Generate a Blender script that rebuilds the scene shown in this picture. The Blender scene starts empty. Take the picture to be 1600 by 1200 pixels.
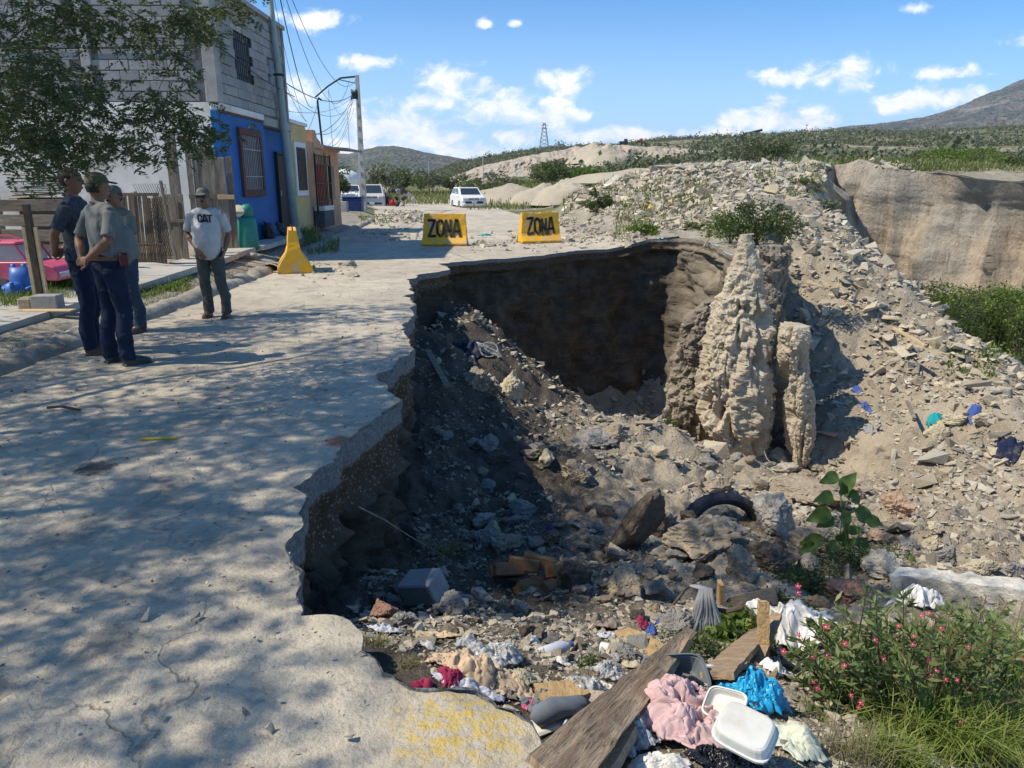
import bpy, bmesh, math, random
import numpy as np
from mathutils import Vector, Matrix
from mathutils.geometry import delaunay_2d_cdt

# ---------------------------------------------------------------- camera, light
SC = bpy.context.scene
COL = SC.collection
PITCH = math.radians(15.2); F = 1150.0; CAMZ = 1.7
cam = bpy.data.cameras.new('camera'); cam.sensor_width = 36; cam.lens = F/1600*36
cam.clip_start = .05; cam.clip_end = 9000
camo = bpy.data.objects.new('camera', cam); COL.objects.link(camo)
camo.location = (0, 0, CAMZ); camo.rotation_euler = (math.pi/2-PITCH, 0, 0); SC.camera = camo
SUN_EL = math.radians(51); SH = Vector((-.97, -.225)).normalized()
SUN_AZ = math.atan2(SH.x, SH.y)          # from +Y towards +X
W = bpy.data.worlds.new('World'); SC.world = W; W.use_nodes = True
SKY_K = .125
sun = bpy.data.lights.new('sun', 'SUN'); sun.energy = 4.4; sun.angle = math.radians(.53); sun.color = (1, .915, .77)
suno = bpy.data.objects.new('sun', sun); COL.objects.link(suno)
suno.rotation_euler = Vector((SH.x*math.cos(SUN_EL), SH.y*math.cos(SUN_EL), math.sin(SUN_EL))).to_track_quat('Z', 'Y').to_euler()
SC.view_settings.view_transform = 'Standard'; SC.view_settings.look = 'None'
SC.view_settings.exposure = .36; SC.view_settings.gamma = 1; SC.view_settings.use_curve_mapping = False
SC.render.engine = 'CYCLES'
SC.cycles.max_bounces = 6; SC.cycles.transparent_max_bounces = 8

def s_of(v):                              # rise per metre of depth seen at photo row v
    dy = (600-v)/F
    return (-math.sin(PITCH)+dy*math.cos(PITCH))/(math.cos(PITCH)+dy*math.sin(PITCH))
def P(u, v, Y):                           # the point at depth Y on the sight line of a photo pixel
    dy = (600-v)/F; k = (u-800)/F/(math.cos(PITCH)+dy*math.sin(PITCH))
    return Vector((k*Y, Y, CAMZ+s_of(v)*Y))
def PZ(u, v, z=0.0):
    return P(u, v, (z-CAMZ)/s_of(v))

# ---- world: Nishita sky with procedural clouds
def build_world():
    nt = W.node_tree; N = nt.nodes; L = nt.links; N.clear()
    out = N.new('ShaderNodeOutputWorld'); bg = N.new('ShaderNodeBackground'); bg.inputs[1].default_value = SKY_K
    L.new(bg.outputs[0], out.inputs[0])
    sk = N.new('ShaderNodeTexSky'); sk.sky_type = 'NISHITA'; sk.sun_disc = False
    sk.sun_elevation = SUN_EL; sk.sun_rotation = SUN_AZ % (2*math.pi)
    sk.altitude = 900; sk.air_density = 1.0; sk.dust_density = .45; sk.ozone_density = 2.2
    tc = N.new('ShaderNodeTexCoord'); sep = N.new('ShaderNodeSeparateXYZ'); L.new(tc.outputs['Generated'], sep.inputs[0])
    def mth(op, a, b=None, c=None, clamp=False):
        n = N.new('ShaderNodeMath'); n.operation = op; n.use_clamp = clamp
        for i, x in enumerate((a, b, c)):
            if x is None: continue
            if isinstance(x, (int, float)): n.inputs[i].default_value = x
            else: L.new(x, n.inputs[i])
        return n.outputs[0]
    ay = mth('MAXIMUM', mth('ABSOLUTE', sep.outputs[1]), .02)
    a = mth('DIVIDE', sep.outputs[0], ay); e = mth('DIVIDE', sep.outputs[2], ay)
    cmb = N.new('ShaderNodeCombineXYZ'); L.new(a, cmb.inputs[0]); L.new(e, cmb.inputs[1])
    blobs = [(488,30,42,15),(572,97,42,13),(700,122,52,24),(880,130,44,22),(785,166,60,24),(610,200,85,28),(848,182,44,20),
             (905,182,20,10),(738,236,56,15),(1315,114,62,20),(1232,122,46,12),(1245,190,75,16),(1145,186,32,12),(1208,163,28,15),
             (1430,158,42,16),(1500,150,44,18),(1492,114,46,11),(1425,14,20,9),(757,36,12,7),(804,36,9,6),(960,214,110,12),
             (655,160,48,14),(1392,164,24,14),(470,150,36,22),(1010,209,60,8),(690,215,50,14),(810,215,42,14),(860,160,30,10),
             (1700,60,80,26),(1800,140,90,22),(200,-60,80,30),(-120,60,110,34),(1250,-90,80,20),(560,230,60,14),(1110,208,60,9)]
    acc = None
    for (u, v, hw, hh) in blobs:
        hw *= 1.45; hh *= 1.5
        p = P(u, v, 1.0); p1 = P(u+hw, v, 1.0); p2 = P(u, v-hh, 1.0)
        n1 = N.new('ShaderNodeVectorMath'); n1.operation = 'MULTIPLY_ADD'
        sx = 1/(p1.x-p.x); sy = 1/(p2.z-p.z)
        L.new(cmb.outputs[0], n1.inputs[0]); n1.inputs[1].default_value = (sx, sy, 0)
        n1.inputs[2].default_value = (-p.x*sx, -(p.z-CAMZ)*sy, 0)
        n2 = N.new('ShaderNodeVectorMath'); n2.operation = 'LENGTH'; L.new(n1.outputs[0], n2.inputs[0])
        acc = n2.outputs['Value'] if acc is None else mth('MINIMUM', acc, n2.outputs['Value'])
    def noise(scale, detail, rough, dist=0, sq=(1, 1.5, 1)):
        mp = N.new('ShaderNodeMapping'); mp.inputs['Scale'].default_value = sq; L.new(cmb.outputs[0], mp.inputs[0])
        n = N.new('ShaderNodeTexNoise'); n.inputs['Scale'].default_value = scale; n.inputs['Detail'].default_value = detail
        n.inputs['Roughness'].default_value = rough; n.inputs['Distortion'].default_value = dist
        L.new(mp.outputs[0], n.inputs['Vector']); return n.outputs['Fac']
    n1 = noise(22, 8, .62, .35); n2 = noise(7, 3, .5)
    base = mth('SUBTRACT', 1.0, acc)
    d = mth('ADD', base, mth('MULTIPLY', mth('SUBTRACT', n1, .5), 2.9))
    d = mth('ADD', d, mth('MULTIPLY', mth('SUBTRACT', n2, .5), .7))
    mr = N.new('ShaderNodeMapRange'); mr.interpolation_type = 'SMOOTHSTEP'; L.new(d, mr.inputs[0])
    mr.inputs[1].default_value = .02; mr.inputs[2].default_value = .85; mr.inputs[3].default_value = 0; mr.inputs[4].default_value = .93
    # shading inside a cloud: brighter where dense, greyer at the base
    cr = N.new('ShaderNodeMapRange'); L.new(n1, cr.inputs[0]); cr.inputs[1].default_value = .35; cr.inputs[2].default_value = .62
    mc = N.new('ShaderNodeMix'); mc.data_type = 'RGBA'
    mc.inputs[6].default_value = (5.8, 6.4, 7.2, 1); mc.inputs[7].default_value = (8.4, 8.3, 8.1, 1)
    L.new(cr.outputs[0], mc.inputs[0])
    # pale band towards the horizon
    hz = N.new('ShaderNodeMapRange'); hz.interpolation_type = 'SMOOTHSTEP'; L.new(e, hz.inputs[0])
    hz.inputs[1].default_value = -.02; hz.inputs[2].default_value = .26; hz.inputs[3].default_value = .75; hz.inputs[4].default_value = 0
    tint = N.new('ShaderNodeMix'); tint.data_type = 'RGBA'; tint.blend_type = 'MULTIPLY'; tint.inputs[0].default_value = 1
    L.new(sk.outputs[0], tint.inputs[6]); tint.inputs[7].default_value = (.44, .83, 1.13, 1)
    h = N.new('ShaderNodeMix'); h.data_type = 'RGBA'; L.new(hz.outputs[0], h.inputs[0])
    L.new(tint.outputs[2], h.inputs[6]); h.inputs[7].default_value = (4.4, 5.9, 7.6, 1)
    m = N.new('ShaderNodeMix'); m.data_type = 'RGBA'; L.new(mr.outputs[0], m.inputs[0])
    L.new(h.outputs[2], m.inputs[6]); L.new(mc.outputs[2], m.inputs[7])
    L.new(m.outputs[2], bg.inputs[0])
    W.cycles.sampling_method = 'MANUAL'; W.cycles.sample_map_resolution = 512
build_world()

# ---------------------------------------------------------------- helpers
RNG = np.random.default_rng(7); random.seed(7)
def tag(o, label=None, cat=None, group=None, kind=None):
    if label: o['label'] = label
    if cat: o['category'] = cat
    if group: o['group'] = group
    if kind: o['kind'] = kind
    return o
def empty(name, loc, rz=0, label=None, cat=None, group=None):
    o = bpy.data.objects.new(name, None); o.empty_display_size = .1; COL.objects.link(o)
    o.location = loc; o.rotation_euler = (0, 0, rz); return tag(o, label, cat, group)
def link(name, me, mats, parent=None, smooth=False):
    for m in (mats if isinstance(mats, (list, tuple)) else [mats]):
        if m: me.materials.append(m)
    me.polygons.foreach_set('use_smooth', np.full(len(me.polygons), bool(smooth)))
    o = bpy.data.objects.new(name, me); COL.objects.link(o)
    if parent: o.parent = parent
    return o
def npmesh(name, V, Fc, tint=None):
    me = bpy.data.meshes.new(name); V = np.ascontiguousarray(V, dtype=np.float32); Fc = np.ascontiguousarray(Fc, dtype=np.int32)
    nf, k = Fc.shape; me.vertices.add(len(V)); me.vertices.foreach_set('co', V.ravel())
    me.loops.add(nf*k); me.loops.foreach_set('vertex_index', Fc.ravel()); me.polygons.add(nf)
    me.polygons.foreach_set('loop_start', np.arange(0, nf*k, k, dtype=np.int32))
    me.polygons.foreach_set('loop_total', np.full(nf, k, dtype=np.int32))
    if tint is not None:
        at = me.attributes.new('tint', 'FLOAT', 'POINT'); at.data.foreach_set('value', np.ascontiguousarray(tint, dtype=np.float32))
    me.polygons.foreach_set('use_smooth', np.zeros(nf, bool)); me.update(calc_edges=True); return me
def npobj(name, V, Fc, mat, parent=None, smooth=False, tint=None):
    return link(name, npmesh(name, V, Fc, tint), mat, parent, smooth)
class MB:                                   # mesh builder
    def __init__(s): s.v = []; s.f = []; s.m = []
    def add(s, vs, fs, mi=0):
        n = len(s.v); s.v += [tuple(p) for p in vs]; s.f += [tuple(i+n for i in f) for f in fs]; s.m += [mi]*len(fs); return s
    def box(s, c, d, rot=None, mi=0, taper=1.0):
        vs = []
        for z in (-.5, .5):
            t = taper if z > 0 else 1
            for x, y in ((-.5, -.5), (.5, -.5), (.5, .5), (-.5, .5)):
                p = Vector((x*d[0]*t, y*d[1]*t, z*d[2]));
                if rot is not None: p = rot @ p
                vs.append(p+Vector(c))
        return s.add(vs, [(0,3,2,1),(4,5,6,7),(0,1,5,4),(1,2,6,5),(2,3,7,6),(3,0,4,7)], mi)
    def tube(s, pts, r, seg=8, mi=0, cap=True, ry=None, up=None):
        pts = [Vector(p) for p in pts]; n = len(pts)
        rs = r if isinstance(r, (list, tuple)) else [r]*n
        rys = ry if isinstance(ry, (list, tuple)) else ([ry]*n if ry else rs)
        vs = []; a0 = None
        for i, p in enumerate(pts):
            t = (pts[min(i+1, n-1)]-pts[max(i-1, 0)])
            t = t.normalized() if t.length > 1e-9 else Vector((0, 0, 1))
            if a0 is None:
                u = Vector(up) if up else (Vector((1, 0, 0)) if abs(t.x) < .8 else Vector((0, 1, 0)))
                a = (u-t*u.dot(t)).normalized()
            else: a = (a0-t*a0.dot(t)).normalized()
            a0 = a; b = t.cross(a)
            for k in range(seg):
                w = 2*math.pi*k/seg; vs.append(p+a*math.cos(w)*rs[i]+b*math.sin(w)*rys[i])
        fs = [(i*seg+k, i*seg+(k+1) % seg, (i+1)*seg+(k+1) % seg, (i+1)*seg+k) for i in range(n-1) for k in range(seg)]
        if cap: fs += [tuple(range(seg-1, -1, -1)), tuple((n-1)*seg+k for k in range(seg))]
        return s.add(vs, fs, mi)
    def cyl(s, p0, p1, r, seg=12, mi=0, r2=None): return s.tube([p0, p1], [r, r2 if r2 is not None else r], seg, mi)
    def lathe(s, prof, seg=16, c=(0, 0, 0), mi=0, rot=None):
        vs = []
        for (r, z) in prof:
            for k in range(seg):
                w = 2*math.pi*k/seg; p = Vector((r*math.cos(w), r*math.sin(w), z))
                if rot is not None: p = rot @ p
                vs.append(p+Vector(c))
        n = len(prof)
        fs = [(i*seg+k, i*seg+(k+1) % seg, (i+1)*seg+(k+1) % seg, (i+1)*seg+k) for i in range(n-1) for k in range(seg)]
        fs += [tuple(range(seg-1, -1, -1)), tuple((n-1)*seg+k for k in range(seg))]
        return s.add(vs, fs, mi)
    def prism(s, poly, d0, d1, axis='y', mi=0):      # polygon (a,b) extruded along axis
        def q(a, b, d): return {'x': (d, a, b), 'y': (a, d, b), 'z': (a, b, d)}[axis]
        n = len(poly); vs = [q(a, b, d0) for a, b in poly]+[q(a, b, d1) for a, b in poly]
        fs = [tuple(range(n-1, -1, -1)), tuple(range(n, 2*n))]+[(i, (i+1) % n, n+(i+1) % n, n+i) for i in range(n)]
        return s.add(vs, fs, mi)
    def mesh(s, name, bevel=0, seg=1):
        me = bpy.data.meshes.new(name); me.from_pydata(s.v, [], s.f)
        me.polygons.foreach_set('material_index', s.m); me.update()
        bm = bmesh.new(); bm.from_mesh(me); bmesh.ops.recalc_face_normals(bm, faces=bm.faces)
        if bevel: bmesh.ops.bevel(bm, geom=[e for e in bm.edges], offset=bevel, segments=seg, affect='EDGES', clamp_overlap=True)
        bm.to_mesh(me); bm.free(); return me
    def build(s, name, mats, parent=None, bevel=0, smooth=False, seg=1):
        return link(name, s.mesh(name, bevel, seg), mats, parent, smooth)
def clone(o, parent=None):
    c = o.copy(); COL.objects.link(c)
    if parent: c.parent = parent
    for ch in list(o.children): clone(ch, c)
    return c
# ---- vectorised noise
_perm = np.random.default_rng(3).random(65536).astype(np.float32)*2-1
def _h(ix, iy, iz): return _perm[((ix*73856093) ^ (iy*19349663) ^ (iz*83492791)) & 65535]
def vnoise(p):
    p = np.asarray(p, dtype=np.float64); i = np.floor(p).astype(np.int64); f = p-i; f = f*f*f*(f*(f*6-15)+10)
    x, y, z = i[:, 0], i[:, 1], i[:, 2]; fx, fy, fz = f[:, 0], f[:, 1], f[:, 2]
    def lx(yy, zz): a = _h(x, yy, zz); return a+(_h(x+1, yy, zz)-a)*fx
    def ly(zz): a = lx(y, zz); return a+(lx(y+1, zz)-a)*fy
    a = ly(z); return a+(ly(z+1)-a)*fz
def fbm(p, oct=4, sc=1.0, gain=.5, ridge=False):
    p = np.asarray(p, dtype=np.float64)*sc; r = 0; a = 1; t = 0
    for k in range(oct):
        n = vnoise(p+17.3*k); r = r+a*((1-2*np.abs(n)) if ridge else n); t += a; a *= gain; p = p*2.03
    return r/t
def tps(C, Z, lam=1e-3):
    C = np.array(C, float); Z = np.array(Z, float); n = len(C)
    r2 = ((C[:, None]-C[None])**2).sum(2); K = .5*r2*np.log(r2+1e-9)+np.eye(n)*lam
    A = np.zeros((n+3, n+3)); A[:n, :n] = K; A[:n, n] = 1; A[:n, n+1:] = C; A[n, :n] = 1; A[n+1:, :n] = C.T
    w = np.linalg.solve(A, np.r_[Z, 0, 0, 0])
    def ev(Q):
        Q = np.asarray(Q, float).reshape(-1, 2); out = np.empty(len(Q))
        for i in range(0, len(Q), 20000):
            q = Q[i:i+20000]; r2 = ((q[:, None]-C[None])**2).sum(2)
            out[i:i+20000] = (.5*r2*np.log(r2+1e-9)) @ w[:n]+w[n]+q @ w[n+1:]
        return out
    return ev
def pip(poly, Q):                           # points in polygon
    poly = np.asarray(poly); x, y = Q[:, 0], Q[:, 1]; ins = np.zeros(len(Q), bool); j = len(poly)-1
    for i in range(len(poly)):
        xi, yi = poly[i]; xj, yj = poly[j]
        c = ((yi > y) != (yj > y)) & (x < (xj-xi)*(y-yi)/((yj-yi)+1e-12)+xi); ins ^= c; j = i
    return ins
def dist_poly(poly, Q, closed=True):
    poly = np.asarray(poly); d = np.full(len(Q), 1e9); n = len(poly)
    for i in range(n if closed else n-1):
        a = poly[i]; b = poly[(i+1) % n]; ab = b-a; t = np.clip(((Q-a) @ ab)/(ab @ ab+1e-12), 0, 1)
        d = np.minimum(d, np.hypot(*(Q-a-t[:, None]*ab).T))
    return d

# ---------------------------------------------------------------- materials
class NT:
    def __init__(s, name):
        s.m = bpy.data.materials.new(name); s.m.use_nodes = True; s.t = s.m.node_tree; s.N = s.t.nodes
        s.b = s.N['Principled BSDF']; s.out = s.N['Material Output']
    def n(s, typ, **kw):
        x = s.N.new(typ)
        for k, v in kw.items():
            if k[0] == 'i' and k[1:].isdigit(): s.set(x.inputs[int(k[1:])], v)
            else: setattr(x, k, v)
        return x
    def set(s, inp, v):
        if isinstance(v, bpy.types.NodeSocket): s.t.links.new(v, inp)
        elif isinstance(v, tuple) and len(v) == 3 and inp.type == 'RGBA': inp.default_value = (*v, 1)
        else: inp.default_value = v
    def coord(s, kind='Object', scale=(1, 1, 1), rot=(0, 0, 0)):
        if kind == 'World': o = s.n('ShaderNodeNewGeometry').outputs['Position']
        else: o = s.n('ShaderNodeTexCoord').outputs[kind]
        if scale == (1, 1, 1) and rot == (0, 0, 0): return o
        mp = s.n('ShaderNodeMapping'); mp.inputs['Scale'].default_value = scale; mp.inputs['Rotation'].default_value = rot
        s.t.links.new(o, mp.inputs[0]); return mp.outputs[0]
    def noise(s, co, scale, detail=4, rough=.55, dist=0):
        x = s.n('ShaderNodeTexNoise'); s.t.links.new(co, x.inputs['Vector'])
        x.inputs['Scale'].default_value = scale; x.inputs['Detail'].default_value = detail
        x.inputs['Roughness'].default_value = rough; x.inputs['Distortion'].default_value = dist; return x.outputs['Fac']
    def voro(s, co, scale, feature='F1', out='Distance', rnd=1):
        x = s.n('ShaderNodeTexVoronoi', feature=feature); s.t.links.new(co, x.inputs['Vector'])
        x.inputs['Scale'].default_value = scale; x.inputs['Randomness'].default_value = rnd; return x.outputs[out]
    def ramp(s, fac, stops):
        x = s.n('ShaderNodeValToRGB'); s.t.links.new(fac, x.inputs[0]); e = x.color_ramp.elements
        while len(e) < len(stops): e.new(.5)
        for el, (p, c) in zip(e, stops):
            el.position = p; el.color = (*c, 1) if len(c) == 3 else c
        return x.outputs[0]
    def rng(s, fac, a, b, c=0, d=1, smooth=True):
        x = s.n('ShaderNodeMapRange', interpolation_type='SMOOTHSTEP' if smooth else 'LINEAR'); s.t.links.new(fac, x.inputs[0])
        for i, v in enumerate((a, b, c, d)): x.inputs[i+1].default_value = v
        return x.outputs[0]
    def mix(s, fac, a, b, mode='MIX'):
        x = s.n('ShaderNodeMix', data_type='RGBA', blend_type=mode); s.set(x.inputs[0], fac); s.set(x.inputs[6], a); s.set(x.inputs[7], b)
        return x.outputs[2]
    def math(s, op, a, b=0.0, clamp=False):
        x = s.n('ShaderNodeMath', operation=op, use_clamp=clamp); s.set(x.inputs[0], a); s.set(x.inputs[1], b); return x.outputs[0]
    def attr(s, name='tint'): return s.n('ShaderNodeAttribute', attribute_name=name).outputs['Fac']
    def bump(s, h, strength=.5, dist=.02):
        x = s.n('ShaderNodeBump'); x.inputs['Strength'].default_value = strength; x.inputs['Distance'].default_value = dist
        s.t.links.new(h, x.inputs['Height'])
        if s.b.inputs['Normal'].is_linked: s.t.links.new(s.b.inputs['Normal'].links[0].from_socket, x.inputs['Normal'])
        s.t.links.new(x.outputs[0], s.b.inputs['Normal'])
    def fin(s, col, rough=.85, spec=.25, metal=0, **kw):
        s.set(s.b.inputs['Base Color'], col); s.set(s.b.inputs['Roughness'], rough)
        s.b.inputs['Specular IOR Level'].default_value = spec; s.b.inputs['Metallic'].default_value = metal
        for k, v in kw.items(): s.set(s.b.inputs[k.replace('_', ' ')], v)
        return s.m
MATS = {}
def simple(name, c1, c2=None, scale=8, rough=.8, bump=.3, bscale=None, bdist=.01, kind='Object', stretch=(1, 1, 1), spec=.25, metal=0, vary=0, dirt=None, **kw):
    if name in MATS: return MATS[name]
    t = NT(name); co = t.coord(kind, stretch); c2 = c2 or tuple(x*.75 for x in c1)
    f = t.noise(co, scale, 5, .62); c = t.mix(t.rng(f, .3, .7), c1, c2)
    if dirt: c = t.mix(t.rng(t.noise(co, scale*.35, 6, .7), .5, .72), c, dirt)
    if vary:
        r = t.n('ShaderNodeObjectInfo').outputs['Random']; c = t.mix(1.0, c, t.ramp(r, [(0, (1-vary,)*3), (1, (1+vary*.4,)*3)]), 'MULTIPLY')
    if bump: t.bump(t.noise(co, bscale or scale*4, 5, .6), bump, bdist)
    MATS[name] = t.fin(c, rough, spec, metal, **kw); return MATS[name]
# ---------------------------------------------------------------- terrain shape
def zroad(Y): return .005*np.maximum(0, Y-12)
upC = [(1050,365,20.5),(1000,380,19),(930,352,27),(880,345,30),(960,330,30),(1050,320,27),(1100,340,23),(1165,350,20),(1225,372,18),
       (1150,278,30),(1060,274,33),(1000,274,36),(920,298,40),(1250,272,33),(1290,266,36),(1400,262,39),(1500,258,39.5),(1590,272,38),(1700,275,38),(1100,262,60),
       (1400,257,80),(1600,258,80),(850,305,55),(800,300,75),(880,290,60),(1200,330,22),(1080,300,28.5),(990,310,31),(1150,310,25.5),(1700,300,60),(1250,320,26),
       (940,318,33),(1210,290,29)]
CU = []; ZU = []
for u, v, Y in upC:
    p = P(u, v, Y); CU.append((p.x, p.y)); ZU.append(p.z)
for x, y in [(0,16),(1,17),(2,20),(0,22),(-3,20),(2.5,26),(-2,28),(0,34),(-4,38),(-3,50),(-6,60),(-1,10),(3,19),(0,45),(1.2,31),(-8,70),(4.55,20.2),(5.2,16.2),(3,-5),(10,-5)]:
    CU.append((x, y)); ZU.append(float(zroad(y)) + (.26 if x == 4.55 else (.33 if x == 5.2 else 0)))
upT = tps(CU, ZU, .05)
def kerb_x(Y): return np.interp(Y, [-20, 15, 22, 33, 50, 75, 120], [-4.74, -4.74, -5.3, -6.1, -9.2, -16.5, -30])
def zU(Q):
    Q = np.asarray(Q, float).reshape(-1, 2); x, y = Q[:, 0], Q[:, 1]
    t = upT(np.c_[np.clip(x, -8, 34), np.clip(y, 12, 90)])
    road = zroad(np.minimum(y, 90))
    w = np.clip((x-.2*np.clip(y-16, 0, 60)*.0-1.5)/2.5, 0, 1)*np.clip((y-14)/3, 0, 1)
    w2 = np.clip((y-48)/20, 0, 1)*np.clip((x+4)/6, 0, 1); w = np.maximum(w, w2); w = w*w*(3-2*w)
    z = road*(1-w)+t*w
    kx = kerb_x(y); l = np.clip((kx-.10-x)/.1, 0, 1)*.115+np.clip((kx-.3-x)/1.2, 0, 1)*np.interp(y, [0, 8, 11, 16, 22, 40], [.08, .1, .16, .28, .28, .1])
    return z+np.where(x < kx, l, 0)
def zU1(x, y): return float(zU([(x, y)])[0])
# the edge of the collapse, traced clockwise
lip_px = [(800,1112),(742,1080),(690,1078),(640,1075),(600,1052),(566,1018),(552,978),(536,966),(470,965),(462,930),(470,892),(446,852),(466,805),
          (458,762),(500,732),(528,692),(560,672),(602,642),(628,626),(604,610),(588,590),(622,560),(648,546),(626,515),(648,492),(640,442),(650,430),(704,421),(686,412),
          (764,405),(850,400),(900,392)]
lip = [(1.6,-8),(1.0,-3),(.6,.4),(.3,1.45)]+[tuple(PZ(870,1190)[:2])]
for u, v in lip_px:
    z = 0.0
    for _ in range(4): z = float(zroad(PZ(u, v, z).y))
    lip.append(tuple(PZ(u, v, z)[:2]))
lip += [(2.7,19.75),(3.7,20.1),(4.45,20.0),(4.62,18),(4.72,15.9),(5.2,15.35),(5.65,15.4),(5.85,16.2),(6.2,18.6)]
n_lip = len(lip)
lip += [(7.5,22),(9.5,26),(12.2,30),(13.6,33.5),(14.2,36),(15.6,37.6),(16.4,39.8),(17.2,41),(18.1,40.2),(18.7,38.0),(20.0,37.2),(20.9,35.2),(22.4,34.2),(23.2,32.2),(25,31),(28,29),(33,27),(50,22),(75,18),(75,-8)]
lip = np.array(lip)
# fractal jaggedness
def densify(L):
    out = []; seg = []; n = len(L)
    for i in range(n):
        a, b = L[i], L[(i+1) % n]; m = (a+b)/2; ln = np.hypot(*(b-a)); near = max(np.hypot(*m), 1.5)
        k = max(1, int(ln/(.010*near+.005))) if (m[1] > .5 and m[0] < 50) else 2
        nrm = np.array([b[1]-a[1], a[0]-b[0]])/(ln+1e-9)
        for j in range(k):
            t = j/k; p = a+(b-a)*t
            amp = min(.035*near**.5+.02, ln*.22)*math.sin(math.pi*t)**.6 if 0 < t < 1 else 0
            q = np.array([[p[0]*1.0, p[1]*1.0, 3.1]])
            d = fbm(q, 5, 3.2 if near < 20 else .8, .62)[0]*amp*2.0
            out.append(p+nrm*d); seg.append(i)
    return np.array(out), np.array(seg)
LIP, LSEG = densify(lip)

loC = [(800,1160,2.22),(900,1180,2.1),(1000,1200,2.0),(720,1055,2.45),(660,1040,2.6),(620,1010,2.95),(590,975,3.35),(900,1080,2.6),(1000,1060,2.8),(1100,1100,2.55),(1200,1180,2.15),
       (800,1030,2.95),(900,1010,3.35),(1000,1000,3.65),(1080,960,4.3),(1000,920,5.0),(900,930,4.7),(700,960,4.05),(800,960,4.2),(640,935,4.5),(820,900,5.6),(700,880,5.9),(560,930,4.5),(640,880,5.8),
       (1000,850,6.6),(900,830,7.0),(800,850,6.8),(690,800,7.6),(780,760,8.8),(700,640,10.6),(760,620,11.6),(690,560,12.8),(720,520,14.0),(800,540,14.6),(830,620,13.2),(660,540,13.6),
       (850,690,11.2),(900,675,11.9),(960,668,12.6),(900,740,9.3),(1040,678,13.3),(1000,720,11.0),(1100,700,12.8),(1000,780,8.6),(1100,740,11.2),(1100,800,8.6),(1100,880,6.2),
       (1200,790,9.6),(1200,740,12.6),(1200,880,6.4),(1300,745,12.9),(1300,830,8.3),(1400,800,9.6),(1300,900,6.2),(1400,880,6.9),(1500,880,6.9),(1600,890,6.8),(1500,840,8.0),(1560,790,9.6),
       (1560,700,11.8),(1450,700,12.9),(1380,690,13.6),(1450,600,14.9),(1530,630,13.4),(1350,600,15.6),(1350,500,17.2),(1290,440,18.6),(1290,540,16.8),(1240,400,19.4),(1290,640,15.1),(1280,380,21.0),
       (1300,950,5.0),(1200,960,4.6),(1200,1050,3.3),(1300,1050,3.6),(1450,1000,4.0),(1600,980,4.4),(1400,1100,3.0),(1400,1200,2.35),(1600,1150,2.8),(1100,1010,3.6),
       (1600,592,14.3),(1492,517,16.6),(1433,467,18.5),(1383,425,20.2),(1346,392,22),(1312,352,25),(1292,305,30),(1640,620,13.6),(1800,720,12),(1800,900,7),(2000,1000,5),(1250,330,26.5)]
CL = []; ZL = []
for u, v, Y in loC:
    p = P(u, v, Y); CL.append((p.x, p.y)); ZL.append(p.z)
for x, y, z in [(-1.6,12.5,-1.2),(-.5,16.5,-1.6),(1.2,17.9,-3.4),(2.6,19,-4.2),(3.9,19,-4.2),(2.0,16.0,-4.0),(3.6,16.2,-4.1),(4.6,15.0,-4.0),(5.6,15,-3.9),(3.2,14.6,-3.7),(6.1,16,-3.7),(6.3,17.5,-2.2),(7.6,21.6,.5),(9.7,25.5,1.05),(12.0,29,1.25),
                (13.5,26,-3),(14.5,22,-4.6),(13.5,18,-4.4),(14,14.5,-4.0),(18,12,-5),(18,18,-5.2),(18,25,-5.2),(15,30,-4.4),(17,34,-4.6),(21,31,-4.8),(26,26,-5),(30,20,-5.4),(45,16,-5.2),(45,10,-5.2),
                (16,38,-4.2),(1.5,0,-.5),(4,0,-1.6),(8,2,-3),(10,6,-3.4),(20,5,-5),(-.9,4,-1.1),(-.9,6,-1.5),(-1.0,8,-1.7),(-1.3,10.5,-1.5),(.8,1,-.15)]:
    CL.append((x, y)); ZL.append(z)
loT = tps(CL, ZL, .004)
def zL(Q, det=True):
    Q = np.asarray(Q, float).reshape(-1, 2); z = loT(np.clip(Q, [-3, -2], [46, 41]))
    if det:
        p3 = np.c_[Q, np.zeros(len(Q))]; near = np.clip(np.hypot(Q[:, 0], Q[:, 1])/8, .12, 1.6)
        z = z+fbm(p3, 4, 1.1, .55)*.26*near+fbm(p3+5, 4, 4.0, .65)*.13*np.minimum(near, 1)+np.abs(fbm(p3+9, 3, 2.1, .6))*.16*np.minimum(near, 1)
    return z
def zL1(x, y): return float(zL([(x, y)])[0])
def ground(x, y):
    return zL1(x, y) if pip(LIP, np.array([[x, y]]))[0] else zU1(x, y)
def on(u, v, Y):                             # point on the ground near the sight line at depth Y
    p = P(u, v, Y); return Vector((p.x, p.y, ground(p.x, p.y)))
_HK = np.linspace(-.95, .95, 400); _HY = np.geomspace(1.3, 96, 900); _K, _Y = np.meshgrid(_HK, _HY, indexing='ij'); _Q = np.c_[(_K*_Y).ravel(), _Y.ravel()]
_in = pip(LIP, _Q); _HG = np.empty(len(_Q)); _HG[_in] = zL(_Q[_in]); _HG[~_in] = zU(_Q[~_in]); _HG = _HG.reshape(_K.shape)
_IN = _in.reshape(_K.shape)
def inpit(x, y):
    if y < 1.3: return False
    i = int(round((x/y+.95)/1.9*399)); j = int(round(math.log(y/1.3)/math.log(96/1.3)*899)); return 0 <= i < 400 and 0 <= j < 900 and bool(_IN[i, j])
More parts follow.
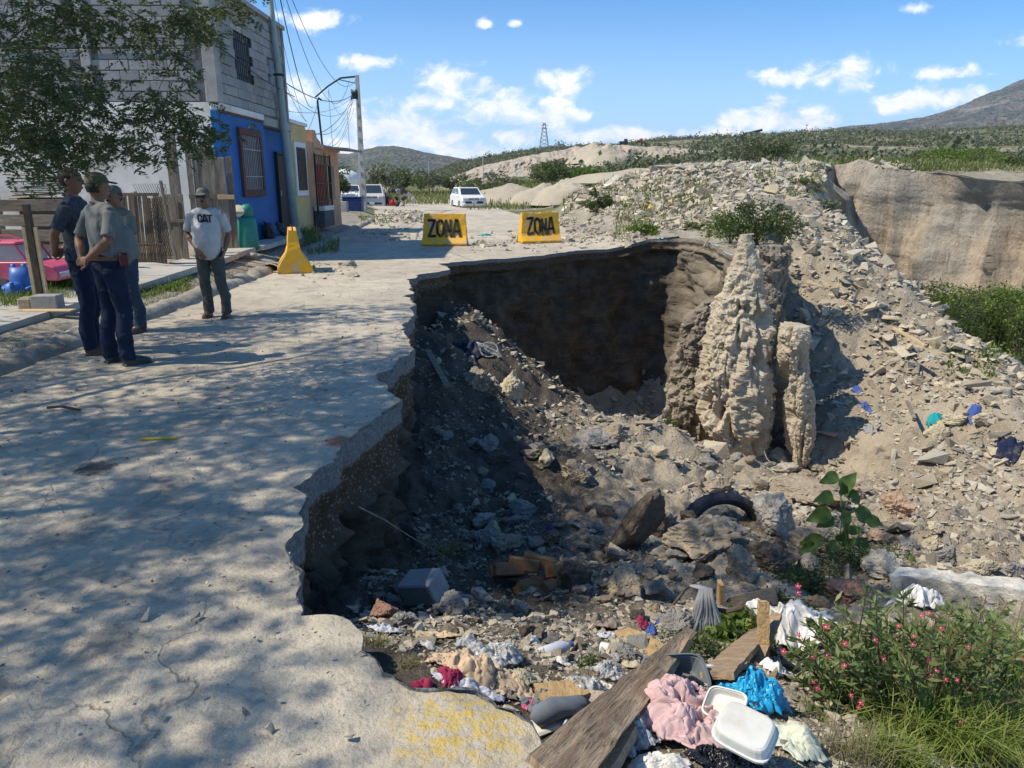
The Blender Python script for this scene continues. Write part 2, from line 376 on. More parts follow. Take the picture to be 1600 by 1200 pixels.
def hit(u, v, Y0=1.5, Y1=90):                 # where a sight line first meets the ground
    p = P(u, v, 1.0); f = min(max((p.x+.95)/1.9*399, 0), 398.999); j = int(f); f -= j; g = _HG[j]*(1-f)+_HG[j+1]*f; m = (_HY >= Y0) & (_HY <= Y1)
    Z = CAMZ+(p.z-CAMZ)*_HY; ok = (Z <= g) & m; i = int(np.argmax(ok)) if ok.any() else int(np.nonzero(m)[0][-1])
    d1 = Z[i]-g[i]; d0 = Z[i-1]-g[i-1]; t = d0/(d0-d1) if i and ok.any() and d0 > 0 >= d1 else 1.0; Y = _HY[i-1]+(_HY[i]-_HY[i-1])*t; return Vector((p.x*Y, Y, float(g[i-1]+(g[i]-g[i-1])*t)))

# ---------------------------------------------------------------- ground materials
def earth_mat():
    t = NT('dry_earth'); co = t.coord('World')
    a = t.noise(co, .55, 6, .6); b = t.noise(co, 3.5, 7, .7); g = t.noise(co, 28, 5, .7)
    c = t.mix(t.rng(a, .36, .66), (.32,.265,.19), (.43,.365,.27)); c = t.mix(t.rng(b, .48, .75), c, (.21,.165,.115))
    c = t.mix(t.rng(g, .52, .75), c, (.50,.44,.34)); v = t.voro(co, 22); c = t.mix(t.rng(v, .0, .35, .5, 0), c, (.42,.38,.31))
    sx = t.n('ShaderNodeSeparateXYZ', i0=co); shade_x = t.math('ADD', sx.outputs[0], t.math('MULTIPLY', t.math('SUBTRACT', a, .5), 4)); shade_x = t.math('SUBTRACT', shade_x, t.math('MULTIPLY', sx.outputs[1], .06)); shade_x = t.math('ADD', shade_x, t.rng(sx.outputs[1], 17, 20, 0, 9)); c = t.mix(t.rng(shade_x, -.2, 1.2, .92, 0), c, t.mix(t.rng(b, .4, .7), (.062,.053,.043), (.115,.10,.08)))  # left pit slope darkened: its shade is put into the soil colour
    t.bump(b, .8, .10); t.bump(g, .6, .02); t.bump(v, .5, .02); return t.fin(c, .95, .1)
def field_mat():
    t = NT('grassy_field'); co = t.coord('World')
    a = t.noise(co, .09, 6, .65); b = t.noise(co, .9, 6, .7); g = t.noise(co, 9, 5, .7)
    c = t.mix(t.rng(a, .40, .58), (.33,.285,.20), (.105,.125,.05)); c = t.mix(t.rng(b, .48, .62), c, (.15,.15,.07))
    c = t.mix(t.rng(g, .55, .75), c, (.36,.33,.26)); t.bump(g, .8, .05); t.bump(b, .6, .2)
    # bare trodden dirt near the street
    e = t.noise(co, 2.4, 6, .7); dirt = t.mix(t.rng(e, .35, .7), (.36,.325,.26), (.24,.20,.15))
    sx = t.n('ShaderNodeSeparateXYZ', i0=t.coord('World')); far = t.rng(sx.outputs[1], 30, 44)
    return t.fin(t.mix(far, dirt, c), .95, .1)
def wall_mat():
    t = NT('pit_wall_earth'); co = t.coord('World'); geo = t.n('ShaderNodeSeparateXYZ', i0=co)
    d = t.attr('tint')                        # metres below the lip
    st = t.noise(t.coord('World', (1.5, 1.5, 14)), 1.0, 5, .6); w = t.noise(co, 2.5, 6, .65); g = t.noise(co, 14, 6, .7)
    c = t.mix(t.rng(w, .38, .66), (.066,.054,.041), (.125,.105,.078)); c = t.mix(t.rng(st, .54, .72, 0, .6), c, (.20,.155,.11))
    dd = t.math('ADD', d, t.math('MULTIPLY', t.math('SUBTRACT', w, .5), .10))
    grav = t.mix(t.rng(t.voro(co, 26), .12, .38), (.26,.235,.20), (.10,.072,.048))
    c = t.mix(t.rng(dd, .52, .60), grav, c)
    slab = t.mix(t.rng(t.noise(co, 40, 5, .75), .35, .7), (.135,.14,.14), (.30,.295,.275)); c = t.mix(t.rng(dd, .17, .20), slab, c)
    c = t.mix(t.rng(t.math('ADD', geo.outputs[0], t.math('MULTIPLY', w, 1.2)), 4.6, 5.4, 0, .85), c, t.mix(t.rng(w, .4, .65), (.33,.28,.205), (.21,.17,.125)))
    c = t.mix(t.rng(g, .62, .8, 0, .6), c, (.26,.215,.16)); t.bump(g, .9, .035); t.bump(t.noise(co, 70, 4, .7), .6, .008); t.bump(w, .5, .12)
    return t.fin(c, .95, .1)
def bluff_mat():
    t = NT('pale_bluff_earth'); co = t.coord('World'); fl = t.noise(t.coord('World', (1, 1, .16)), 1.8, 6, .65); b = t.noise(co, .35, 5, .6)
    c = t.mix(t.rng(b, .40, .62), (.56,.45,.33), (.46,.41,.335)); c = t.mix(t.rng(fl, .42, .7), c, (.33,.285,.22)); c = t.mix(t.rng(t.noise(t.coord('World', (1, 1, .3)), 1.0, 6, .7), .55, .70, 0, .5), c, (.52,.46,.37))
    g = t.noise(co, 6, 6, .7); c = t.mix(t.rng(g, .58, .8), c, (.50,.45,.36)); t.bump(fl, 1, .45); t.bump(g, 1, .16); t.bump(t.noise(co, 22, 4, .7), .7, .04)
    return t.fin(c, .95, .08)
def pillar_mat():
    t = NT('pale_caked_earth'); co = t.coord('World'); b = t.noise(co, 1.2, 6, .65); g = t.noise(co, 9, 6, .72)
    c = t.mix(t.rng(b, .38, .66), (.54,.46,.34), (.41,.345,.25)); c = t.mix(t.rng(g, .55, .8), c, (.24,.19,.135))
    t.bump(g, 1, .05); t.bump(t.noise(co, 45, 5, .7), .7, .012); return t.fin(c, .95, .08)
def concrete_mat():
    t = NT('worn_concrete_road'); co = t.coord('World')
    a = t.noise(co, .35, 5, .6); b = t.noise(co, 2.2, 7, .68); g = t.noise(co, 30, 6, .75); f = t.noise(co, 150, 3, .7)
    c = t.mix(t.rng(a, .38, .64), (.56,.49,.375), (.45,.39,.295)); c = t.mix(t.rng(b, .44, .72), c, (.34,.295,.23))
    c = t.mix(t.rng(g, .50, .72, 0, .75), c, (.28,.245,.195)); c = t.mix(t.rng(f, .56, .75, 0, .5), c, (.60,.58,.53))
    m8 = t.noise(co, 8, 6, .78, .3); c = t.mix(t.rng(m8, .52, .66, 0, .6), c, (.25,.225,.19)); c = t.mix(t.rng(m8, .30, .44, .5, 0), c, (.62,.57,.48))
    # little exposed pebbles
    v = t.voro(co, 55); c = t.mix(t.rng(v, .0, .22, .55, 0), c, (.58,.56,.52))
    # dirt drift
    c = t.mix(t.rng(t.noise(co, .8, 6, .75, .6), .54, .70, 0, .7), c, (.36,.315,.25))
    # cracks
    wv = t.n('ShaderNodeVectorMath', operation='ADD'); t.set(wv.inputs[0], co)
    nz = t.n('ShaderNodeTexNoise'); t.set(nz.inputs['Vector'], co); nz.inputs['Scale'].default_value = 1.3; nz.inputs['Detail'].default_value = 6
    sc = t.n('ShaderNodeVectorMath', operation='SCALE'); t.set(sc.inputs[0], nz.outputs['Color']); sc.inputs['Scale'].default_value = 1.3; t.set(wv.inputs[1], sc.outputs[0])
    cr = t.voro(wv.outputs[0], .42, 'DISTANCE_TO_EDGE'); cm = t.rng(cr, .0, .006, 1, 0); keep = t.rng(t.noise(co, .5, 3, .5), .44, .54)
    cm = t.math('MULTIPLY', cm, keep); cr2 = t.rng(t.voro(wv.outputs[0], 1.9, 'DISTANCE_TO_EDGE'), 0, .02, 1, 0)
    cm2 = t.math('MULTIPLY', cr2, t.rng(t.noise(co, .7, 4, .5), .56, .64)); cm = t.math('MAXIMUM', cm, cm2)
    c = t.mix(t.math('MULTIPLY', cm, .5), c, (.15,.135,.12))
    def spot(p, r, sy=1.0, edge=.25):
        s = t.n('ShaderNodeVectorMath', operation='SUBTRACT'); t.set(s.inputs[0], co); s.inputs[1].default_value = (p.x, p.y, 0)
        m = t.n('ShaderNodeVectorMath', operation='MULTIPLY'); t.set(m.inputs[0], s.outputs[0]); m.inputs[1].default_value = (1/r, sy/r, 0)
        l = t.n('ShaderNodeVectorMath', operation='LENGTH'); t.set(l.inputs[0], m.outputs[0])
        e = t.math('ADD', l.outputs['Value'], t.math('MULTIPLY', t.math('SUBTRACT', t.noise(co, 7/max(r, .2)*.5, 5, .7), .5), 1.5))
        return t.rng(e, 1-edge, 1+edge, 1, 0)
    c = t.mix(t.math('MULTIPLY', spot(PZ(150,733), .11), .9), c, (.06,.06,.065))
    c = t.mix(t.math('MULTIPLY', spot(PZ(258,752), .06), .5), c, (.12,.12,.12))
    c = t.mix(t.math('MULTIPLY', spot(PZ(110,832), .16), .4), c, (.15,.14,.13))
    c = t.mix(t.math('MULTIPLY', spot(PZ(160,1005), .12), .4), c, (.19,.16,.12))
    yl = t.math('MULTIPLY', spot(PZ(720,1135), .21, 1.3, .4), t.rng(t.noise(co, 24, 5, .75), .44, .56)); c = t.mix(t.math('MULTIPLY', yl, .8), c, (.60,.42,.09))
    c = t.mix(t.math('MULTIPLY', spot(PZ(530,690), .09, .8), .85), c, (.40,.14,.08))
    t.bump(b, .5, .05); t.bump(m8, .7, .02); t.bump(g, .9, .014); t.bump(f, .6, .004); t.bump(v, .35, .006); t.bump(t.math('SUBTRACT', 1.0, cm), .5, .015)
    return t.fin(c, .88, .2)
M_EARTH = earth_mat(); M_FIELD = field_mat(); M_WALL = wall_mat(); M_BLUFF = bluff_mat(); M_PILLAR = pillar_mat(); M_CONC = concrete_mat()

# ---------------------------------------------------------------- ground meshes
def cdt_surface(name, rings, inner, zf, mat, hole=None, smooth=True):
    """triangulate the area between boundary rings with interior points, height from zf"""
    pts = []; edges = []
    for r in rings:
        n0 = len(pts); pts += [tuple(map(float, q)) for q in r]; edges += [(n0+i, n0+(i+1) % len(r)) for i in range(len(r))]
    pts += [tuple(map(float, q)) for q in inner]
    v, e, f, _, _, _ = delaunay_2d_cdt([Vector(p) for p in pts], edges, [], 2 if False else 0, 1e-6)
    V = np.array([tuple(p) for p in v]); T = np.array([t for t in f if len(t) == 3]); c = V[T].mean(1)
    keep = pip(rings[0], c)
    for r in rings[1:]: keep &= ~pip(r, c)
    T = T[keep]; a, b, d = V[T[:, 0]], V[T[:, 1]], V[T[:, 2]]
    cr = (b[:, 0]-a[:, 0])*(d[:, 1]-a[:, 1])-(b[:, 1]-a[:, 1])*(d[:, 0]-a[:, 0]); T[cr < 0] = T[cr < 0][:, ::-1]
    used = np.unique(T); mp = np.zeros(len(V), int); mp[used] = np.arange(len(used)); V = V[used]; T = mp[T]
    return npobj(name, np.c_[V, zf(V)], T, mat, smooth=smooth)
def polar_pts(k0, k1, nk, y0, y1, ny, jit=.35):
    k = np.linspace(k0, k1, nk); y = np.geomspace(y0, y1, ny); K, Y = np.meshgrid(k, y)
    K = K+RNG.uniform(-jit, jit, K.shape)*(k1-k0)/nk; Y = Y*(1+RNG.uniform(-jit, jit, Y.shape)*math.log(y1/y0)/ny)
    return np.c_[(K*Y).ravel(), Y.ravel()]
near_lip = lambda Q, f: dist_poly(LIP, Q) > f*np.maximum(1, np.hypot(Q[:, 0], Q[:, 1]))
road_r = [(3.2,20.3),(2.9,22),(2.2,26),(1.9,30),(.6,38),(-.6,46),(-2,58),(-8,80),(-22,82),(-16.2,74)]
i0 = 0; iR = int(np.argmax(LSEG >= n_lip-8))       # lip index where the road meets the far right corner
road_left = [(-16.4,74),(-9.1,50),(-6.0,33),(-5.24,22),(-4.72,15),(-4.72,-8)]
ring_road = list(LIP[:iR])+[np.array(q) for q in road_r]+[np.array(q) for q in road_left]
RING_ROAD = np.array(ring_road)
def zroad_s(V):
    z = zU(V); p3 = np.c_[V, np.zeros(len(V))]; nl = np.clip(1-dist_poly(LIP[:iR], V, False)/.35, 0, 1)
    ex = np.where(V[:, 1] > 17.5, .012, .004)
    return z+ex+fbm(p3, 4, 1.2, .5)*.010+fbm(p3, 3, 9, .6)*.005-nl*np.clip(fbm(p3, 3, 6, .6)+.25, 0, 1)*.03
pp = np.r_[polar_pts(-1.1, .6, 190, 1.3, 80, 260), np.c_[RNG.uniform(-4.7, 1, 300), RNG.uniform(-8, 1.3, 300)]]
pp = pp[pip(RING_ROAD, pp)]; pp = pp[near_lip(pp, .012)]; pp = pp[(dist_poly(RING_ROAD, pp) > .03)]
road = cdt_surface('road', [RING_ROAD], pp, zroad_s, M_CONC); tag(road, 'pale cracked concrete street broken off at the collapse', kind='structure')
# ground: everything round the pit, out to the middle distance
outer = [(-110,-12),(110,-12),(110,130),(-110,130)]
pg = np.r_[polar_pts(-1.2, 1.3, 230, 3, 125, 230), np.c_[RNG.uniform(-109, 109, 1500), RNG.uniform(-11, 129, 1500)]]
pg = pg[~pip(LIP, pg)]; pg = pg[near_lip(pg, .015)]; inroad = pip(RING_ROAD, pg) & (dist_poly(RING_ROAD, pg) > .8); pg = pg[~inroad]
def zg(V):
    z = zU(V); p3 = np.c_[V, np.zeros(len(V))]; inr = pip(RING_ROAD, V); dr = dist_poly(RING_ROAD, V)
    a = np.clip(dr/1.5, 0, 1)*(~inr); yard = (V[:, 0] < kerb_x(V[:, 1])) & (V[:, 1] < 32)
    z = z+a*np.where(yard, .03, 1)*(fbm(p3, 4, .7, .55)*.16+fbm(p3, 3, 4, .6)*.05*np.clip(40/np.maximum(V[:, 1], 1), 0, 1))
    return z-np.where(inr | (dr < .25), .02, 0.0)
gr = cdt_surface('ground', [np.array(outer), LIP], pg, zg, M_FIELD); tag(gr, 'dry dirt and weedy ground around the street', kind='structure')
# the floor of the pit, the debris slope and the canyon
ks = np.linspace(-.45, 1.5, 430); ys = np.geomspace(1.2, 60, 460); K, Y = np.meshgrid(ks, ys); Q = np.c_[(K*Y).ravel(), Y.ravel()]
z = zL(Q); ins = pip(LIP, Q); z = np.where(ins, z, np.minimum(z, zU(Q)-.35)); V = np.c_[Q, z]
nk = len(ks); idx = np.arange(len(Q)).reshape(len(ys), nk); Fq = np.stack([idx[:-1, :-1], idx[:-1, 1:], idx[1:, 1:], idx[1:, :-1]], -1).reshape(-1, 4)
cc = Q[Fq].mean(1); keep = pip(LIP, cc); far = ~keep; keep[far] = dist_poly(LIP[::3], cc[far]) < .5
Fq = Fq[keep]; used = np.unique(Fq); mp = np.zeros(len(V), int); mp[used] = np.arange(len(used))
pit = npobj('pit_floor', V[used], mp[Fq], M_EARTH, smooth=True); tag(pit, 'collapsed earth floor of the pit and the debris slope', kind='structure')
# walls
def ribbon(name, i0, i1, rows, prof, mat, kind_label, dense=1.0):
    L = LIP[i0:i1]; sm = L.copy()
    for _ in range(6): sm[1:-1] = (sm[:-2]+sm[1:-1]*2+sm[2:])/4
    tg = np.gradient(sm, axis=0); tg /= np.hypot(tg[:, 0], tg[:, 1])[:, None]+1e-9
    nr = np.c_[-tg[:, 1], tg[:, 0]]                 # points into the solid ground (ring runs clockwise)
    c = sm+nr*.05
    if pip(LIP, c[len(c)//2:len(c)//2+1])[0]: nr = -nr
    top = zU(L)+np.where(L[:, 1] > 17.5, .012, .004)*(L[:, 0] < 3.2); top = top+(np.clip(fbm(np.c_[L, L[:, 0]*0], 4, .7, .6)+.1, 0, 1)*.5 if prof is prof_bluff else 0); bot = np.minimum(zL(sm-nr*.3), top-.25)-.5; H = top-bot
    t = np.linspace(0, 1, rows)**1.35; D = t[None]*H[:, None]
    base = L[:, None, :]*(1-np.clip(D/1.2, 0, 1))[..., None]+sm[:, None, :]*np.clip(D/1.2, 0, 1)[..., None]
    P3 = np.concatenate([base, (top[:, None]-D)[..., None]], 2)
    off = prof(P3.reshape(-1, 3), D.ravel(), np.repeat(H, rows)).reshape(D.shape); off[:, 0] = 0
    P3[..., :2] += nr[:, None, :]*off[..., None]
    n = len(L); id2 = np.arange(n*rows).reshape(n, rows); Fw = np.stack([id2[:-1, :-1], id2[:-1, 1:], id2[1:, 1:], id2[1:, :-1]], -1).reshape(-1, 4)
    o = npobj(name, P3.reshape(-1, 3), Fw, mat, smooth=True, tint=(D*(1+1.2*np.clip((L[:, 1:2]-12)/4, 0, 1))).ravel()); tag(o, kind_label, kind='structure'); return o, P3, nr
def prof_pit(p, d, H):
    d = d*(1+1.2*np.clip((p[:, 1]-12)/4, 0, 1)); H = H*(1+1.2*np.clip((p[:, 1]-12)/4, 0, 1))
    n1 = fbm(p*[1, 1, .45], 4, 1.3, .5); n2 = fbm(p, 4, 7, .62); n3 = fbm(p*[1, 1, .35], 4, 3.2, .55); n4 = fbm(p, 3, 22, .6)
    slab = np.clip(1-d/.22, 0, 1); o = n2*.03*slab+n4*.012
    under = np.clip((d-.2)/.15, 0, 1); deep = np.clip((d-.55)/.25, 0, 1); ledge = np.exp(-((d-.60-n1*.08)/.045)**2)*.13*(n3 > -.25)
    blk = np.floor(fbm(p*[1,1,.8]+7, 2, 1.1, .5)*6)/6
    o = o+under*(.05+n2*.07)+deep*(.22+n1*.46+n3*.34+n2*.09+blk*.22)*np.clip(H/2, .2, 1)-ledge
    o = o-np.clip(d/H-.55, 0, 1)**1.4*.9*np.clip(H/3, 0, 1.6)
    return o
def prof_bluff(p, d, H):
    n1 = fbm(p*[1, 1, .10]+fbm(p*[1, 1, .15],2,.4)[:,None]*.3, 4, .8, .55, ridge=True)*np.clip(.2+d/H*1.6, 0, 1); n2 = fbm(p*[1, 1, .09], 5, 1.4, .6); big = fbm(p*[1, 1, .4], 3, .2, .45)
    g = np.clip(d/1.2, 0, 1); return g*(-n1*1.5-.1+big*3.0+n2*.95+fbm(p*[1, 1, .2], 4, 3.5, .6, ridge=True)*.20)-1.6*(d/H)**1.5
segA = int(np.argmax(LSEG >= n_lip-1)); segB = int(np.argmax(LSEG >= n_lip+3))
iw0 = int(np.argmax(LSEG >= 3))
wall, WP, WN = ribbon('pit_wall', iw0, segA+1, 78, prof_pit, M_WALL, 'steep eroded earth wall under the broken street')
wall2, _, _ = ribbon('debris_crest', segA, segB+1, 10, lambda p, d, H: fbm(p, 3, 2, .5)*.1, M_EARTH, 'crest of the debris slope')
iE = int(np.argmax(LSEG >= len(lip)-4))
bluff, BP, BN = ribbon('canyon_bluff', segB, iE, 110, prof_bluff, M_BLUFF, 'tall pale fluted earth bluff across the canyon')
# free-standing earth pillars at the corner of the pit
def pillar(name, Y, left, right, label, seed, deep=.62, seg=110, rows=170, mat=None):
    l_ = np.array(left, float); r_ = np.array(right, float); v0, v1 = l_[0, 0], l_[-1, 0]; t = np.linspace(0, 1, rows); v = v0+(v1-v0)*t
    zc = np.array([P(800, q, Y).z for q in v]); xl = np.array([P(float(np.interp(q, l_[:, 0], l_[:, 1])), q, Y).x for q in v]); xr = np.array([P(float(np.interp(q, r_[:, 0], r_[:, 1])), q, Y).x for q in v])
    cx = (xl+xr)/2; R = (xr-xl)/2; a = np.linspace(0, 2*np.pi, seg, endpoint=False); T, A = np.meshgrid(t, a, indexing='ij'); Rr = R[:, None]+0*A
    ca = np.sign(np.cos(A))*np.abs(np.cos(A))**.75; sa = np.sign(np.sin(A))*np.abs(np.sin(A))**.75
    D = np.minimum(Rr*deep+.08, .9)*np.where(sa > 0, 1.5, 1); x = cx[:, None]+ca*Rr; y = Y+sa*D; z = zc[:, None]+0*A; p = np.stack([x, y, z], -1).reshape(-1, 3)
    n = fbm(p*[1, 1, .6]+seed, 4, 1.5, .5)*.22-np.clip(fbm(p*[1, 1, .22]+seed, 3, 2.4, .55, ridge=True)-.45, 0, 1)*.55+np.round(fbm(p+seed+4, 3, 2.8, .6)*5)/5*.05+fbm(p+seed, 4, 6, .66)*.13-np.clip(fbm(p+seed+11, 3, 3.2, .6)-.25, 0, 1)*.30
    n = n.reshape(T.shape)*np.clip(Rr/.35, .3, 1.0); x = x+ca*n; y = y+sa*n; V = np.stack([x, y, z+fbm(p, 2, 5, .5).reshape(T.shape)*.03], -1).reshape(-1, 3)
    id2 = np.arange(rows*seg).reshape(rows, seg); i2 = np.roll(id2, -1, 1); Fw = np.stack([id2[:-1], id2[1:], i2[1:], i2[:-1]], -1).reshape(-1, 4).tolist()
    me = bpy.data.meshes.new(name); me.from_pydata([tuple(q) for q in V], [], Fw+[id2[0].tolist()]); me.update(); o = link(name, me, mat or M_PILLAR, smooth=False); tag(o, label, kind='structure')
    # stones caked into the face
    sel = RNG.integers(0, len(V), 420); return V[sel]
M_BUTT = simple('grey_brown_earth', (.25,.21,.16), (.18,.15,.11), 1.5, .95, .8, 14, .04, 'World', dirt=(.31,.265,.205))  # darker than the pillars: the buttresses' shade is put into this colour
PE = [pillar('earth_pillar', 14.4, [(366,1160),(420,1146),(450,1134),(500,1118),(540,1104),(560,1098),(600,1092),(640,1096),(670,1106),(700,1128),(722,1140)], [(366,1171),(400,1179),(420,1185),(450,1190),(480,1197),(560,1198),(640,1200),(722,1196)], 'tall pale pillar of caked earth tapering to a point', 3.3),
 pillar('earth_pillar', 13.9, [(508,1226),(520,1221),(560,1222),(600,1228),(650,1236),(700,1235),(728,1240)], [(508,1258),(530,1263),(560,1265),(620,1271),(700,1273),(728,1268)], 'shorter slim pillar of caked earth beside the tall one', 9.1, .8),
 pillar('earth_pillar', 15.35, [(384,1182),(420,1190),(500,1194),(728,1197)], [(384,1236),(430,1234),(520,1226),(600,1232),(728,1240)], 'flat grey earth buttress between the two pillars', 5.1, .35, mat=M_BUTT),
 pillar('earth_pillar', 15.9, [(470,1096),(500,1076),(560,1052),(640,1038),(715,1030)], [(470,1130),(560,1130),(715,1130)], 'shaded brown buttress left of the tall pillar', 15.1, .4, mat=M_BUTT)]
# ---------------------------------------------------------------- far land
def scrub_mat(name, g1, g2, e1, e2, s1, s2, lo=.44, hi=.56, bump=1.0, bd=1.5, rock=None):
    t = NT(name); co = t.coord('World'); a = t.noise(co, s1, 7, .72); b = t.noise(co, s2, 5, .7); v = t.voro(co, s2*2.2)
    c = t.mix(t.rng(b, .35, .65), e1, e2); gr_ = t.mix(t.rng(v, .1, .6), g1, g2)
    c = t.mix(t.rng(t.math('ADD', a, t.math('MULTIPLY', t.math('SUBTRACT', .5, v), .25)), lo, hi), c, gr_)
    if rock:
        st = t.noise(t.coord('World', (.25, .25, 2.2)), s1*1.2, 6, .7); c = t.mix(t.rng(st, .57, .63, 0, .8), c, rock)
    t.bump(v, bump, bd); t.bump(a, .8, bd*2); return t.fin(c, .95, .05)
M_MTN = scrub_mat('scrubby_mountain_slope', (.045,.062,.05), (.075,.09,.065), (.20,.175,.14), (.15,.13,.11), .012, .06, .38, .56, 1, 8, (.30,.26,.21))
M_FAR = scrub_mat('far_hill_slope', (.055,.075,.06), (.09,.105,.075), (.19,.17,.14), (.15,.14,.115), .02, .09, .40, .55, 1, 4)
M_SCRUB = scrub_mat('scrub_covered_slope', (.05,.07,.03), (.10,.115,.05), (.34,.295,.21), (.27,.235,.16), .05, .35, .43, .58, 1, .8)
M_SAND = simple('pale_sandy_spoil', (.44,.38,.28), (.34,.29,.21), .2, .95, .6, 1.5, .1, 'World')
def interp_sky(pts): a = np.array(pts, float); return lambda u: np.interp(u, a[:, 0], a[:, 1])
def hill(name, sky, Yr, Y0, z0, mat, label, amp=.05, u0=-250, u1=1900, nu=340, nt=70, pw=1.3, nsc=1.0, gully=.0, back=1.35, fade=60):
    sk_ = interp_sky(sky); U = np.linspace(max(u0, sky[0][0]), min(u1, sky[-1][0]), nu); t = np.linspace(0, back, nt)
    k = (U-800)/F; pts = []
    tp = np.array([tuple(P(u, float(sk_(u)), Yr)) for u in U]); kk = tp[:, 0]/Yr
    T, Kx = np.meshgrid(t, kk, indexing='ij'); Y = Y0+(Yr-Y0)*T; X = Kx*Y
    zr = tp[:, 2][None]; zb = z0(np.c_[X[0], Y[0]])[None] if callable(z0) else z0
    tt = np.clip(T, 0, 1); s = tt**pw*(1.0); Z = zb+(zr-zb)*s
    Z = np.where(T > 1, zr-(zr-zb)*((T-1)/.35)**1.5*.8, Z)
    L_ = (Yr-Y0); p = np.stack([X, Y, np.zeros_like(X)], -1).reshape(-1, 3)/L_*nsc
    n = fbm(p, 6, 5, .55, ridge=True).reshape(X.shape)-.3; Z = Z+n*amp*np.abs(zr-zb)*np.clip(tt*(1.06-tt)*3.6, .04, 1)
    n2 = fbm(p, 5, 40, .6).reshape(X.shape); Z = Z+n2*amp*.12*np.abs(zr-zb)
    id2 = np.arange(X.size).reshape(X.shape); Fq = np.stack([id2[:-1, :-1], id2[:-1, 1:], id2[1:, 1:], id2[1:, :-1]], -1).reshape(-1, 4)
    o = npobj(name, np.stack([X, Y, Z], -1).reshape(-1, 3), Fq, mat, smooth=True); tag(o, label, kind='structure')
    return o, X, Y, Z, T
# plain
ks = np.linspace(-1.6, 1.6, 120); ys = np.geomspace(118, 5000, 60); K, Y = np.meshgrid(ks, ys); Q = np.c_[(K*Y).ravel(), Y.ravel()]
zq = zU(np.c_[np.clip(Q[:, 0], -60, 80), np.minimum(Q[:, 1], 120)])-.25; zq = zq*np.clip(1-(Q[:, 1]-118)/300, 0, 1)
idx = np.arange(len(Q)).reshape(60, 120); Fq = np.stack([idx[:-1, :-1], idx[:-1, 1:], idx[1:, 1:], idx[1:, :-1]], -1).reshape(-1, 4)
tag(npobj('plain', np.c_[Q, zq], Fq, M_SCRUB, smooth=True), 'flat scrubland reaching to the hills', kind='structure')
hill('mountain', [(1120,218),(1180,212),(1230,207),(1280,203),(1330,197),(1380,192),(1420,187),(1450,181),(1480,172),(1505,163),(1535,148),(1560,138),(1600,122),(1650,104),(1720,84),(1800,66),(1900,58)], 2000, 900, -3, M_MTN, 'tall scrub-covered mountain rising on the right', .10, pw=1.5, nsc=1.4)
hill('far_hill', [(60,290),(250,268),(400,258),(470,250),(505,236),(525,238),(545,240),(565,234),(590,229),(615,228),(640,232),(662,238),(700,243),(730,249),(760,254),(800,262),(870,272)], 1300, 600, -3, M_FAR, 'grey green far hill behind the street', .12, pw=1.1, nsc=1.5)
oB = hill('ridge', [(600,292),(660,276),(700,262),(730,252),(760,245),(800,238),(830,234),(860,230),(900,227),(945,225),(990,230),(1060,240),(1150,250)], 420, 170, lambda q: zU(np.c_[np.clip(q[:, 0], -60, 80), np.minimum(q[:, 1], 90)])*0+1.0, M_SCRUB, 'low green ridge above the eroded bank', .06, pw=.9)
oC = hill('scrub_slope', [(860,262),(920,248),(960,232),(990,224),(1020,219),(1060,217),(1100,215),(1150,212),(1200,209),(1250,207),(1300,205),(1360,206),(1420,206),(1500,203),(1560,200),(1640,196),(1900,186)], 420, 85, lambda q: zU(np.c_[np.clip(q[:, 0], -60, 80), np.minimum(q[:, 1], 90)])-.6, M_SCRUB, 'long brushy slope rising behind the canyon', .06, pw=1.0)
def bank(top, bot, Yt, Yb, name, label, amp, mat, fl=3.0, nu=260, nt=34):
    a = interp_sky(top); b = interp_sky(bot); U = np.linspace(top[0][0], top[-1][0], nu); V = []
    for j in range(nt):
        t = j/(nt-1)
        for u in U:
            pt = P(u, float(a(u)), Yt); pb = P(u, float(b(u)), Yb); V.append(tuple(pt.lerp(pb, t)))
    V = np.array(V); T = np.repeat(np.linspace(0, 1, nt), nu)
    r = fbm(V*[1, .4, .10], 4, 1/fl, .55, ridge=True); V[:, 1] -= r*amp*np.sin(np.pi*np.clip(T*1.1, 0, 1))**.7; V[:, 2] += fbm(V, 3, .5, .5)*amp*.12
    id2 = np.arange(nt*nu).reshape(nt, nu); Fq = np.stack([id2[:-1, :-1], id2[1:, :-1], id2[1:, 1:], id2[:-1, 1:]], -1).reshape(-1, 4)
    # ground behind the top edge
    return tag(npobj(name, V, Fq, mat, smooth=True), label, kind='structure')
bank([(700,281),(720,270),(760,258),(800,248),(850,238),(900,230),(935,226),(955,227)], [(700,286),(740,282),(800,277),(860,270),(900,262),(935,250),(955,240)], 172, 158, 'eroded_bank', 'long pale fluted bank below the green ridge', 4.5, M_BLUFF, 3.4)
bank([(952,228),(975,226),(1010,229),(1060,232),(1100,235),(1150,240)], [(952,238),(990,242),(1040,245),(1100,249),(1150,252)], 150, 146, 'eroded_bank', 'short pale fluted bank right of the spoil heaps', 2.2, M_BLUFF, 2.6, 140, 16)
bank([(1255,205),(1275,203),(1300,202.5),(1330,206)], [(1255,209),(1330,209)], 400, 396, 'sand_heap', 'pale sand crest on the skyline', .5, M_SAND, 9, 40, 8)
bank([(985,221),(1010,218),(1060,217),(1100,216)], [(985,224),(1100,220)], 400, 396, 'sand_heap', 'pale levelled earth on the skyline', .5, M_SAND, 9, 40, 8)
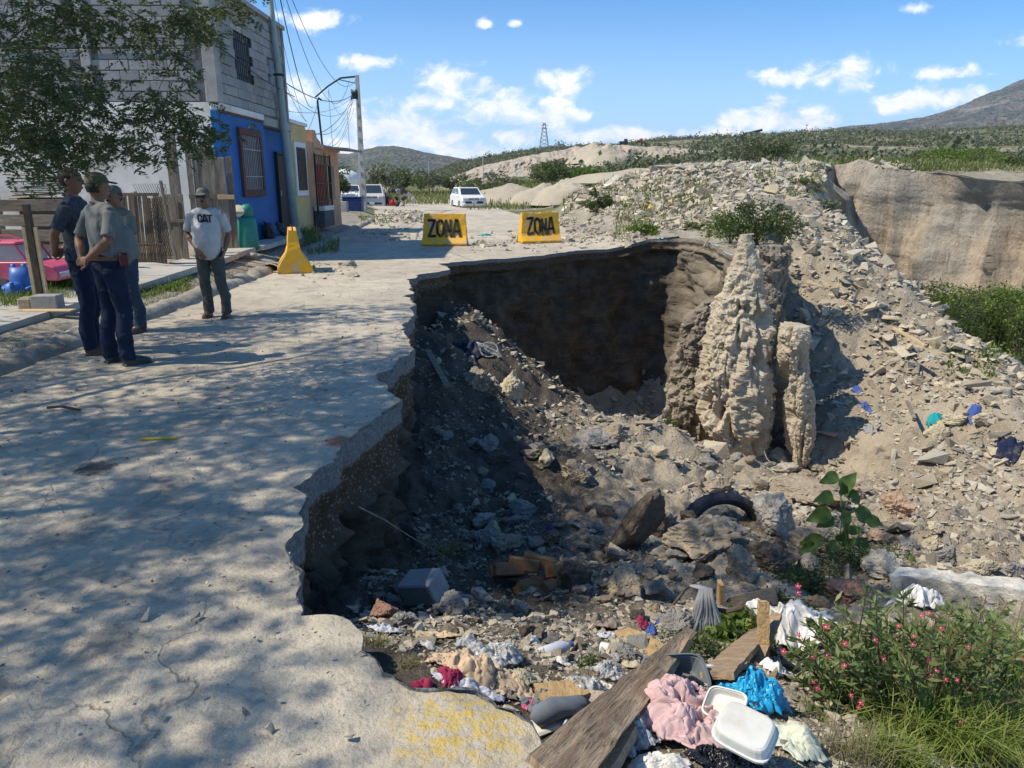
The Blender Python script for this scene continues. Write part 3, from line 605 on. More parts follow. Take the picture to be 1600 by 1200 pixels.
def cone(name, u, v, Y, w, h, mat, label, seed=0):
    n = 60; r = np.linspace(0, 1, 22); a = np.linspace(0, 2*np.pi, n, endpoint=False); R, A = np.meshgrid(r, a, indexing='ij')
    c = P(u, v, Y); c.z = min(c.z, zU1(c.x, c.y)+.1) if Y < 90 else c.z; x = R*np.cos(A)*w/2; y = R*np.sin(A)*w/2; z = h*np.clip(1-R, 0, 1)**1.05*(1.0)
    p = np.stack([x, y, z], -1).reshape(-1, 3); p[:, 2] += (fbm(p+seed, 4, 3/w, .6)*h*.5+fbm(p+seed, 4, 9/w, .6, ridge=True)*h*.18)*np.clip(1-R.ravel(), .1, 1)-.55*h*np.clip(R.ravel()-.7, 0, 1)/.3
    id2 = np.arange(22*n).reshape(22, n); i2 = np.roll(id2, -1, 1); Fw = np.stack([id2[:-1], id2[1:], i2[1:], i2[:-1]], -1).reshape(-1, 4)
    o = npobj(name, p, Fw[:, ::-1], mat, smooth=True); o.location = c; return o
for (u, v, Y, w, h, lb) in [(952,251,140,11,3.0,'tall pale spoil heap below the skyline gap'),(1018,252,130,9,1.8,'low pale spoil heap right of the tall one'),(930,245,150,12,2.6,'pale spoil heap left of the tall one')]:
    tag(cone('spoil_heap', u, v, Y, w, h, M_SAND, lb, u), lb, 'spoil heap', 'spoil heaps below the skyline')
for (u, v, Y, w, h, lb) in [(800,302,62,9,1.0,'low tan earth mound beyond the parked hatchback'),(850,300,56,6,1.1,'tan earth mound with weeds in the middle distance'),(886,299,50,5,1.1,'pinkish rubble mound left of the small green bush'),(1010,272,42,10,.55,'flat beige earth rise behind the rubble')]:
    tag(cone('earth_mound', u, v, Y, w, h, M_SAND, lb, u), lb, 'earth mound', 'low earth mounds in the middle distance')

# ---------------------------------------------------------------- rocks
def rock_mat(name, objrandom):
    t = NT(name); co = t.coord('World' if not objrandom else 'Object'); f = t.n('ShaderNodeObjectInfo').outputs['Random'] if objrandom else t.attr()
    c = t.ramp(f, [(0,(.19,.165,.13)),(.2,(.31,.27,.21)),(.42,(.42,.365,.275)),(.62,(.50,.44,.33)),(.76,(.36,.34,.29)),(.9,(.54,.44,.27)),(1,(.64,.60,.51))])
    g = t.noise(co, 9, 6, .7); c = t.mix(t.rng(g, .4, .7, 0, .65), c, t.mix(.55, c, (.20,.17,.13))); t.bump(g, .8, .03); t.bump(t.noise(co, 50, 4, .7), .6, .006)
    return t.fin(c, .92, .15)
M_ROCKS = rock_mat('broken_stone_rubble', False); M_ROCK = rock_mat('broken_stone', True)
def hull(n, sc, seed):
    r = random.Random(seed); bm = bmesh.new()
    for _ in range(n):
        v = [r.uniform(-1, 1), r.uniform(-1, 1), r.choice((-1, 1))*r.uniform(.8, 1)]
        if r.random() < .4: v[r.randrange(2)] = r.choice((-1, 1)); v[2] = r.uniform(-1, 1)
        bm.verts.new(Vector((v[0]*sc[0], v[1]*sc[1], v[2]*sc[2]))*.5)
    res = bmesh.ops.convex_hull(bm, input=bm.verts); 
    bmesh.ops.delete(bm, geom=list({g for g in res['geom_unused']+res['geom_interior'] if isinstance(g, bmesh.types.BMVert)}), context='VERTS')
    bmesh.ops.triangulate(bm, faces=bm.faces); bm.verts.index_update()
    V = np.array([v.co[:] for v in bm.verts]); Fc = np.array([[v.index for v in f.verts] for f in bm.faces]); bm.free(); return V, Fc
PROTO = []
for i in range(26):
    fl = random.choice([.22, .3, .42, .6]); PROTO.append(hull(random.choice([6, 7, 8, 9]), (1, random.uniform(.55, .95), fl), i))
def rotmats(n, tilt=.5, nrm=None):
    a = RNG.uniform(0, 2*np.pi, n); ax = RNG.uniform(0, 2*np.pi, n); th = RNG.normal(0, tilt, n)
    ca, sa = np.cos(a), np.sin(a); Rz = np.zeros((n, 3, 3)); Rz[:, 0, 0] = ca; Rz[:, 0, 1] = -sa; Rz[:, 1, 0] = sa; Rz[:, 1, 1] = ca; Rz[:, 2, 2] = 1
    u = np.stack([np.cos(ax), np.sin(ax), np.zeros(n)], 1); c, s = np.cos(th), np.sin(th)
    K = np.zeros((n, 3, 3)); K[:, 0, 2] = u[:, 1]; K[:, 1, 2] = -u[:, 0]; K[:, 2, 0] = -u[:, 1]; K[:, 2, 1] = u[:, 0]
    R = np.eye(3)+s[:, None, None]*K+(1-c)[:, None, None]*(K @ K); return R @ Rz
def merge(protos, pos, size, R, tintv, which=None):
    which = RNG.integers(0, len(protos), len(pos)) if which is None else which; Vs = []; Fs = []; Ts = []; n0 = 0
    for k, (V, Fc) in enumerate(protos):
        m = np.where(which == k)[0]
        if not len(m): continue
        W_ = np.einsum('nij,vj->nvi', R[m], V)*size[m][:, None, None]+pos[m][:, None, :]
        Vs.append(W_.reshape(-1, 3)); Fs.append((Fc[None]+(np.arange(len(m))*len(V))[:, None, None]+n0).reshape(-1, 3)); Ts.append(np.repeat(tintv[m], len(V))); n0 += len(m)*len(V)
    return np.concatenate(Vs), np.concatenate(Fs), np.concatenate(Ts)
def candidates(n, k0, k1, y0, y1):
    Y = np.exp(RNG.uniform(math.log(y0), math.log(y1), n)); K = RNG.uniform(k0, k1, n); return np.c_[K*Y, Y]
Q = candidates(125000, -.35, 1.0, 1.9, 27); ins = pip(LIP, Q); Q = Q[ins]; dl = dist_poly(LIP[::2], Q)
x, y = Q[:, 0], Q[:, 1]; r = RNG.random(len(Q)); m3 = np.c_[Q, np.zeros(len(Q))]; cl = fbm(m3, 3, .9, .6)
slope = np.clip((x-5.2)/2, 0, 1)*np.clip((y-8.5)/2, 0, 1)*(x < 12.5)
dens = .42+.5*slope+cl*1.1; dens[(x > 10.9+.02*y) & (y > 12)] = .12; dens[(y < 3.0)] *= .8
# bare tan earth below the pillars' right side
bare = np.exp(-(((x-6.9)/1.1)**2+((y-12.6)/1.6)**2)); dens -= bare*.55
keep = (r < dens) & (dl > .08); Q = Q[keep]; slope = slope[keep]; x, y = Q[:, 0], Q[:, 1]; n = len(Q)
base = .0044*y**.95*RNG.lognormal(0, .68, n)+.006; size = np.clip(base*(1.0+.30*slope), .012, .5)*np.where(RNG.random(n) < .035, 2.3, 1); size = np.clip(size, .012, .55)
tt = np.clip(RNG.normal(.40, .20, n)+slope*.14, 0, 1); shade_zone = (x < .3+.06*y) & (y > 4.3) & (y < 12); tt = np.where(shade_zone, tt*.30, tt); size = np.where(shade_zone & (size > .12), size*.6, size); pos = np.c_[Q, zL(Q)+size*.10]  # stones on the left slope tinted darker, shade painted into their colour
Qm = candidates(26000, .0, .52, 19, 40); u_ = P; xm, ym = Qm[:, 0], Qm[:, 1]
inm = ~pip(LIP, Qm) & (xm > 1.6) & (zU(Qm) > .42+.01*(ym-20)); Qm = Qm[inm]; cm_ = fbm(np.c_[Qm, Qm[:, :1]*0], 3, .35, .6); Qm = Qm[RNG.random(len(Qm)) < .75+cm_]
sm_ = np.clip(.0065*Qm[:, 1]*RNG.lognormal(0, .5, len(Qm)), .05, .8); tm = np.clip(RNG.normal(.55, .2, len(Qm)), 0, 1); pm = np.c_[Qm, zU(Qm)+.08]
pos = np.r_[pos, pm]; size = np.r_[size, sm_]; tt = np.r_[tt, tm]; n = len(pos)
app = size/pos[:, 1]*(1+0*size); uu = 800+pos[:, 0]/pos[:, 1]*F; vis = (uu > 500) & (uu < 1610); appv = np.where(vis & (pos[:, 1] > 2.6), app, 0)
order = np.argsort(-appv); big = order[:230]; rest = order[230:]
ROCKM = []
for i, (V, Fc) in enumerate(PROTO):
    me = npmesh('loose_rock', V, Fc); me.materials.append(M_ROCK); ROCKM.append(me)
for i in big:
    o = bpy.data.objects.new('loose_rock', ROCKM[int(RNG.integers(0, 26))]); COL.objects.link(o); o.location = pos[i]; s = float(size[i])
    o.scale = (s, s, s); o.rotation_euler = (RNG.normal(0, .4), RNG.normal(0, .4), RNG.uniform(0, 6.28))
    x_, y_ = pos[i][:2]; u_ = 800+x_/y_*F
    zn = ('on the rubble mound beyond the far lip', 'rocks of the rubble mound') if not pip(LIP, pos[i][None, :2])[0] else ('on the upper debris slope right of the earth pillars', 'rocks of the upper debris slope') if y_ > 15.5 else ('on the lower debris slope near the blue rags', 'rocks of the lower debris slope') if x_ > 5.2 and y_ > 9 else ('at the right foot of the debris slope behind the beam', 'rocks at the foot of the debris slope') if x_ > 3.2 else ('on the sunlit rubble crest before the far wall', 'rocks of the rubble crest') if y_ > 9.5 and x_ > .3 else ('on the dark shaded slope under the near wall', 'rocks of the shaded slope') if x_ < .6 and y_ > 5 else ('in the middle of the pit floor around the leaning slab', 'rocks in the middle of the pit') if y_ > 5 else ('just behind the rubbish at the near end of the pit', 'rocks behind the rubbish')
    tag(o, 'loose broken rock '+zn[0], 'rock', zn[1])
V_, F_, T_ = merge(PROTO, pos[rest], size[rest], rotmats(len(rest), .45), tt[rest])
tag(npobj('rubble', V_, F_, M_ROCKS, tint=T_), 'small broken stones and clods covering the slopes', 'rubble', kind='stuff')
# pebbles set in the gravel course under the slab
ok = (WP.reshape(-1, 3)[:, 1] < 16); n_, rws = WP.shape[:2]; D_ = (WP[:, :1, 2]-WP[:, :, 2]); sel = np.argwhere((D_ > .24) & (D_ < .55) & (WP[..., 1] < 15) & (WP[..., 1] > 3.7)); sel = sel[RNG.integers(0, len(sel), 900)]
pp_ = WP[sel[:, 0], sel[:, 1]]+np.c_[WN[sel[:, 0]]*.006, np.zeros(len(sel))]; sz = .0045*pp_[:, 1]**.7*RNG.lognormal(0, .5, len(pp_))+.003
V_, F_, T_ = merge(PROTO, pp_, sz*1.2, rotmats(len(pp_), 1), np.clip(RNG.normal(.16, .14, len(pp_)), 0, 1))
tag(npobj('gravel', V_, F_, M_ROCKS, tint=T_), 'round pebbles set in the gravel course under the slab', 'gravel', kind='stuff')
pe = np.concatenate(PE); sz = .035*RNG.lognormal(0, .5, len(pe)); V_, F_, T_ = merge(PROTO, pe, sz, rotmats(len(pe), 1), np.clip(RNG.normal(.5, .15, len(pe)), 0, 1))
tag(npobj('gravel', V_, F_, M_ROCKS, tint=T_), 'stones caked into the earth pillars', 'gravel', kind='stuff')
# rubble rows lying on the street and its edges
def patch(name, label, cells, sz, tint=.6, nper=1, kind='stuff'):
    pts = []
    for (u0, u1, v0, v1, n) in cells:
        for _ in range(n):
            u = random.uniform(u0, u1); v = random.triangular(v0, v1); 
            p = None
            if v < 308: p = hit(u, v, 8, 90)
            else:
                for z in (0, .15, .25): p = PZ(u, v, z); z = zU1(p.x, p.y)
            if v >= 308 and inpit(p.x, p.y): continue
            pts.append((p.x, p.y, zU1(p.x, p.y)+.02))
    pts = np.array(pts); s = np.minimum(sz*RNG.lognormal(0, .5, len(pts))*np.clip(pts[:, 1]/25, .3, 1.6), .35)
    V_, F_, T_ = merge(PROTO, pts, s, rotmats(len(pts), .6), np.clip(RNG.normal(tint, .2, len(pts)), 0, 1))
    return tag(npobj(name, V_, F_, M_ROCKS, tint=T_), label, 'rubble', kind=kind)
patch('stone_litter', 'broken stones strewn across the far street and its verge', [(590,672,331,344,420),(600,660,326,334,200),(880,1010,345,372,420),(860,900,335,350,160),(735,1000,352,384,260),(560,640,340,372,90),(470,560,385,425,60),(960,1060,368,378,120),(735,930,286,304,500)], .13)
patch('stone_litter', 'grit and small stones on the near street', [(640,860,1085,1200,70),(20,600,520,1190,160),(420,640,400,560,90),(440,560,640,960,60)], .05, .5)

# ---------------------------------------------------------------- foliage
def leaf_mat(name, c1, c2, c3=None, rough=.6, trans=.35, spec=.3):
    t = NT(name); f = t.attr(); stops = [(0, c1), (.65, c2)]+([(1, c3)] if c3 else []); c = t.ramp(f, stops)
    t.fin(c, rough, spec); tr = t.n('ShaderNodeBsdfTranslucent'); t.set(tr.inputs[0], t.mix(.6, c, (.20,.26,.03)))
    mx = t.n('ShaderNodeMixShader', i0=trans); t.set(mx.inputs[1], t.b.outputs[0]); t.set(mx.inputs[2], tr.outputs[0]); t.set(t.out.inputs[0], mx.outputs[0]); return t.m
M_TREE = leaf_mat('mesquite_leaf', (.035,.055,.03), (.06,.085,.04), (.09,.11,.045), trans=.28)
M_BUSH = leaf_mat('bush_leaf', (.05,.075,.025), (.10,.13,.045), (.17,.18,.08))
M_SAGE = leaf_mat('grey_green_scrub_leaf', (.085,.095,.055), (.14,.15,.085), (.21,.20,.125), trans=.15)
M_LUSH = leaf_mat('bright_green_leaf', (.065,.11,.02), (.13,.20,.035), (.22,.27,.07))
M_DARKL = leaf_mat('dark_green_leaf', (.03,.05,.02), (.055,.08,.03), (.09,.11,.04))
M_GRASS = leaf_mat('grass_blade', (.10,.13,.035), (.17,.20,.06), (.34,.30,.15))
M_DRYG = leaf_mat('dry_grass_blade', (.17,.15,.07), (.28,.24,.12), (.40,.35,.21))
M_BARK = simple('grey_brown_bark', (.13,.10,.075), (.07,.055,.04), 14, .9, .8, 40, .01)
def leaves(C, size, aspect=.4, up=.3, droop=0.0, tint=None, dirs=None):
    """rhombic leaf faces at points C"""
    n = len(C); size = np.broadcast_to(size, n); d = RNG.normal(0, 1, (n, 3)) if dirs is None else dirs+RNG.normal(0, .35, (n, 3)); d[:, 2] = d[:, 2]*(1-up)-droop; d /= np.linalg.norm(d, axis=1)[:, None]
    w = np.cross(d, RNG.normal(0, 1, (n, 3))*[1, 1, .6]+[0, 0, .01]); w /= np.linalg.norm(w, axis=1)[:, None]+1e-9
    L = d*size[:, None]; Wd = w*(size*aspect*.5)[:, None]
    V = np.stack([C, C+L*.45+Wd, C+L, C+L*.45-Wd], 1).reshape(-1, 3); Fq = np.arange(4*n).reshape(n, 4)
    t = RNG.random(n) if tint is None else tint; return V, Fq, np.repeat(t, 4)
def blades(C, h, w=.012, lean=.5, curl=.4, tint=None):
    n = len(C); h = np.broadcast_to(h, n); a = RNG.uniform(0, 2*np.pi, n); l = np.abs(RNG.normal(lean, lean*.5, n)); dx = np.stack([np.cos(a), np.sin(a), np.zeros(n)], 1)
    sx = np.stack([-np.sin(a), np.cos(a), np.zeros(n)], 1)*(w if np.ndim(w) == 0 else np.asarray(w)[:, None]); up = np.array([0, 0, 1.0])
    p1 = C+(dx*(l*.35)[:, None]+up*.55)*h[:, None]; p2 = C+(dx*(l)[:, None]+up*(1-curl*l)[:, None])*h[:, None]
    V = np.stack([C-sx*.5, C+sx*.5, p1+sx*.4, p1-sx*.4, p2], 1).reshape(-1, 3); b = np.arange(n)[:, None]*5
    Fq = np.concatenate([b+[0, 1, 2], b+[0, 2, 3], b+[3, 2, 4]]); t = RNG.random(n) if tint is None else tint; return V, Fq, np.repeat(t, 5)
def crown_pts(n, w, h, lumps=7, seed=None, hollow=.55, flat=.0):
    """points through an uneven crown: several overlapping lumps"""
    c = np.c_[RNG.normal(0, .26, lumps)*w, RNG.normal(0, .26, lumps)*w, RNG.uniform(.25, .8, lumps)*h]; r = RNG.uniform(.16, .34, lumps)*w
    k = RNG.integers(0, lumps, n); d = RNG.normal(0, 1, (n, 3)); d /= np.linalg.norm(d, axis=1)[:, None]; q = c[k]+d*(r[k]*RNG.uniform(hollow, 1.08, n))[:, None]*[1, 1, .8*h/w*1.1 if h < w else .9]
    q[:, 2] = np.clip(q[:, 2], .02*h, None); keep = fbm(q/w+(seed or RNG.uniform(0, 50)), 3, 5, .6) > -.22; return q[keep]
def bush(name, loc, w, h, n, leaf, mat, label, cat='bush', group=None, aspect=.45, lumps=8, stems=5, trunkh=0, parts=True, up=.2):
    e = empty(name, loc, random.uniform(0, 6.28), label, cat, group); q = crown_pts(n, w, h-trunkh, lumps); q[:, 2] += trunkh
    V, Fq, t = leaves(q, leaf*RNG.uniform(.6, 1.3, len(q)), aspect, up)
    o = npobj('foliage', V, Fq, mat, e, tint=t)
    if parts:
        mb = MB(); 
        for i in range(stems):
            a = random.uniform(0, 6.28); r = random.uniform(.15, .38)*w; top = Vector((math.cos(a)*r, math.sin(a)*r, h*random.uniform(.5, .85)))
            mid = Vector((top.x*.35+random.uniform(-.05, .05)*w, top.y*.35, top.z*.5)); b0 = .018*w/2+.004
            mb.tube([(random.uniform(-.03, .03)*w, random.uniform(-.03, .03)*w, -.1), mid, top], [b0, b0*.7, b0*.25], 5)
            for j in range(2):
                q2 = top+Vector((random.uniform(-.2, .2)*w, random.uniform(-.2, .2)*w, random.uniform(-.1, .15)*h)); mb.tube([mid.lerp(top, random.uniform(.2, .8)), q2], [b0*.4, b0*.15], 4, cap=False)
        mb.build('stem', M_BARK, e)
    return e
# ---------------------------------------------------------------- boulders
def stone(name, c1, c2, c3, sc=5): 
    t = NT(name); co = t.coord('Object'); a = t.noise(co, sc, 7, .7); b = t.noise(co, sc*6, 5, .7)
    c = t.mix(t.rng(a, .36, .64), c1, c2); c = t.mix(t.rng(b, .5, .75, 0, .8), c, c3); t.bump(a, .9, .04); t.bump(b, .9, .012); t.bump(t.noise(co, sc*22, 4, .7), .5, .004); return t.fin(c, .93, .12)
S_TAN = stone('tan_clod', (.37,.31,.225), (.27,.22,.16), (.17,.135,.095)); S_GREY = stone('grey_stone', (.30,.285,.255), (.22,.21,.19), (.12,.11,.10))
S_DARK = stone('dark_soil_slab', (.105,.085,.065), (.16,.13,.10), (.06,.05,.04)); S_PALE = stone('pale_boulder', (.47,.43,.36), (.36,.33,.275), (.24,.21,.17))
S_PINK = stone('salmon_stone', (.46,.32,.215), (.38,.27,.19), (.28,.21,.16)); S_CREAM = stone('cream_stone', (.55,.48,.33), (.42,.36,.26), (.30,.26,.20)); S_RED = stone('red_brown_stone', (.35,.20,.14), (.27,.16,.12), (.20,.15,.12))
def boulder_mesh(seed, sub=4, planes=11, rough=.11, dims=(1, 1, 1)):
    r = np.random.default_rng(seed); bm = bmesh.new(); bmesh.ops.create_icosphere(bm, subdivisions=sub, radius=1); V = np.array([v.co[:] for v in bm.verts])
    N = r.normal(0, 1, (planes, 3)); N /= np.linalg.norm(N, axis=1)[:, None]; N = np.r_[N, -N[:3]]; D = r.uniform(.5, .95, len(N)); dn = V @ N.T
    rad = np.where(dn > .05, D[None]/np.maximum(dn, .05), 9).min(1); rad = np.minimum(rad, 1.15); V = V*rad[:, None]
    V = V*(1+fbm(V+seed*3.1, 3, 1.3, .55)[:, None]*rough*2.4-np.clip(fbm(V+seed, 3, 2.6, .55, ridge=True), 0, 1)[:, None]*rough*1.3+fbm(V+seed, 4, 7, .65)[:, None]*rough*1.5); V = V*np.array(dims)*.5
    for v, c in zip(bm.verts, V): v.co = c
    me = bpy.data.meshes.new('boulder'); bm.to_mesh(me); bm.free(); return me
def boulder(u, vb, wpx, hpx, mat, label, seed, name='boulder', depth=1.0, rot=(0, 0, 0), sink=.26, rough=.12, planes=11, Y=None, cat='boulder', group=None, sub=5):
    p = hit(u, vb) if Y is None else on(u, vb, Y); k = p.y/F; w = wpx*k; h = hpx*k*1.05
    o = link(name, boulder_mesh(seed, sub, planes, rough, (w, w*depth, h)), mat, smooth=False); o.location = (p.x, p.y+w*depth*.35, p.z+h*(.5-sink)); o.rotation_euler = rot
    return tag(o, label, cat, group)
for a in [
 (1110,872,150,75,S_TAN,'wide brown heap of fused clods right of the dark leaning slab',2,.8),(1218,836,98,88,S_PALE,'large pale rounded boulder in the pit below the shorter earth pillar',3,.9),
 (898,925,56,80,S_DARK,'dark upright block of soil beside the hollow bricks',4,.6),(1056,1004,62,62,S_GREY,'grey rough boulder beside the hanging grey mop cloth',5,.9),(592,968,52,42,S_RED,'reddish brown rock at the foot of the broken road edge',6,.8),
 (628,980,52,34,S_GREY,'flat grey rock leaning against the reddish rock',7,.9),(612,952,40,26,S_GREY,'small flat grey rock above the reddish rock',8,.9),(930,704,66,38,S_GREY,'light grey concrete lump on the sunlit rubble crest',9,.8),
 (967,694,44,34,S_TAN,'tan boulder topping the sunlit rubble crest',10,.9),(906,757,54,42,S_TAN,'brown clod on the rubble above the dark leaning slab',11,.9),(1412,808,54,50,S_PINK,'salmon coloured rock right of the big-leaved plant',12,.9),
 (1343,782,34,26,S_PINK,'small salmon rock above the big-leaved plant',13,.9),(1466,832,34,24,S_CREAM,'thin cream rock at the foot of the debris slope',14,.9),(1457,862,36,36,S_CREAM,'cream angular rock left of the grey purple slab',15,.8),
 (1484,884,56,46,S_GREY,'grey purple slab of stone behind the white concrete beam',16,.7),(1540,902,66,42,S_CREAM,'cream and yellow block of stone behind the white beam',17,.7),(1594,902,40,34,S_GREY,'grey angular stone at the right end behind the white beam',18,.8),
 (1330,944,84,46,S_RED,'reddish brown boulder behind the flowering plant',19,.7),(797,628,52,56,S_CREAM,'sunlit cream clod in the shade of the far left pit wall',20,.9),(745,612,56,52,S_TAN,'shaded tan clod beside the sunlit cream clod',21,.9),
 (1275,790,130,50,S_TAN,'broad tan earth shelf below the earth pillars',22,.8),(1280,880,110,64,S_TAN,'broad tan earth mass left of the big-leaved plant',23,.8),(1215,900,90,66,S_DARK,'dark shaded earth lump below the pale boulder',24,.8),
 (980,935,88,56,S_TAN,'crumbling brown clod heap in the middle of the pit',25,.8),(1158,905,66,60,S_TAN,'tan clod with a sunlit top right of the fused heap',26,.9),(1385,850,60,22,S_PINK,'flat pink stone below the salmon rock',27,.8),
 (1424,862,44,26,S_GREY,'flat grey stone right of the pink one',28,.8),(978,1034,46,30,S_GREY,'smooth grey stone among the boards and litter',29,.9),(1030,836,46,40,S_DARK,'dark clod right of the leaning slab',30,.9),
 (855,856,48,34,S_DARK,'shaded clod above the hollow bricks',31,.9),(760,850,44,36,S_GREY,'shaded grey clod near the foot of the dark slope',32,.9),(795,862,48,32,S_TAN,'shaded brown clod left of the hollow bricks',33,.9),
 (690,690,40,22,S_GREY,'flat dark stone high on the shaded slope',34,.9),(735,700,30,18,S_GREY,'small grey stone on the shaded slope',35,.9),(770,725,60,26,S_DARK,'long dark slab on the shaded slope',36,.5),
 (1395,905,70,60,S_PALE,'pale lumpy earth block between the plant and the beam',37,.8),(1500,668,56,24,S_CREAM,'long cream stone on the right of the debris slope',38,.6),(1470,690,36,34,S_CREAM,'cream stone beside the teal bag',39,.9),
 (1545,665,60,26,S_CREAM,'yellowish long stone near the dark blue bag',40,.7),(1526,545,28,22,S_CREAM,'round tan stone near the ridge of the debris slope',41,.9),(1130,770,60,26,S_TAN,'low tan clod behind the black tyre',42,.8),
 (700,962,60,40,S_GREY,'grey crumbly lump right of the concrete block',43,.9),(1022,965,40,30,S_TAN,'brown lump behind the folded brown cloth',44,.9)]:
    u, vb, wp, hp, m, lb, sd, dp = a; boulder(u, vb, wp, hp, m, lb, sd, depth=dp)
# the big leaning slab
boulder(990, 862, 92, 140, S_DARK, 'large dark slab of soil leaning upright in the middle of the pit', 51, depth=.55, rot=(.1, .42, .3), planes=7, rough=.07)
# small stones on the street and pavement
boulder(546, 417, 27, 15, S_GREY, 'flat grey stone lying on the street right of the wedge-shaped barrier', 60, 'stone', cat='stone', sub=3)
boulder(382, 404, 44, 12, S_PALE, 'flat pale stone slab on the pavement below the blue house', 61, 'stone', cat='stone', sub=3, depth=.6)
boulder(868, 326, 20, 12, S_PALE, 'white stone on the weeds behind the right barrier', 62, 'stone', cat='stone', sub=3)
boulder(770, 386, 16, 7, S_GREY, 'small dark stone chunk beside the left painted barrier', 63, 'stone', cat='stone', sub=3)
# unnamed middling clods all over the pit, one mesh kind shared
CLOD = [boulder_mesh(100+i, 3, 8, .12, (1, .9, .7)) for i in range(8)]
for m_ in CLOD: m_.name = 'earth_clod'; m_.materials.append((S_TAN, S_GREY, S_TAN, S_PALE, S_DARK, S_TAN, S_GREY, S_CREAM)[CLOD.index(m_)])
cnt = 0
while cnt < 170:
    u = random.uniform(560, 1290); v = random.uniform(680, 1030)
    if u < 700 and v < 900: continue
    p = hit(u, v)
    if not pip(LIP, np.array([[p.x, p.y]]))[0] or p.y < 3 or dist_poly(LIP[::3], np.array([[p.x, p.y]]))[0] < .3: continue
    o = bpy.data.objects.new('earth_clod', random.choice(CLOD)); COL.objects.link(o); s = p.y/F*random.choice([random.uniform(12, 26), random.uniform(22, 48)]); o.location = p+Vector((0, 0, s*.15)); o.scale = (s, s, s*random.uniform(.7, 1.1)); o.rotation_euler = (random.uniform(-.4, .4), random.uniform(-.4, .4), random.uniform(0, 6))
    zn = ('on the sunlit rubble before the far wall', 'clods before the far wall') if p.y > 10 else ('right of the pale boulder', 'clods right of the pale boulder') if u > 1170 else ('around the dark leaning slab', 'clods around the leaning slab') if u > 860 and p.y > 5.2 else ('on the dark left side of the pit', 'clods on the dark left side') if p.y > 5.2 else ('between the rubbish and the brown bricks', 'clods behind the rubbish'); tag(o, 'rough lump of earth '+zn[0], 'clod', zn[1]); cnt += 1
# roots on the wall
def roots():
    M = simple('pale_root', (.36,.30,.22), (.22,.18,.13), 10, .9)
    for (pts, lb, r) in [([(560,792,4.6),(600,812,4.8),(640,838,5.3),(700,872,5.8)], 'long thin root hanging out of the near pit wall', .006), ([(1108,372,17.2),(1100,385,17),(1085,392,17),(1075,402,17.1)], 'pale root sticking out under the far lip', .02),
                     ([(818,640,13),(828,650,12.8),(842,662,12.6)], 'pale curved root at the foot of the far wall', .012), ([(1194,705,13.2),(1198,716,13.1),(1203,722,13)], 'thin root below the tall earth pillar', .012)]:
        P_ = [P(*q) for q in pts]; mb = MB(); mb.tube(P_, [r, r*.9, r*.7, r*.4][:len(P_)], 6); tag(mb.build('root', M), lb, 'root')
roots()

# ---------------------------------------------------------------- vegetation, middle distance
def bush_px(u, vb, Y, wpx, hpx, mat, label, n=900, leafpx=5, cat='bush', group=None, name='bush', trunk=0, up=.2, aspect=.45, lumps=9, g=None):
    p = P(u, vb, Y); z = ground(p.x, p.y) if g is None else g; k = Y/F; return bush(name, (p.x, p.y, z-.05), wpx*k, max(.1, CAMZ+s_of(vb-hpx)*Y-z), n, leafpx*k, mat, label, cat, group, aspect, lumps, trunkh=trunk*hpx*k, up=up)
G1 = 'bushes and small trees beyond the street'
for i, (u, vb, Y, w, h, m, lb) in enumerate([
 (592,294,80,52,38,M_SAGE,'grey green bushy tree right behind the concrete pole'),(632,294,84,56,36,M_BUSH,'mid green bushy tree behind the heap of junk'),(672,295,88,54,33,M_SAGE,'grey green tree left of the white hatchback'),
 (706,293,96,44,24,M_BUSH,'low bushy tree above the white hatchback'),(560,296,92,40,26,M_DARKL,'dark bush behind the parked pickup'),(840,284,85,44,30,M_SAGE,'grey green bush below the eroded bank'),(872,286,80,56,36,M_BUSH,'tall green bush below the eroded bank'),
 (915,286,84,58,26,M_LUSH,'bright green bush right of the tall one'),(1172,262,78,66,52,M_SAGE,'wide grey green tree behind the debris mound'),(1212,262,80,60,50,M_BUSH,'bushy tree right of the wide grey green one'),
 (1500,264,50,96,38,M_LUSH,'bright green bush behind the top of the bluff'),(1592,272,48,44,36,M_BUSH,'green bush at the right end of the bluff top'),(752,292,70,40,16,M_BUSH,'low bush right of the hatchback roof'),(790,286,90,50,18,M_SAGE,'low scrub left of the eroded bank'),
 (1386,258,70,40,14,M_SAGE,'small grey bush on the bluff top'),(1440,250,90,46,12,M_BUSH,'low bush in front of the brushy slope'),(1340,262,60,30,12,M_SAGE,'little grey bush near the left end of the bluff'),(1040,262,95,70,12,M_SAGE,'low dark scrub beyond the rubble mound')]):
    bush_px(u, vb, Y, w, h, m, lb, 2600 if w > 50 else 1500, 4.2, 'tree' if h > 30 else 'bush', G1, 'small_tree' if h > 30 else 'bush', trunk=.12, lumps=11)
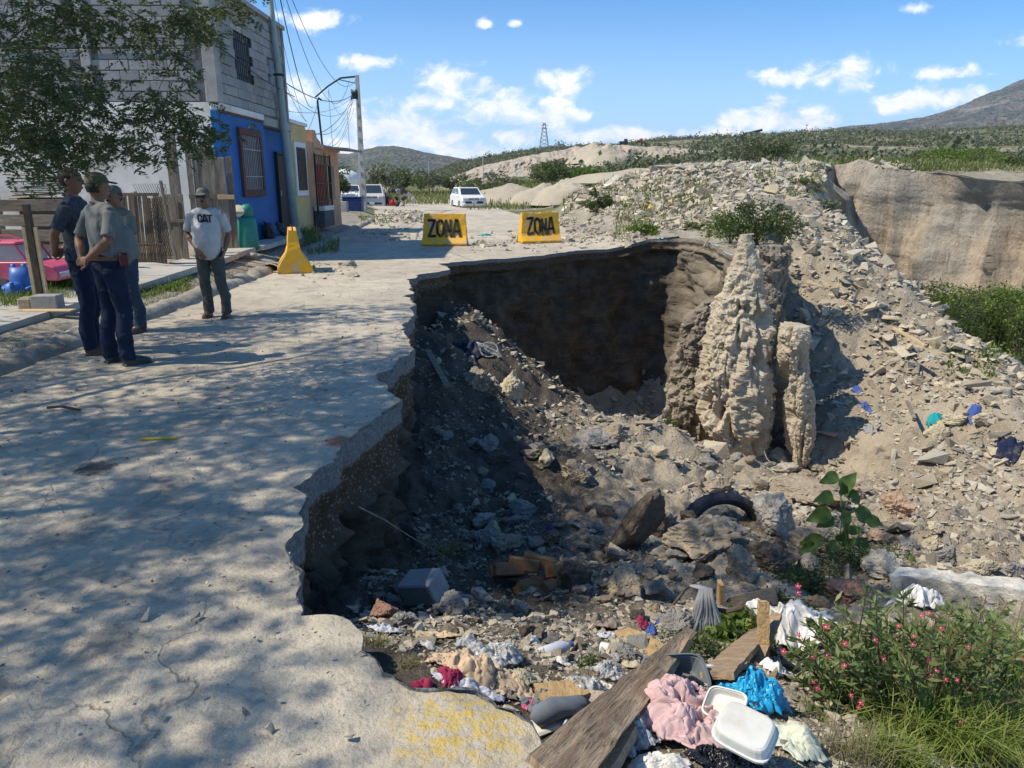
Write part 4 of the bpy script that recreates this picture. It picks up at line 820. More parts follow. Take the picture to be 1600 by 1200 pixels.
for (u, vb, Y, w, h, m, lb, n) in [
 (1130,286,33,52,22,M_LUSH,'small bright green bush on top of the rubble mound',1500),(936,318,31,32,30,M_BUSH,'small upright green bush left of the rubble mound',1300),(918,318,40,50,14,M_SAGE,'straw coloured weeds below the mound',700),
 (1185,376,16.9,84,68,M_DARKL,'dark bush standing on the corner of the pit',2600),(1140,376,17.4,84,56,M_LUSH,'bright green weeds left of the dark bush on the pit corner',1800),(1222,378,16.8,62,62,M_BUSH,'green bush overhanging the right of the pit corner',1700),(1104,374,20.6,48,30,M_BUSH,'low weeds on the far lip of the pit',1100),
 (1012,376,20.9,40,28,M_LUSH,'leafy weed clump on the far lip beside the street',1300),(1052,376,20.8,44,20,M_BUSH,'low green weeds between the clump and the bushes',900),(1258,300,29,40,22,M_BUSH,'small green weeds on the crest left of the bluff',800),
 (1290,330,25,34,20,M_SAGE,'straggly weeds on the crest of the debris slope',600),(1240,270,36,60,14,M_SAGE,'low dry bush on the plateau left of the bluff',800),(1420,268,39.5,36,14,M_SAGE,'dry tuft on the lip of the bluff',500),
 (1495,540,24,100,92,M_DARKL,'dark broad-leaved shrub in the canyon beside the debris ridge',3200),(1582,592,19,60,50,M_DARKL,'dark shrub at the right edge behind the debris ridge',1600),(1430,486,30,90,60,M_BUSH,'green shrub at the foot of the bluff',1700),(1528,500,27,120,84,M_LUSH,'wide green shrub among the reeds below the bluff',3000),(1598,520,25,70,80,M_LUSH,'bright shrub at the right edge below the bluff',1600),
 (1036,712,13.2,34,42,M_BUSH,'small leafy weed on the rubble in front of the far pit wall',700),(1506,560,17.2,30,20,M_LUSH,'yellow green weed on the debris ridge',500)]:
    bush_px(u, vb, Y, w, h, m, lb, n, 5.5, lumps=9, g=(.45 if Y in (16.9, 17.4, 16.8) else .3 if Y in (20.6, 20.9, 20.8) else None))
for i_ in range(14):
    u_ = random.uniform(1320, 1600); bush_px(u_, random.uniform(256, 266), random.uniform(44, 62), random.uniform(16, 40), random.uniform(7, 16), random.choice([M_SAGE, M_BUSH]), 'small desert shrub on the flat ground behind the top of the bluff', 420, 4.5, group='shrubs on the flat behind the bluff', lumps=6)
# reeds in the canyon
for (u, vb, Y, w, h, lb) in [(1530,500,29,150,74,'tall feathery reeds at the foot of the bluff'),(1455,500,31,70,60,'thin reeds leaning left at the foot of the bluff'),(1590,490,27,80,56,'reeds at the right edge of the canyon')]:
    p = P(u, vb, Y); k = Y/F; n = 1500; g = np.c_[p.x+RNG.normal(0, .28, n)*w*k, Y+RNG.normal(0, .8, n), np.zeros(n)]; g[:, 2] = zL(g[:, :2]); hh = (CAMZ+s_of(vb-h)*Y-g[:, 2])*RNG.uniform(.45, 1.0, n)
    e = empty('reeds', p, 0, lb, 'reeds', 'reeds in the canyon'); V, Fq, t = blades(g-np.array(p), np.maximum(hh, .3), .045, .5, .35); npobj('blades', V, Fq, M_BUSH, e, tint=t)
    q = crown_pts(900, w*k, h*k*.7, 8)+[0, 0, .2]; V, Fq, t = leaves(q, .3, .2, .2); npobj('foliage', V, Fq, M_LUSH, e, tint=t)
# grass and weeds as ground cover
def grass_px(cells, mat, label, hpx=12, wpx=1.2, name='grass', lean=.5, dy=.0, lowr=False):
    pts = []; hs = []; ws = []
    for (u0, u1, v0, v1, n, hf) in cells:
        for _ in range(n):
            u = random.uniform(u0, u1); v = random.uniform(v0, v1)
            if lowr or v < 308: p = hit(u, v, 8 if v < 308 else 2, 95)
            else:
                z = 0
                for _k in range(3): p = PZ(u, v, z); z = zU1(p.x, p.y)
                p = Vector((p.x, p.y, z))
            if p.y > 120 or p.y < 0 or (not lowr and v >= 308 and inpit(p.x, p.y)): continue
            pts.append((p.x, p.y, p.z-.01)); hs.append(hpx*hf*p.y/F*random.uniform(.4, 1.2)); ws.append(wpx*p.y/F)
    V, Fq, t = blades(np.array(pts), np.array(hs), np.array(ws), lean, .4); return tag(npobj(name, V, Fq, mat, tint=t), label, 'grass', kind='stuff')
grass_px([(728,850,310,328,900,.8),(880,965,322,345,1300,.9),(600,700,296,320,1200,.7),(780,900,285,312,900,.8),(960,1010,352,372,500,1.2),(1000,1110,352,374,900,1.1),(1225,1290,300,345,400,1.0),(900,1000,298,318,500,.8),(1180,1300,262,285,700,.9),(1300,1600,250,268,900,.8),(700,1000,272,292,900,.9),(1310,1600,250,268,2200,.8),(730,920,284,306,700,.9)], M_GRASS, 'weedy grass on the verges and banks', 13, 1.5)
grass_px([(478,530,378,396,420,.9),(470,500,372,400,260,1.1),(560,610,338,352,200,.5),(458,490,366,380,160,1.0)], M_GRASS, 'rough grass on the pavement edge round the green pole', 14, 1.3)
grass_px([(74,132,436,462,900,1.0),(0,60,462,488,800,1.0),(215,300,448,470,700,.5)], M_LUSH, 'green weeds growing round the pink toy car and the kerb strip', 22, 1.6)
grass_px([(1540,1600,478,560,900,1.0),(1480,1560,545,590,300,.7)], M_LUSH, 'green weeds covering the canyon floor', 14, 2.5, lowr=True)
grass_px([(600,760,302,320,500,1),(850,1000,255,290,600,.8),(1150,1300,275,300,500,.8)], M_DRYG, 'dry straw coloured grass on the waste ground', 12, 1.3)
def zslope(o, n, u0, u1, size, mat, label, tmin, tmax, dens):
    _, X, Y, Z, T = o; a = X.shape; i = RNG.uniform(0, a[0]-2, n); j = RNG.uniform(0, a[1]-2, n); ii = i.astype(int); jj = j.astype(int); x = X[ii, jj]+(X[ii+1, jj+1]-X[ii, jj])*RNG.random(n); y = Y[ii, jj]+(Y[ii+1, jj]-Y[ii, jj])*RNG.random(n); z = (Z[ii, jj]+Z[ii+1, jj+1])/2; t = T[ii, jj]
    c = np.c_[x, y, z]; uu = 800+x/y*F; m = (t > tmin) & (t < tmax) & (uu > u0) & (uu < u1) & (fbm(c, 3, .03, .6) > dens); c = c[m]; n = len(c)
    s = size*RNG.lognormal(0, .35, n); L = 34; k = np.repeat(np.arange(n), L); d = RNG.normal(0, .42, (n*L, 3)); d[:, 2] = np.abs(d[:, 2])*.9
    q = c[k]+d*s[k][:, None]*.6; V, Fq, tt = leaves(q, (s[k]*.2), .8, .3, tint=np.clip(np.repeat(RNG.random(n), L)*.7+RNG.random(n*L)*.3, 0, 1)); return tag(npobj('scrub', V, Fq, mat, tint=tt), label, 'scrub', kind='stuff')
zslope(oC, 12000, 860, 1640, 1.9, M_SAGE, 'round desert bushes dotted over the long slope', 0, .985, -.08)
zslope(oB, 6000, 620, 1000, 1.9, M_SAGE, 'bushes dotted over the low ridge', .2, .985, -.3)
# ---------------------------------------------------------------- kerb, pavement
M_KERB = simple('worn_kerb_concrete', (.37,.335,.275), (.25,.22,.175), 5, .9, .7, 30, .01, 'World', dirt=(.20,.18,.14))
M_PAVE = simple('pavement_concrete', (.47,.44,.38), (.36,.335,.29), 2.2, .9, .6, 26, .008, 'World', dirt=(.30,.26,.20))
def kerb_run(y0, y1, label):
    ys = np.arange(y0, y1, .045); kx = kerb_x(ys); prof = [(.07,-.05),(.06,.02),(.0,.10),(-.05,.125),(-.12,.13),(-.18,.12),(-.22,.05)]
    V = []; 
    for y, x in zip(ys, kx):
        for a, b in prof: V.append((x+a*1.15, y, float(zroad(y))+b*1.05))
    V = np.array(V); n = fbm(V, 5, 3, .65)*.05+np.minimum(fbm(V+9, 4, 1.5, .65)+.05, 0)*.16; V[:, 2] += n*(np.tile([p[1] > 0 for p in prof], len(ys))); V[:, 0] += fbm(V+4, 4, 4, .65)*.045
    V[:, 2] = np.maximum(V[:, 2], -.06); k = len(prof); id2 = np.arange(len(V)).reshape(-1, k); Fq = np.stack([id2[:-1, :-1], id2[:-1, 1:], id2[1:, 1:], id2[1:, :-1]], -1).reshape(-1, 4)
    tag(npobj('kerb', V, Fq, M_KERB, smooth=True), label, kind='structure')
kerb_run(2, 14.6, 'worn rounded kerb of the near street'); kerb_run(14.9, 34, 'broken kerb of the far street')
pv = bpy.data.objects.new('pavement', None); COL.objects.link(pv); tag(pv, 'concrete pavement slabs in front of the yards', kind='structure')
for (x0, x1, y0, y1) in [(-6.95,-5.5,4.2,5.7),(-6.95,-5.5,5.72,7.2),(-6.95,-5.52,7.23,8.7),(-6.9,-5.5,8.73,10.2),(-6.8,-5.45,10.24,11.7),(-6.75,-5.45,11.73,13.1),(-6.1,-5.4,13.2,14.7),(-6.05,-5.45,14.74,16.2),(-6.0,-5.42,16.3,17.9),(-6.0,-5.5,18,19.6)]:
    nx, ny = 9, 10; X, Y = np.meshgrid(np.linspace(x0, x1, nx), np.linspace(y0, y1, ny)); Q = np.c_[X.ravel(), Y.ravel()]; z = np.maximum(zU(Q), np.interp(Q[:, 1], [0, 8, 11, 16, 22], [.18, .18, .24, .36, .38]))+.045+fbm(np.c_[Q, Q[:, 0]*0], 3, 1.5, .5)*.012
    V = np.c_[Q, z]; n = len(V); V = np.r_[V, V-[0, 0, .1]]; id2 = np.arange(n).reshape(ny, nx); F1 = np.stack([id2[:-1, :-1], id2[:-1, 1:], id2[1:, 1:], id2[1:, :-1]], -1).reshape(-1, 4)
    rim = list(id2[0])+list(id2[1:, -1])+list(id2[-1, -2::-1])+list(id2[-2:0:-1, 0]); F2 = [(rim[i], rim[(i+1) % len(rim)], rim[(i+1) % len(rim)]+n, rim[i]+n) for i in range(len(rim))]
    npobj('slab', V, np.r_[F1, np.array(F2)], M_PAVE, pv)
def grass_w(cells, mat, label, h=.08, w=.006, lean=.6):
    C = []; H = []
    for (x0, x1, y0, y1, n, hf) in cells:
        q = np.c_[RNG.uniform(x0, x1, n), RNG.uniform(y0, y1, n)]; q = q[fbm(np.c_[q, q[:, :1]*0], 2, 1.4, .5) > -.18]; C.append(np.c_[q, zU(q)-.01]); H.append(h*hf*RNG.uniform(.4, 1.3, len(q)))
    V, Fq, t = blades(np.concatenate(C), np.concatenate(H), w, lean, .5); return tag(npobj('grass', V, Fq, mat, tint=t), label, 'grass', kind='stuff')
grass_w([(-5.45,-4.92,9.2,13.5,2600,.7),(-5.4,-4.95,5,9,700,.5),(-7.2,-6.0,9.5,10.1,1500,1.7),(-7.3,-6.9,8.3,9.8,900,1.3),(-6.5,-5.6,9.5,9.95,900,1.8),(-4.72,-4.6,8,13,260,.4)], M_GRASS, 'patchy green grass between kerb and pavement and round the toys')
grass_w([(-5.5,-4.95,13.5,17,900,.7),(-8,-6.2,11,13,700,.8)], M_DRYG, 'dry grass along the kerb near the houses')

# ---------------------------------------------------------------- houses
M_BLOCK = simple('grey_concrete_block', (.33,.325,.31), (.25,.245,.235), 6, .95, .7, 45, .006, vary=.22, dirt=(.38,.37,.34))
M_MORT = simple('rough_mortar', (.30,.29,.27), (.22,.21,.20), 12, .95, .6); M_COLC = simple('cast_concrete', (.40,.385,.345), (.30,.285,.26), 3, .92, .6, dirt=(.22,.20,.17))
M_PLAST = simple('stained_white_plaster', (.80,.77,.70), (.66,.62,.55), 1.4, .92, .5, 20, .006, dirt=(.42,.36,.28))
M_BLUE = simple('bright_blue_paint', (.004,.115,.34), (.003,.085,.26), 1.6, .6, .4, 18, .005, dirt=(.015,.12,.42)); M_BROWN = simple('dark_red_brown_paint', (.12,.055,.05), (.085,.04,.038), 6, .7)
M_DARK = simple('dark_interior', (.02,.022,.026), (.03,.03,.033), 4, .35, 0, spec=.5); M_IRON = simple('black_iron', (.03,.03,.032), (.05,.045,.04), 20, .6, .3, metal=.3)
M_WHITE = simple('white_paint', (.78,.78,.75), (.68,.68,.64), 6, .6, .2); M_YELH = simple('cream_yellow_paint', (.62,.47,.22), (.52,.38,.17), 1.5, .85, .4, dirt=(.42,.36,.26)); M_PEACH = simple('peach_paint', (.56,.34,.22), (.46,.27,.17), 1.5, .85, .4, dirt=(.60,.42,.20))
M_REDD = simple('red_door_paint', (.42,.045,.03), (.32,.03,.025), 3, .6, .2)
M_WOOD = simple('weathered_board', (.27,.225,.17), (.17,.14,.105), 5, .9, .7, 22, .006, stretch=(6, 6, 1), vary=.3, dirt=(.36,.33,.28)); M_WOODH = simple('weathered_plank', (.29,.235,.18), (.17,.135,.10), 5, .9, .7, 22, .006, stretch=(1, 6, 6), vary=.3, dirt=(.36,.32,.27))
M_PALEW = simple('pale_new_batten', (.58,.43,.25), (.48,.34,.19), 6, .8, .4, stretch=(5, 5, 1))
HZ = .30
def grille(mb, x, y0, y1, z0, z1, n, r=.008, mi=0, hb=2):
    for i in range(n): y = y0+(y1-y0)*(i+.5)/n; mb.cyl((x, y, z0), (x, y, z1), r, 5, mi)
    for j in range(hb): z = z0+(z1-z0)*(j+.5)/hb; mb.box((x, (y0+y1)/2, z), (r*2.4, y1-y0, r*2.4), mi=mi)
def blockwall(parent, origin, du, x0, x1, z0, z1, holes=(), name='block', off=0):
    """running-bond wall of separate blocks: du unit direction of the wall, face proud of the mortar"""
    du = Vector(du); nrm = Vector((du.y, -du.x, 0)); me0 = MB().box((0, 0, 0), (.39, .16, .19)).mesh('block', .008); me0.materials.append(M_BLOCK); half = MB().box((0, 0, 0), (.19, .16, .19)).mesh('block', .008); half.materials.append(M_BLOCK)
    rz = math.atan2(du.y, du.x); j = 0; z = z0+.1; cnt = 0; rest = MB()
    while z+.09 < z1:
        x = x0+(.2 if j % 2 == 0 else .1)+0; k = 0
        if j % 2: 
            items = [(x0+.1, half)]+[(x0+.4+.4*i, me0) for i in range(int((x1-x0-.2)/.4))]
        else: items = [(x0+.2+.4*i, me0) for i in range(int((x1-x0)/.4))]
        for (xc, me) in items:
            if xc+.1 > x1 or any(h0 < xc < h1 and hz0 < z < hz1 for (h0, h1, hz0, hz1) in holes): continue
            o = bpy.data.objects.new(name, me); COL.objects.link(o); o.parent = parent; p = Vector(origin)+du*xc; o.location = (p.x+nrm.x*random.uniform(-.004, .006), p.y+nrm.y*random.uniform(-.004, .006), z+random.uniform(-.003, .003)); o.rotation_euler = (0, random.gauss(0, .004), rz); cnt += 1
        z += .203; j += 1
    return cnt
FX = -6.12; FY = 16.3
h1 = empty('two_storey_house', (0, 0, 0), 0, 'two-storey house with grey block upper floor, white side wall and bright blue front', 'house')
mb = MB(); mb.box((-10.6, FY+.15, 1.7), (8.9, .2, 3.3)); mb.build('side_wall', M_PLAST, h1)
mb = MB(); mb.box((-10.6, FY+.2, 4.6), (8.9, .13, 2.5)); mb.box((-6.24, 19.0, 4.5), (.12, 5.2, 2.4)); mb.build('mortar_core', M_MORT, h1)
mb = MB(); mb.box((-6.22, FY+.14, 4.56), (.26, .30, 2.42)); mb.build('corner_column', M_COLC, h1, .01)
mb = MB(); mb.box((-8.75, FY+.13, 4.56), (.2, .24, 2.42)); mb.build('column', M_COLC, h1, .01)
blockwall(h1, (-15, FY+.13, 0), (1, 0, 0), 4.5, 8.65, 3.36, 5.72, holes=[(6.1, 6.4, 0, 9)])
WH = [(1.0, 2.15, 3.92, 5.0), (3.3, 4.15, 3.92, 4.8)]
blockwall(h1, (FX-.08, FY+.3, 0), (0, 1, 0), 0, 4.8, 3.36, 5.72, holes=[(a-.05, b+.05, c-.02, d+.05) for a, b, c, d in WH])
for i, (a, b, c, d) in enumerate(WH):
    y0, y1 = FY+.3+a, FY+.3+b; w = MB(); w.box((FX-.1, (y0+y1)/2, d+.06), (.2, y1-y0+.3, .16)); w.build('lintel', M_COLC, h1)
    w = MB(); w.box((FX-.045, (y0+y1)/2, (c+d)/2), (.02, y1-y0, d-c)); wo = w.build('window', M_DARK, h1)
    for (yy, zz, dy_, dz_) in ((y0-.12, (c+d)/2, .24, d-c+.1), (y1+.12, (c+d)/2, .24, d-c+.1), ((y0+y1)/2, c-.1, y1-y0+.4, .2)): w = MB(); w.box((FX-.07, yy, zz), (.12, dy_, dz_)); w.build('jamb', M_MORT, h1)
    g = MB(); 
    if i == 0: grille(g, FX-.02, y0, y1, c, d, 9, .009, hb=3); g.box((FX-.03, y0, (c+d)/2), (.04, .05, d-c)); g.box((FX-.03, y1, (c+d)/2), (.04, .05, d-c)); g.box((FX-.03, (y0+y1)/2, d), (.04, y1-y0, .05)); g.box((FX-.03, (y0+y1)/2, c), (.04, y1-y0, .05)); g.build('frame', M_IRON, wo)
    else: g.box((FX-.06, (y0+y1)/2, (c+d)/2), (.03, y1-y0, d-c)); g.build('shutter', simple('blue_tarp', (.03,.10,.26), (.02,.07,.2), 5), wo)
# blue ground floor
mb = MB(); mb.box((FX-.09, 17.72, 1.72), (.18, 2.84, 2.95)); mb.build('front_wall', M_BLUE, h1, .01)
mb = MB(); mb.box((FX-.30, 20.3, 1.66), (.18, 2.32, 2.85)); mb.build('recessed_wall', M_BLUE, h1, .01)
mb = MB(); mb.box((FX-.06, 17.7, 3.27), (.24, 2.75, .14)); mb.build('ledge', M_PLAST, h1, .015); mb = MB(); mb.box((FX-.1, 20.3, 3.2), (.3, 2.35, .2)); mb.build('slab_edge', M_COLC, h1, .01)
mb = MB(); mb.box((FX+.004, 17.7, 3.175), (.03, 2.8, .05)); mb.build('trim', M_BROWN, h1)
y0, y1, z0, z1 = 17.25, 18.75, 1.42, 2.92
mb = MB(); mb.box((FX+.02, (y0+y1)/2, z1-.07), (.10, y1-y0, .15)); mb.box((FX+.02, (y0+y1)/2, z0+.07), (.10, y1-y0, .15)); mb.box((FX+.02, y0+.07, (z0+z1)/2), (.10, .15, z1-z0-.3)); mb.box((FX+.02, y1-.07, (z0+z1)/2), (.10, .15, z1-z0-.3)); fr = mb.build('window', M_BROWN, h1, .006)
mb = MB(); mb.box((FX+.004, (y0+y1)/2, (z0+z1)/2), (.012, y1-y0-.28, z1-z0-.28)); mb.build('pane', M_DARK, fr)
g = MB(); grille(g, FX+.05, y0+.15, y1-.15, z0+.15, z1-.15, 10, .009, hb=2); g.build('grille', simple('pale_grey_iron', (.42,.42,.42), (.3,.3,.3), 9), fr)
mb = MB(); mb.box((FX-.19, 20.95, 1.4), (.06, .85, 2.1)); dr = mb.build('door', simple('dark_brown_door', (.06,.04,.03), (.09,.06,.045), 6, .7, stretch=(6,6,1)), h1, .004); mb = MB(); mb.box((FX-.17, 20.5, 1.42), (.1, .06, 2.14)); mb.box((FX-.17, 21.4, 1.42), (.1, .06, 2.14)); mb.box((FX-.17, 20.95, 2.5), (.1, .96, .06)); mb.build('frame', M_IRON, dr)
mb = MB(); mb.box((FX-.15, 20.65, 1.45), (.03, .04, .14)); mb.build('handle', simple('steel', (.5,.5,.5), None, 9, .4, 0, metal=.8), dr)
mb = MB(); mb.box((-10.6, 18.95, 5.72), (9.0, 5.2, .1)); mb.build('roof', M_COLC, h1); mb = MB(); mb.box((-10.6, 21.45, 2.9), (8.9, .15, 5.5)); mb.box((-15, 19, 2.9), (.15, 5.0, 5.5)); mb.build('back_wall', M_MORT, h1)
def strokes(parent, name, segs, w, th, place, mat):
    """letters as flat bars: segs = list of polylines in the (a,b) plane; place maps (a,b,depth) to a point"""
    mb = MB()
    for pl in segs:
        for (a, b) in zip(pl[:-1], pl[1:]):
            a, b = Vector(a), Vector(b); d = (b-a); n = Vector((-d.y, d.x)).normalized()*w/2; e = d.normalized()*w*.35; a = a-e; b = b+e
            q = [a+n, b+n, b-n, a-n]; vs = [place(p.x, p.y, 0) for p in q]+[place(p.x, p.y, th) for p in q]; mb.add(vs, [(0, 1, 2, 3), (7, 6, 5, 4), (0, 4, 5, 1), (1, 5, 6, 2), (2, 6, 7, 3), (3, 7, 4, 0)])
    return mb.build(name, mat, parent)
strokes(h1, 'house_number', [[(.11,.2),(.0,.2),(.0,.11),(.1,.11),(.11,.02),(.0,0)], [(.2,.17),(.26,.21),(.31,.16),(.2,0),(.32,0)]], .028, .012, lambda a, b, d: (FX-.205+d, 19.15+a*1.0, 1.9+b*1.1), M_WHITE)
mb = MB(); mb.box((FX-.19, 19.02, 2.02), (.06, .09, .16)); mb.build('meter_box', M_IRON, h1, .01)
# cables pinned across the block wall
mb = MB(); mb.tube([(-12, FY+.02, 4.42), (-9, FY+.02, 4.38), (-6.15, FY+.01, 4.45), (-6.0, FY+.2, 4.4), (-5.95, 19, 4.1), (-5.95, 21.5, 4.0)], .012, 5); mb.build('wall_cable', M_IRON, h1)

h2 = empty('yellow_house', (0, 0, 0), 0, 'small cream yellow single-storey house with a white framed window behind the green pole', 'house')
mb = MB(); mb.box((-10.2, 22.45, 1.8), (8.0, 1.75, 3.1)); mb.build('wall', M_YELH, h2, .02); mb = MB(); mb.box((-10.2, 22.45, 3.4), (8.1, 1.85, .10)); mb.build('cornice', M_PLAST, h2, .01)
mb = MB(); mb.box((-6.17, 22.4, 2.12), (.06, 1.15, 1.5)); fr = mb.build('window', M_WHITE, h2, .01); mb = MB(); mb.box((-6.13, 22.4, 2.12), (.03, .86, 1.2)); mb.build('pane', M_DARK, fr); g = MB(); grille(g, -6.1, 22.0, 22.8, 1.53, 2.7, 7, .008); g.build('grille', M_IRON, fr)
h3 = empty('orange_house', (0, 0, 0), 0, 'peach and orange house with a stepped parapet, a red door and an iron grille', 'house')
mb = MB(); mb.box((-10.2, 23.75, 1.6), (8.0, .8, 2.75)); mb.box((-10.25, 25.9, 1.5), (8.0, 3.5, 2.6)); mb.build('wall', M_PEACH, h3, .01)
mb = MB(); mb.prism([(24.0, 2.8), (24.0, 3.32), (24.35, 3.32), (24.5, 3.1), (24.9, 3.02), (25.0, 2.8)], -6.5, -6.17, 'x'); mb.box((-6.3, 26.3, 2.86), (.25, 2.7, .16)); mb.build('parapet', M_PEACH, h3)
for y_ in (24.1, 25.6): mb = MB(); mb.box((-6.2, y_, 1.5), (.08, .12, 2.4)); mb.build('pilaster', M_YELH, h3)
mb = MB(); mb.box((-6.22, 24.75, 1.3), (.06, .8, 2.0)); mb.build('door', M_REDD, h3, .005); mb = MB(); mb.box((-6.22, 26.3, 1.75), (.05, .7, 1.1)); mb.build('window', M_DARK, h3)
mb = MB(); mb.box((-5.95, 26.6, 2.86), (1.1, 2.4, .06), Matrix.Rotation(.08, 3, 'Y')); mb.build('canopy', simple('grey_sheet', (.25,.25,.25), (.18,.18,.18), 6, .7), h3)
g = MB(); grille(g, -5.98, 23.3, 25.2, .9, 2.55, 10, .012, hb=3); g.box((-5.98, 23.3, 1.7), (.05, .05, 1.8)); g.box((-5.98, 25.2, 1.7), (.05, .05, 1.8)); g.box((-5.98, 24.25, 2.55), (.04, 1.9, .04)); g.build('grille', M_IRON, h3)
lw = empty('low_wall', (-6.0, 24.2, .42), 0, 'low dark grey wall with a white cap in front of the orange house', 'wall'); mb = MB(); mb.box((0, 0, .22), (.3, 1.3, .5)); mb.build('base', simple('grey_paint', (.10,.11,.11), (.07,.08,.08), 5), lw); mb = MB(); mb.box((0, 0, .54), (.32, 1.34, .14)); mb.build('cap', M_PLAST, lw, .01)

# ---------------------------------------------------------------- poles and wires
M_GPOLE = simple('pale_green_steel', (.30,.37,.34), (.25,.31,.29), 4, .5, .15, dirt=(.36,.38,.34)); M_CPOLE = simple('pole_concrete', (.47,.45,.41), (.38,.36,.33), 4, .9, .4, vary=0)
gp = empty('street_light_pole', (-5.86, 20.3, .3), 0, 'tall pale green steel pole leaning slightly in front of the blue house', 'pole')
mb = MB(); mb.tube([(0, 0, -.1), (-.06, 0, 2.0), (-.18, 0, 5.6), (-.28, 0, 8.6)], [.118, .105, .07, .055], 16); mb.build('shaft', M_GPOLE, gp, smooth=True)
mb = MB(); mb.lathe([(.15, -.05), (.16, .1), (.13, .14), (.12, .3)], 14); mb.build('base', M_GPOLE, gp); mb = MB(); mb.box((-.12, 0, 4.1), (.24, .2, .05)); mb.build('clamp', M_IRON, gp)
mb = MB(); mb.tube([(-.28, 0, 8.5), (.3, -.1, 8.9), (1.2, -.2, 9.0)], [.035, .03, .03], 8); mb.build('arm', M_GPOLE, gp); mb = MB(); mb.box((1.45, -.2, 9.0), (.6, .22, .12), taper=.7); mb.build('lamp', M_GPOLE, gp, .02)
cp = empty('utility_pole', (-8.62, 44, .1), 0, 'straight pale concrete utility pole beside the parked vans', 'pole')
mb = MB(); mb.box((0, 0, 3.7), (.36, .3, 7.5), taper=.55); mb.build('shaft', M_CPOLE, cp, .01)
for i in range(9):
    mb = MB(); mb.box((0, -.165+.0085*i, .9+i*.62), (.09, .02, .22)); mb.build('recess_shade', simple('recess_shade_grey', (.25,.24,.22), None, 5), cp)  # plates on the face, painted dark to stand for shade in recesses
mb = MB(); mb.tube([(0, 0, 7.38), (-.9, -.1, 7.28), (-1.6, -.2, 6.85), (-2.3, -.4, 6.25)], [.05, .05, .045, .045], 8); mb.tube([(0, 0, 7.0), (-1.0, -.1, 7.2)], .025, 6); mb.build('lamp_arm', M_IRON, cp)
mb = MB(); mb.tube([(-.15+.2*math.sin(i*1.7), -.3+.12*math.cos(i*2.3), 6.4+.28*math.sin(i*2.9)) for i in range(40)], .02, 5); mb.box((-.12, -.28, 6.35), (.3, .2, .35)); mb.build('cable_tangle', M_IRON, cp)
ms = empty('service_mast', P(505, 232, 26), 0, 'thin dark service mast rising from the roof of the orange house', 'pole'); t_ = P(496, 158, 26)-P(505, 232, 26); mb = MB(); mb.tube([(0, 0, -.4), tuple(t_)], .035, 8); mb.build('shaft', M_IRON, ms); mb = MB(); mb.tube([tuple(t_), tuple(t_+Vector((.05, 0, .1))), tuple(t_+Vector((.14, 0, .02)))], .03, 6); mb.build('weatherhead', M_IRON, ms)
def wire(a, b, sag, r, label, n=16, mid=None):
    a = P(*a); b = P(*b); pts = []
    for i in range(n+1): t = i/n; q = a.lerp(b, t); q.z -= sag*4*t*(1-t); pts.append(q)
    mb = MB(); mb.tube(pts, r*.72, 5); tag(mb.build('overhead_wire', M_IRON, smooth=True), label, 'wire', 'overhead wires above the houses')
PT = (552, 147, 43.7)
for (a, b, s, r, lb) in [((418,110,20),PT,.55,.022,'thick cable running from the green pole to the concrete pole'),((418,116,20),(552,158,43.7),.9,.012,'thin cable below the thick one'),((432,-30,14),(489,168,26),.6,.014,'cable curving down from the top to the service mast'),
 ((452,-12,24),(556,125,44),1.2,.014,'upper wire crossing the sky to the pole top'),((444,-12,24),(545,128,44),2.0,.014,'second wire crossing the sky to the pole top'),((425,-20,18),(478,190,24),.5,.008,'faint wire dropping to the yellow house'),
 ((420,168,20),(551,152,43.7),.4,.01,'nearly level wire from the blue house'),(PT,(475,214,23.6),.5,.016,'service cable to the yellow house roof'),(PT,(490,208,24.3),.7,.012,'service cable to the orange parapet'),(PT,(505,226,26),.9,.012,'service cable to the canopy'),((551,160,43.7),(508,232,27),.3,.01,'lower service cable to the canopy'),
 ((553,170,43.7),(524,236,30),.2,.01,'short service cable sloping to the left'),((513,140,36),(520,233,29),0,.012,'vertical drop cable left of the concrete pole'),((543,176,40),(546,232,40),.0,.014,'vertical cable bundle beside the concrete pole'),((513,141,36),(540,175,40),.5,.01,'looping cable between two drops'),
 ((558,150,43.8),(566,190,43.9),.3,.01,'slack loop on the concrete pole'),((442,118,21),(480,190,24),.2,.009,'thin drop cable over the yellow house'),((497,160,26),(476,212,23.5),.1,.010,'cable from the mast to the yellow house')]: wire(a, b, s, r, lb)
# far small poles and the pylon on the ridge
for (u, vb, vt, Y, r, lb) in [(755,288,243,110,.09,'thin pale pole standing alone beyond the hatchback'),(670,268,252,190,.12,'tiny pole at the foot of the far hill'),(918,252,236,150,.09,'thin pole by the spoil heaps'),(548,292,268,60,.03,'thin blue topped rod behind the pickup')]:
    a = P(u, vb, Y); b = P(u, vt, Y); e = empty('far_pole', a, 0, lb, 'pole'); mb = MB(); mb.tube([(0, 0, -2), (0, 0, b.z-a.z)], [r, r*.7], 6); mb.build('shaft', M_CPOLE, e)
py = P(850, 234, 400); e = empty('pylon', py, 0, 'slim lattice transmission tower on the ridge', 'pylon'); mb = MB(); H_ = P(850, 192, 400).z-py.z
for sx in (-1, 1):
    for sy in (-1, 1): mb.tube([(sx*2.6, sy*2.6, -1), (sx*.5, sy*.5, H_)], .2, 4)
for j in range(7):
    z = H_*j/7; w = 2.6-2.1*j/7; w2 = 2.6-2.1*(j+1)/7; mb.tube([(-w, -w, z), (w2, -w2, z+H_/7)], .13, 4); mb.tube([(w, -w, z), (-w2, -w2, z+H_/7)], .13, 4)
mb.build('lattice', simple('grey_steel', (.25,.26,.27), None, 5)); COL.objects[-1].parent = e
mb = MB(); 
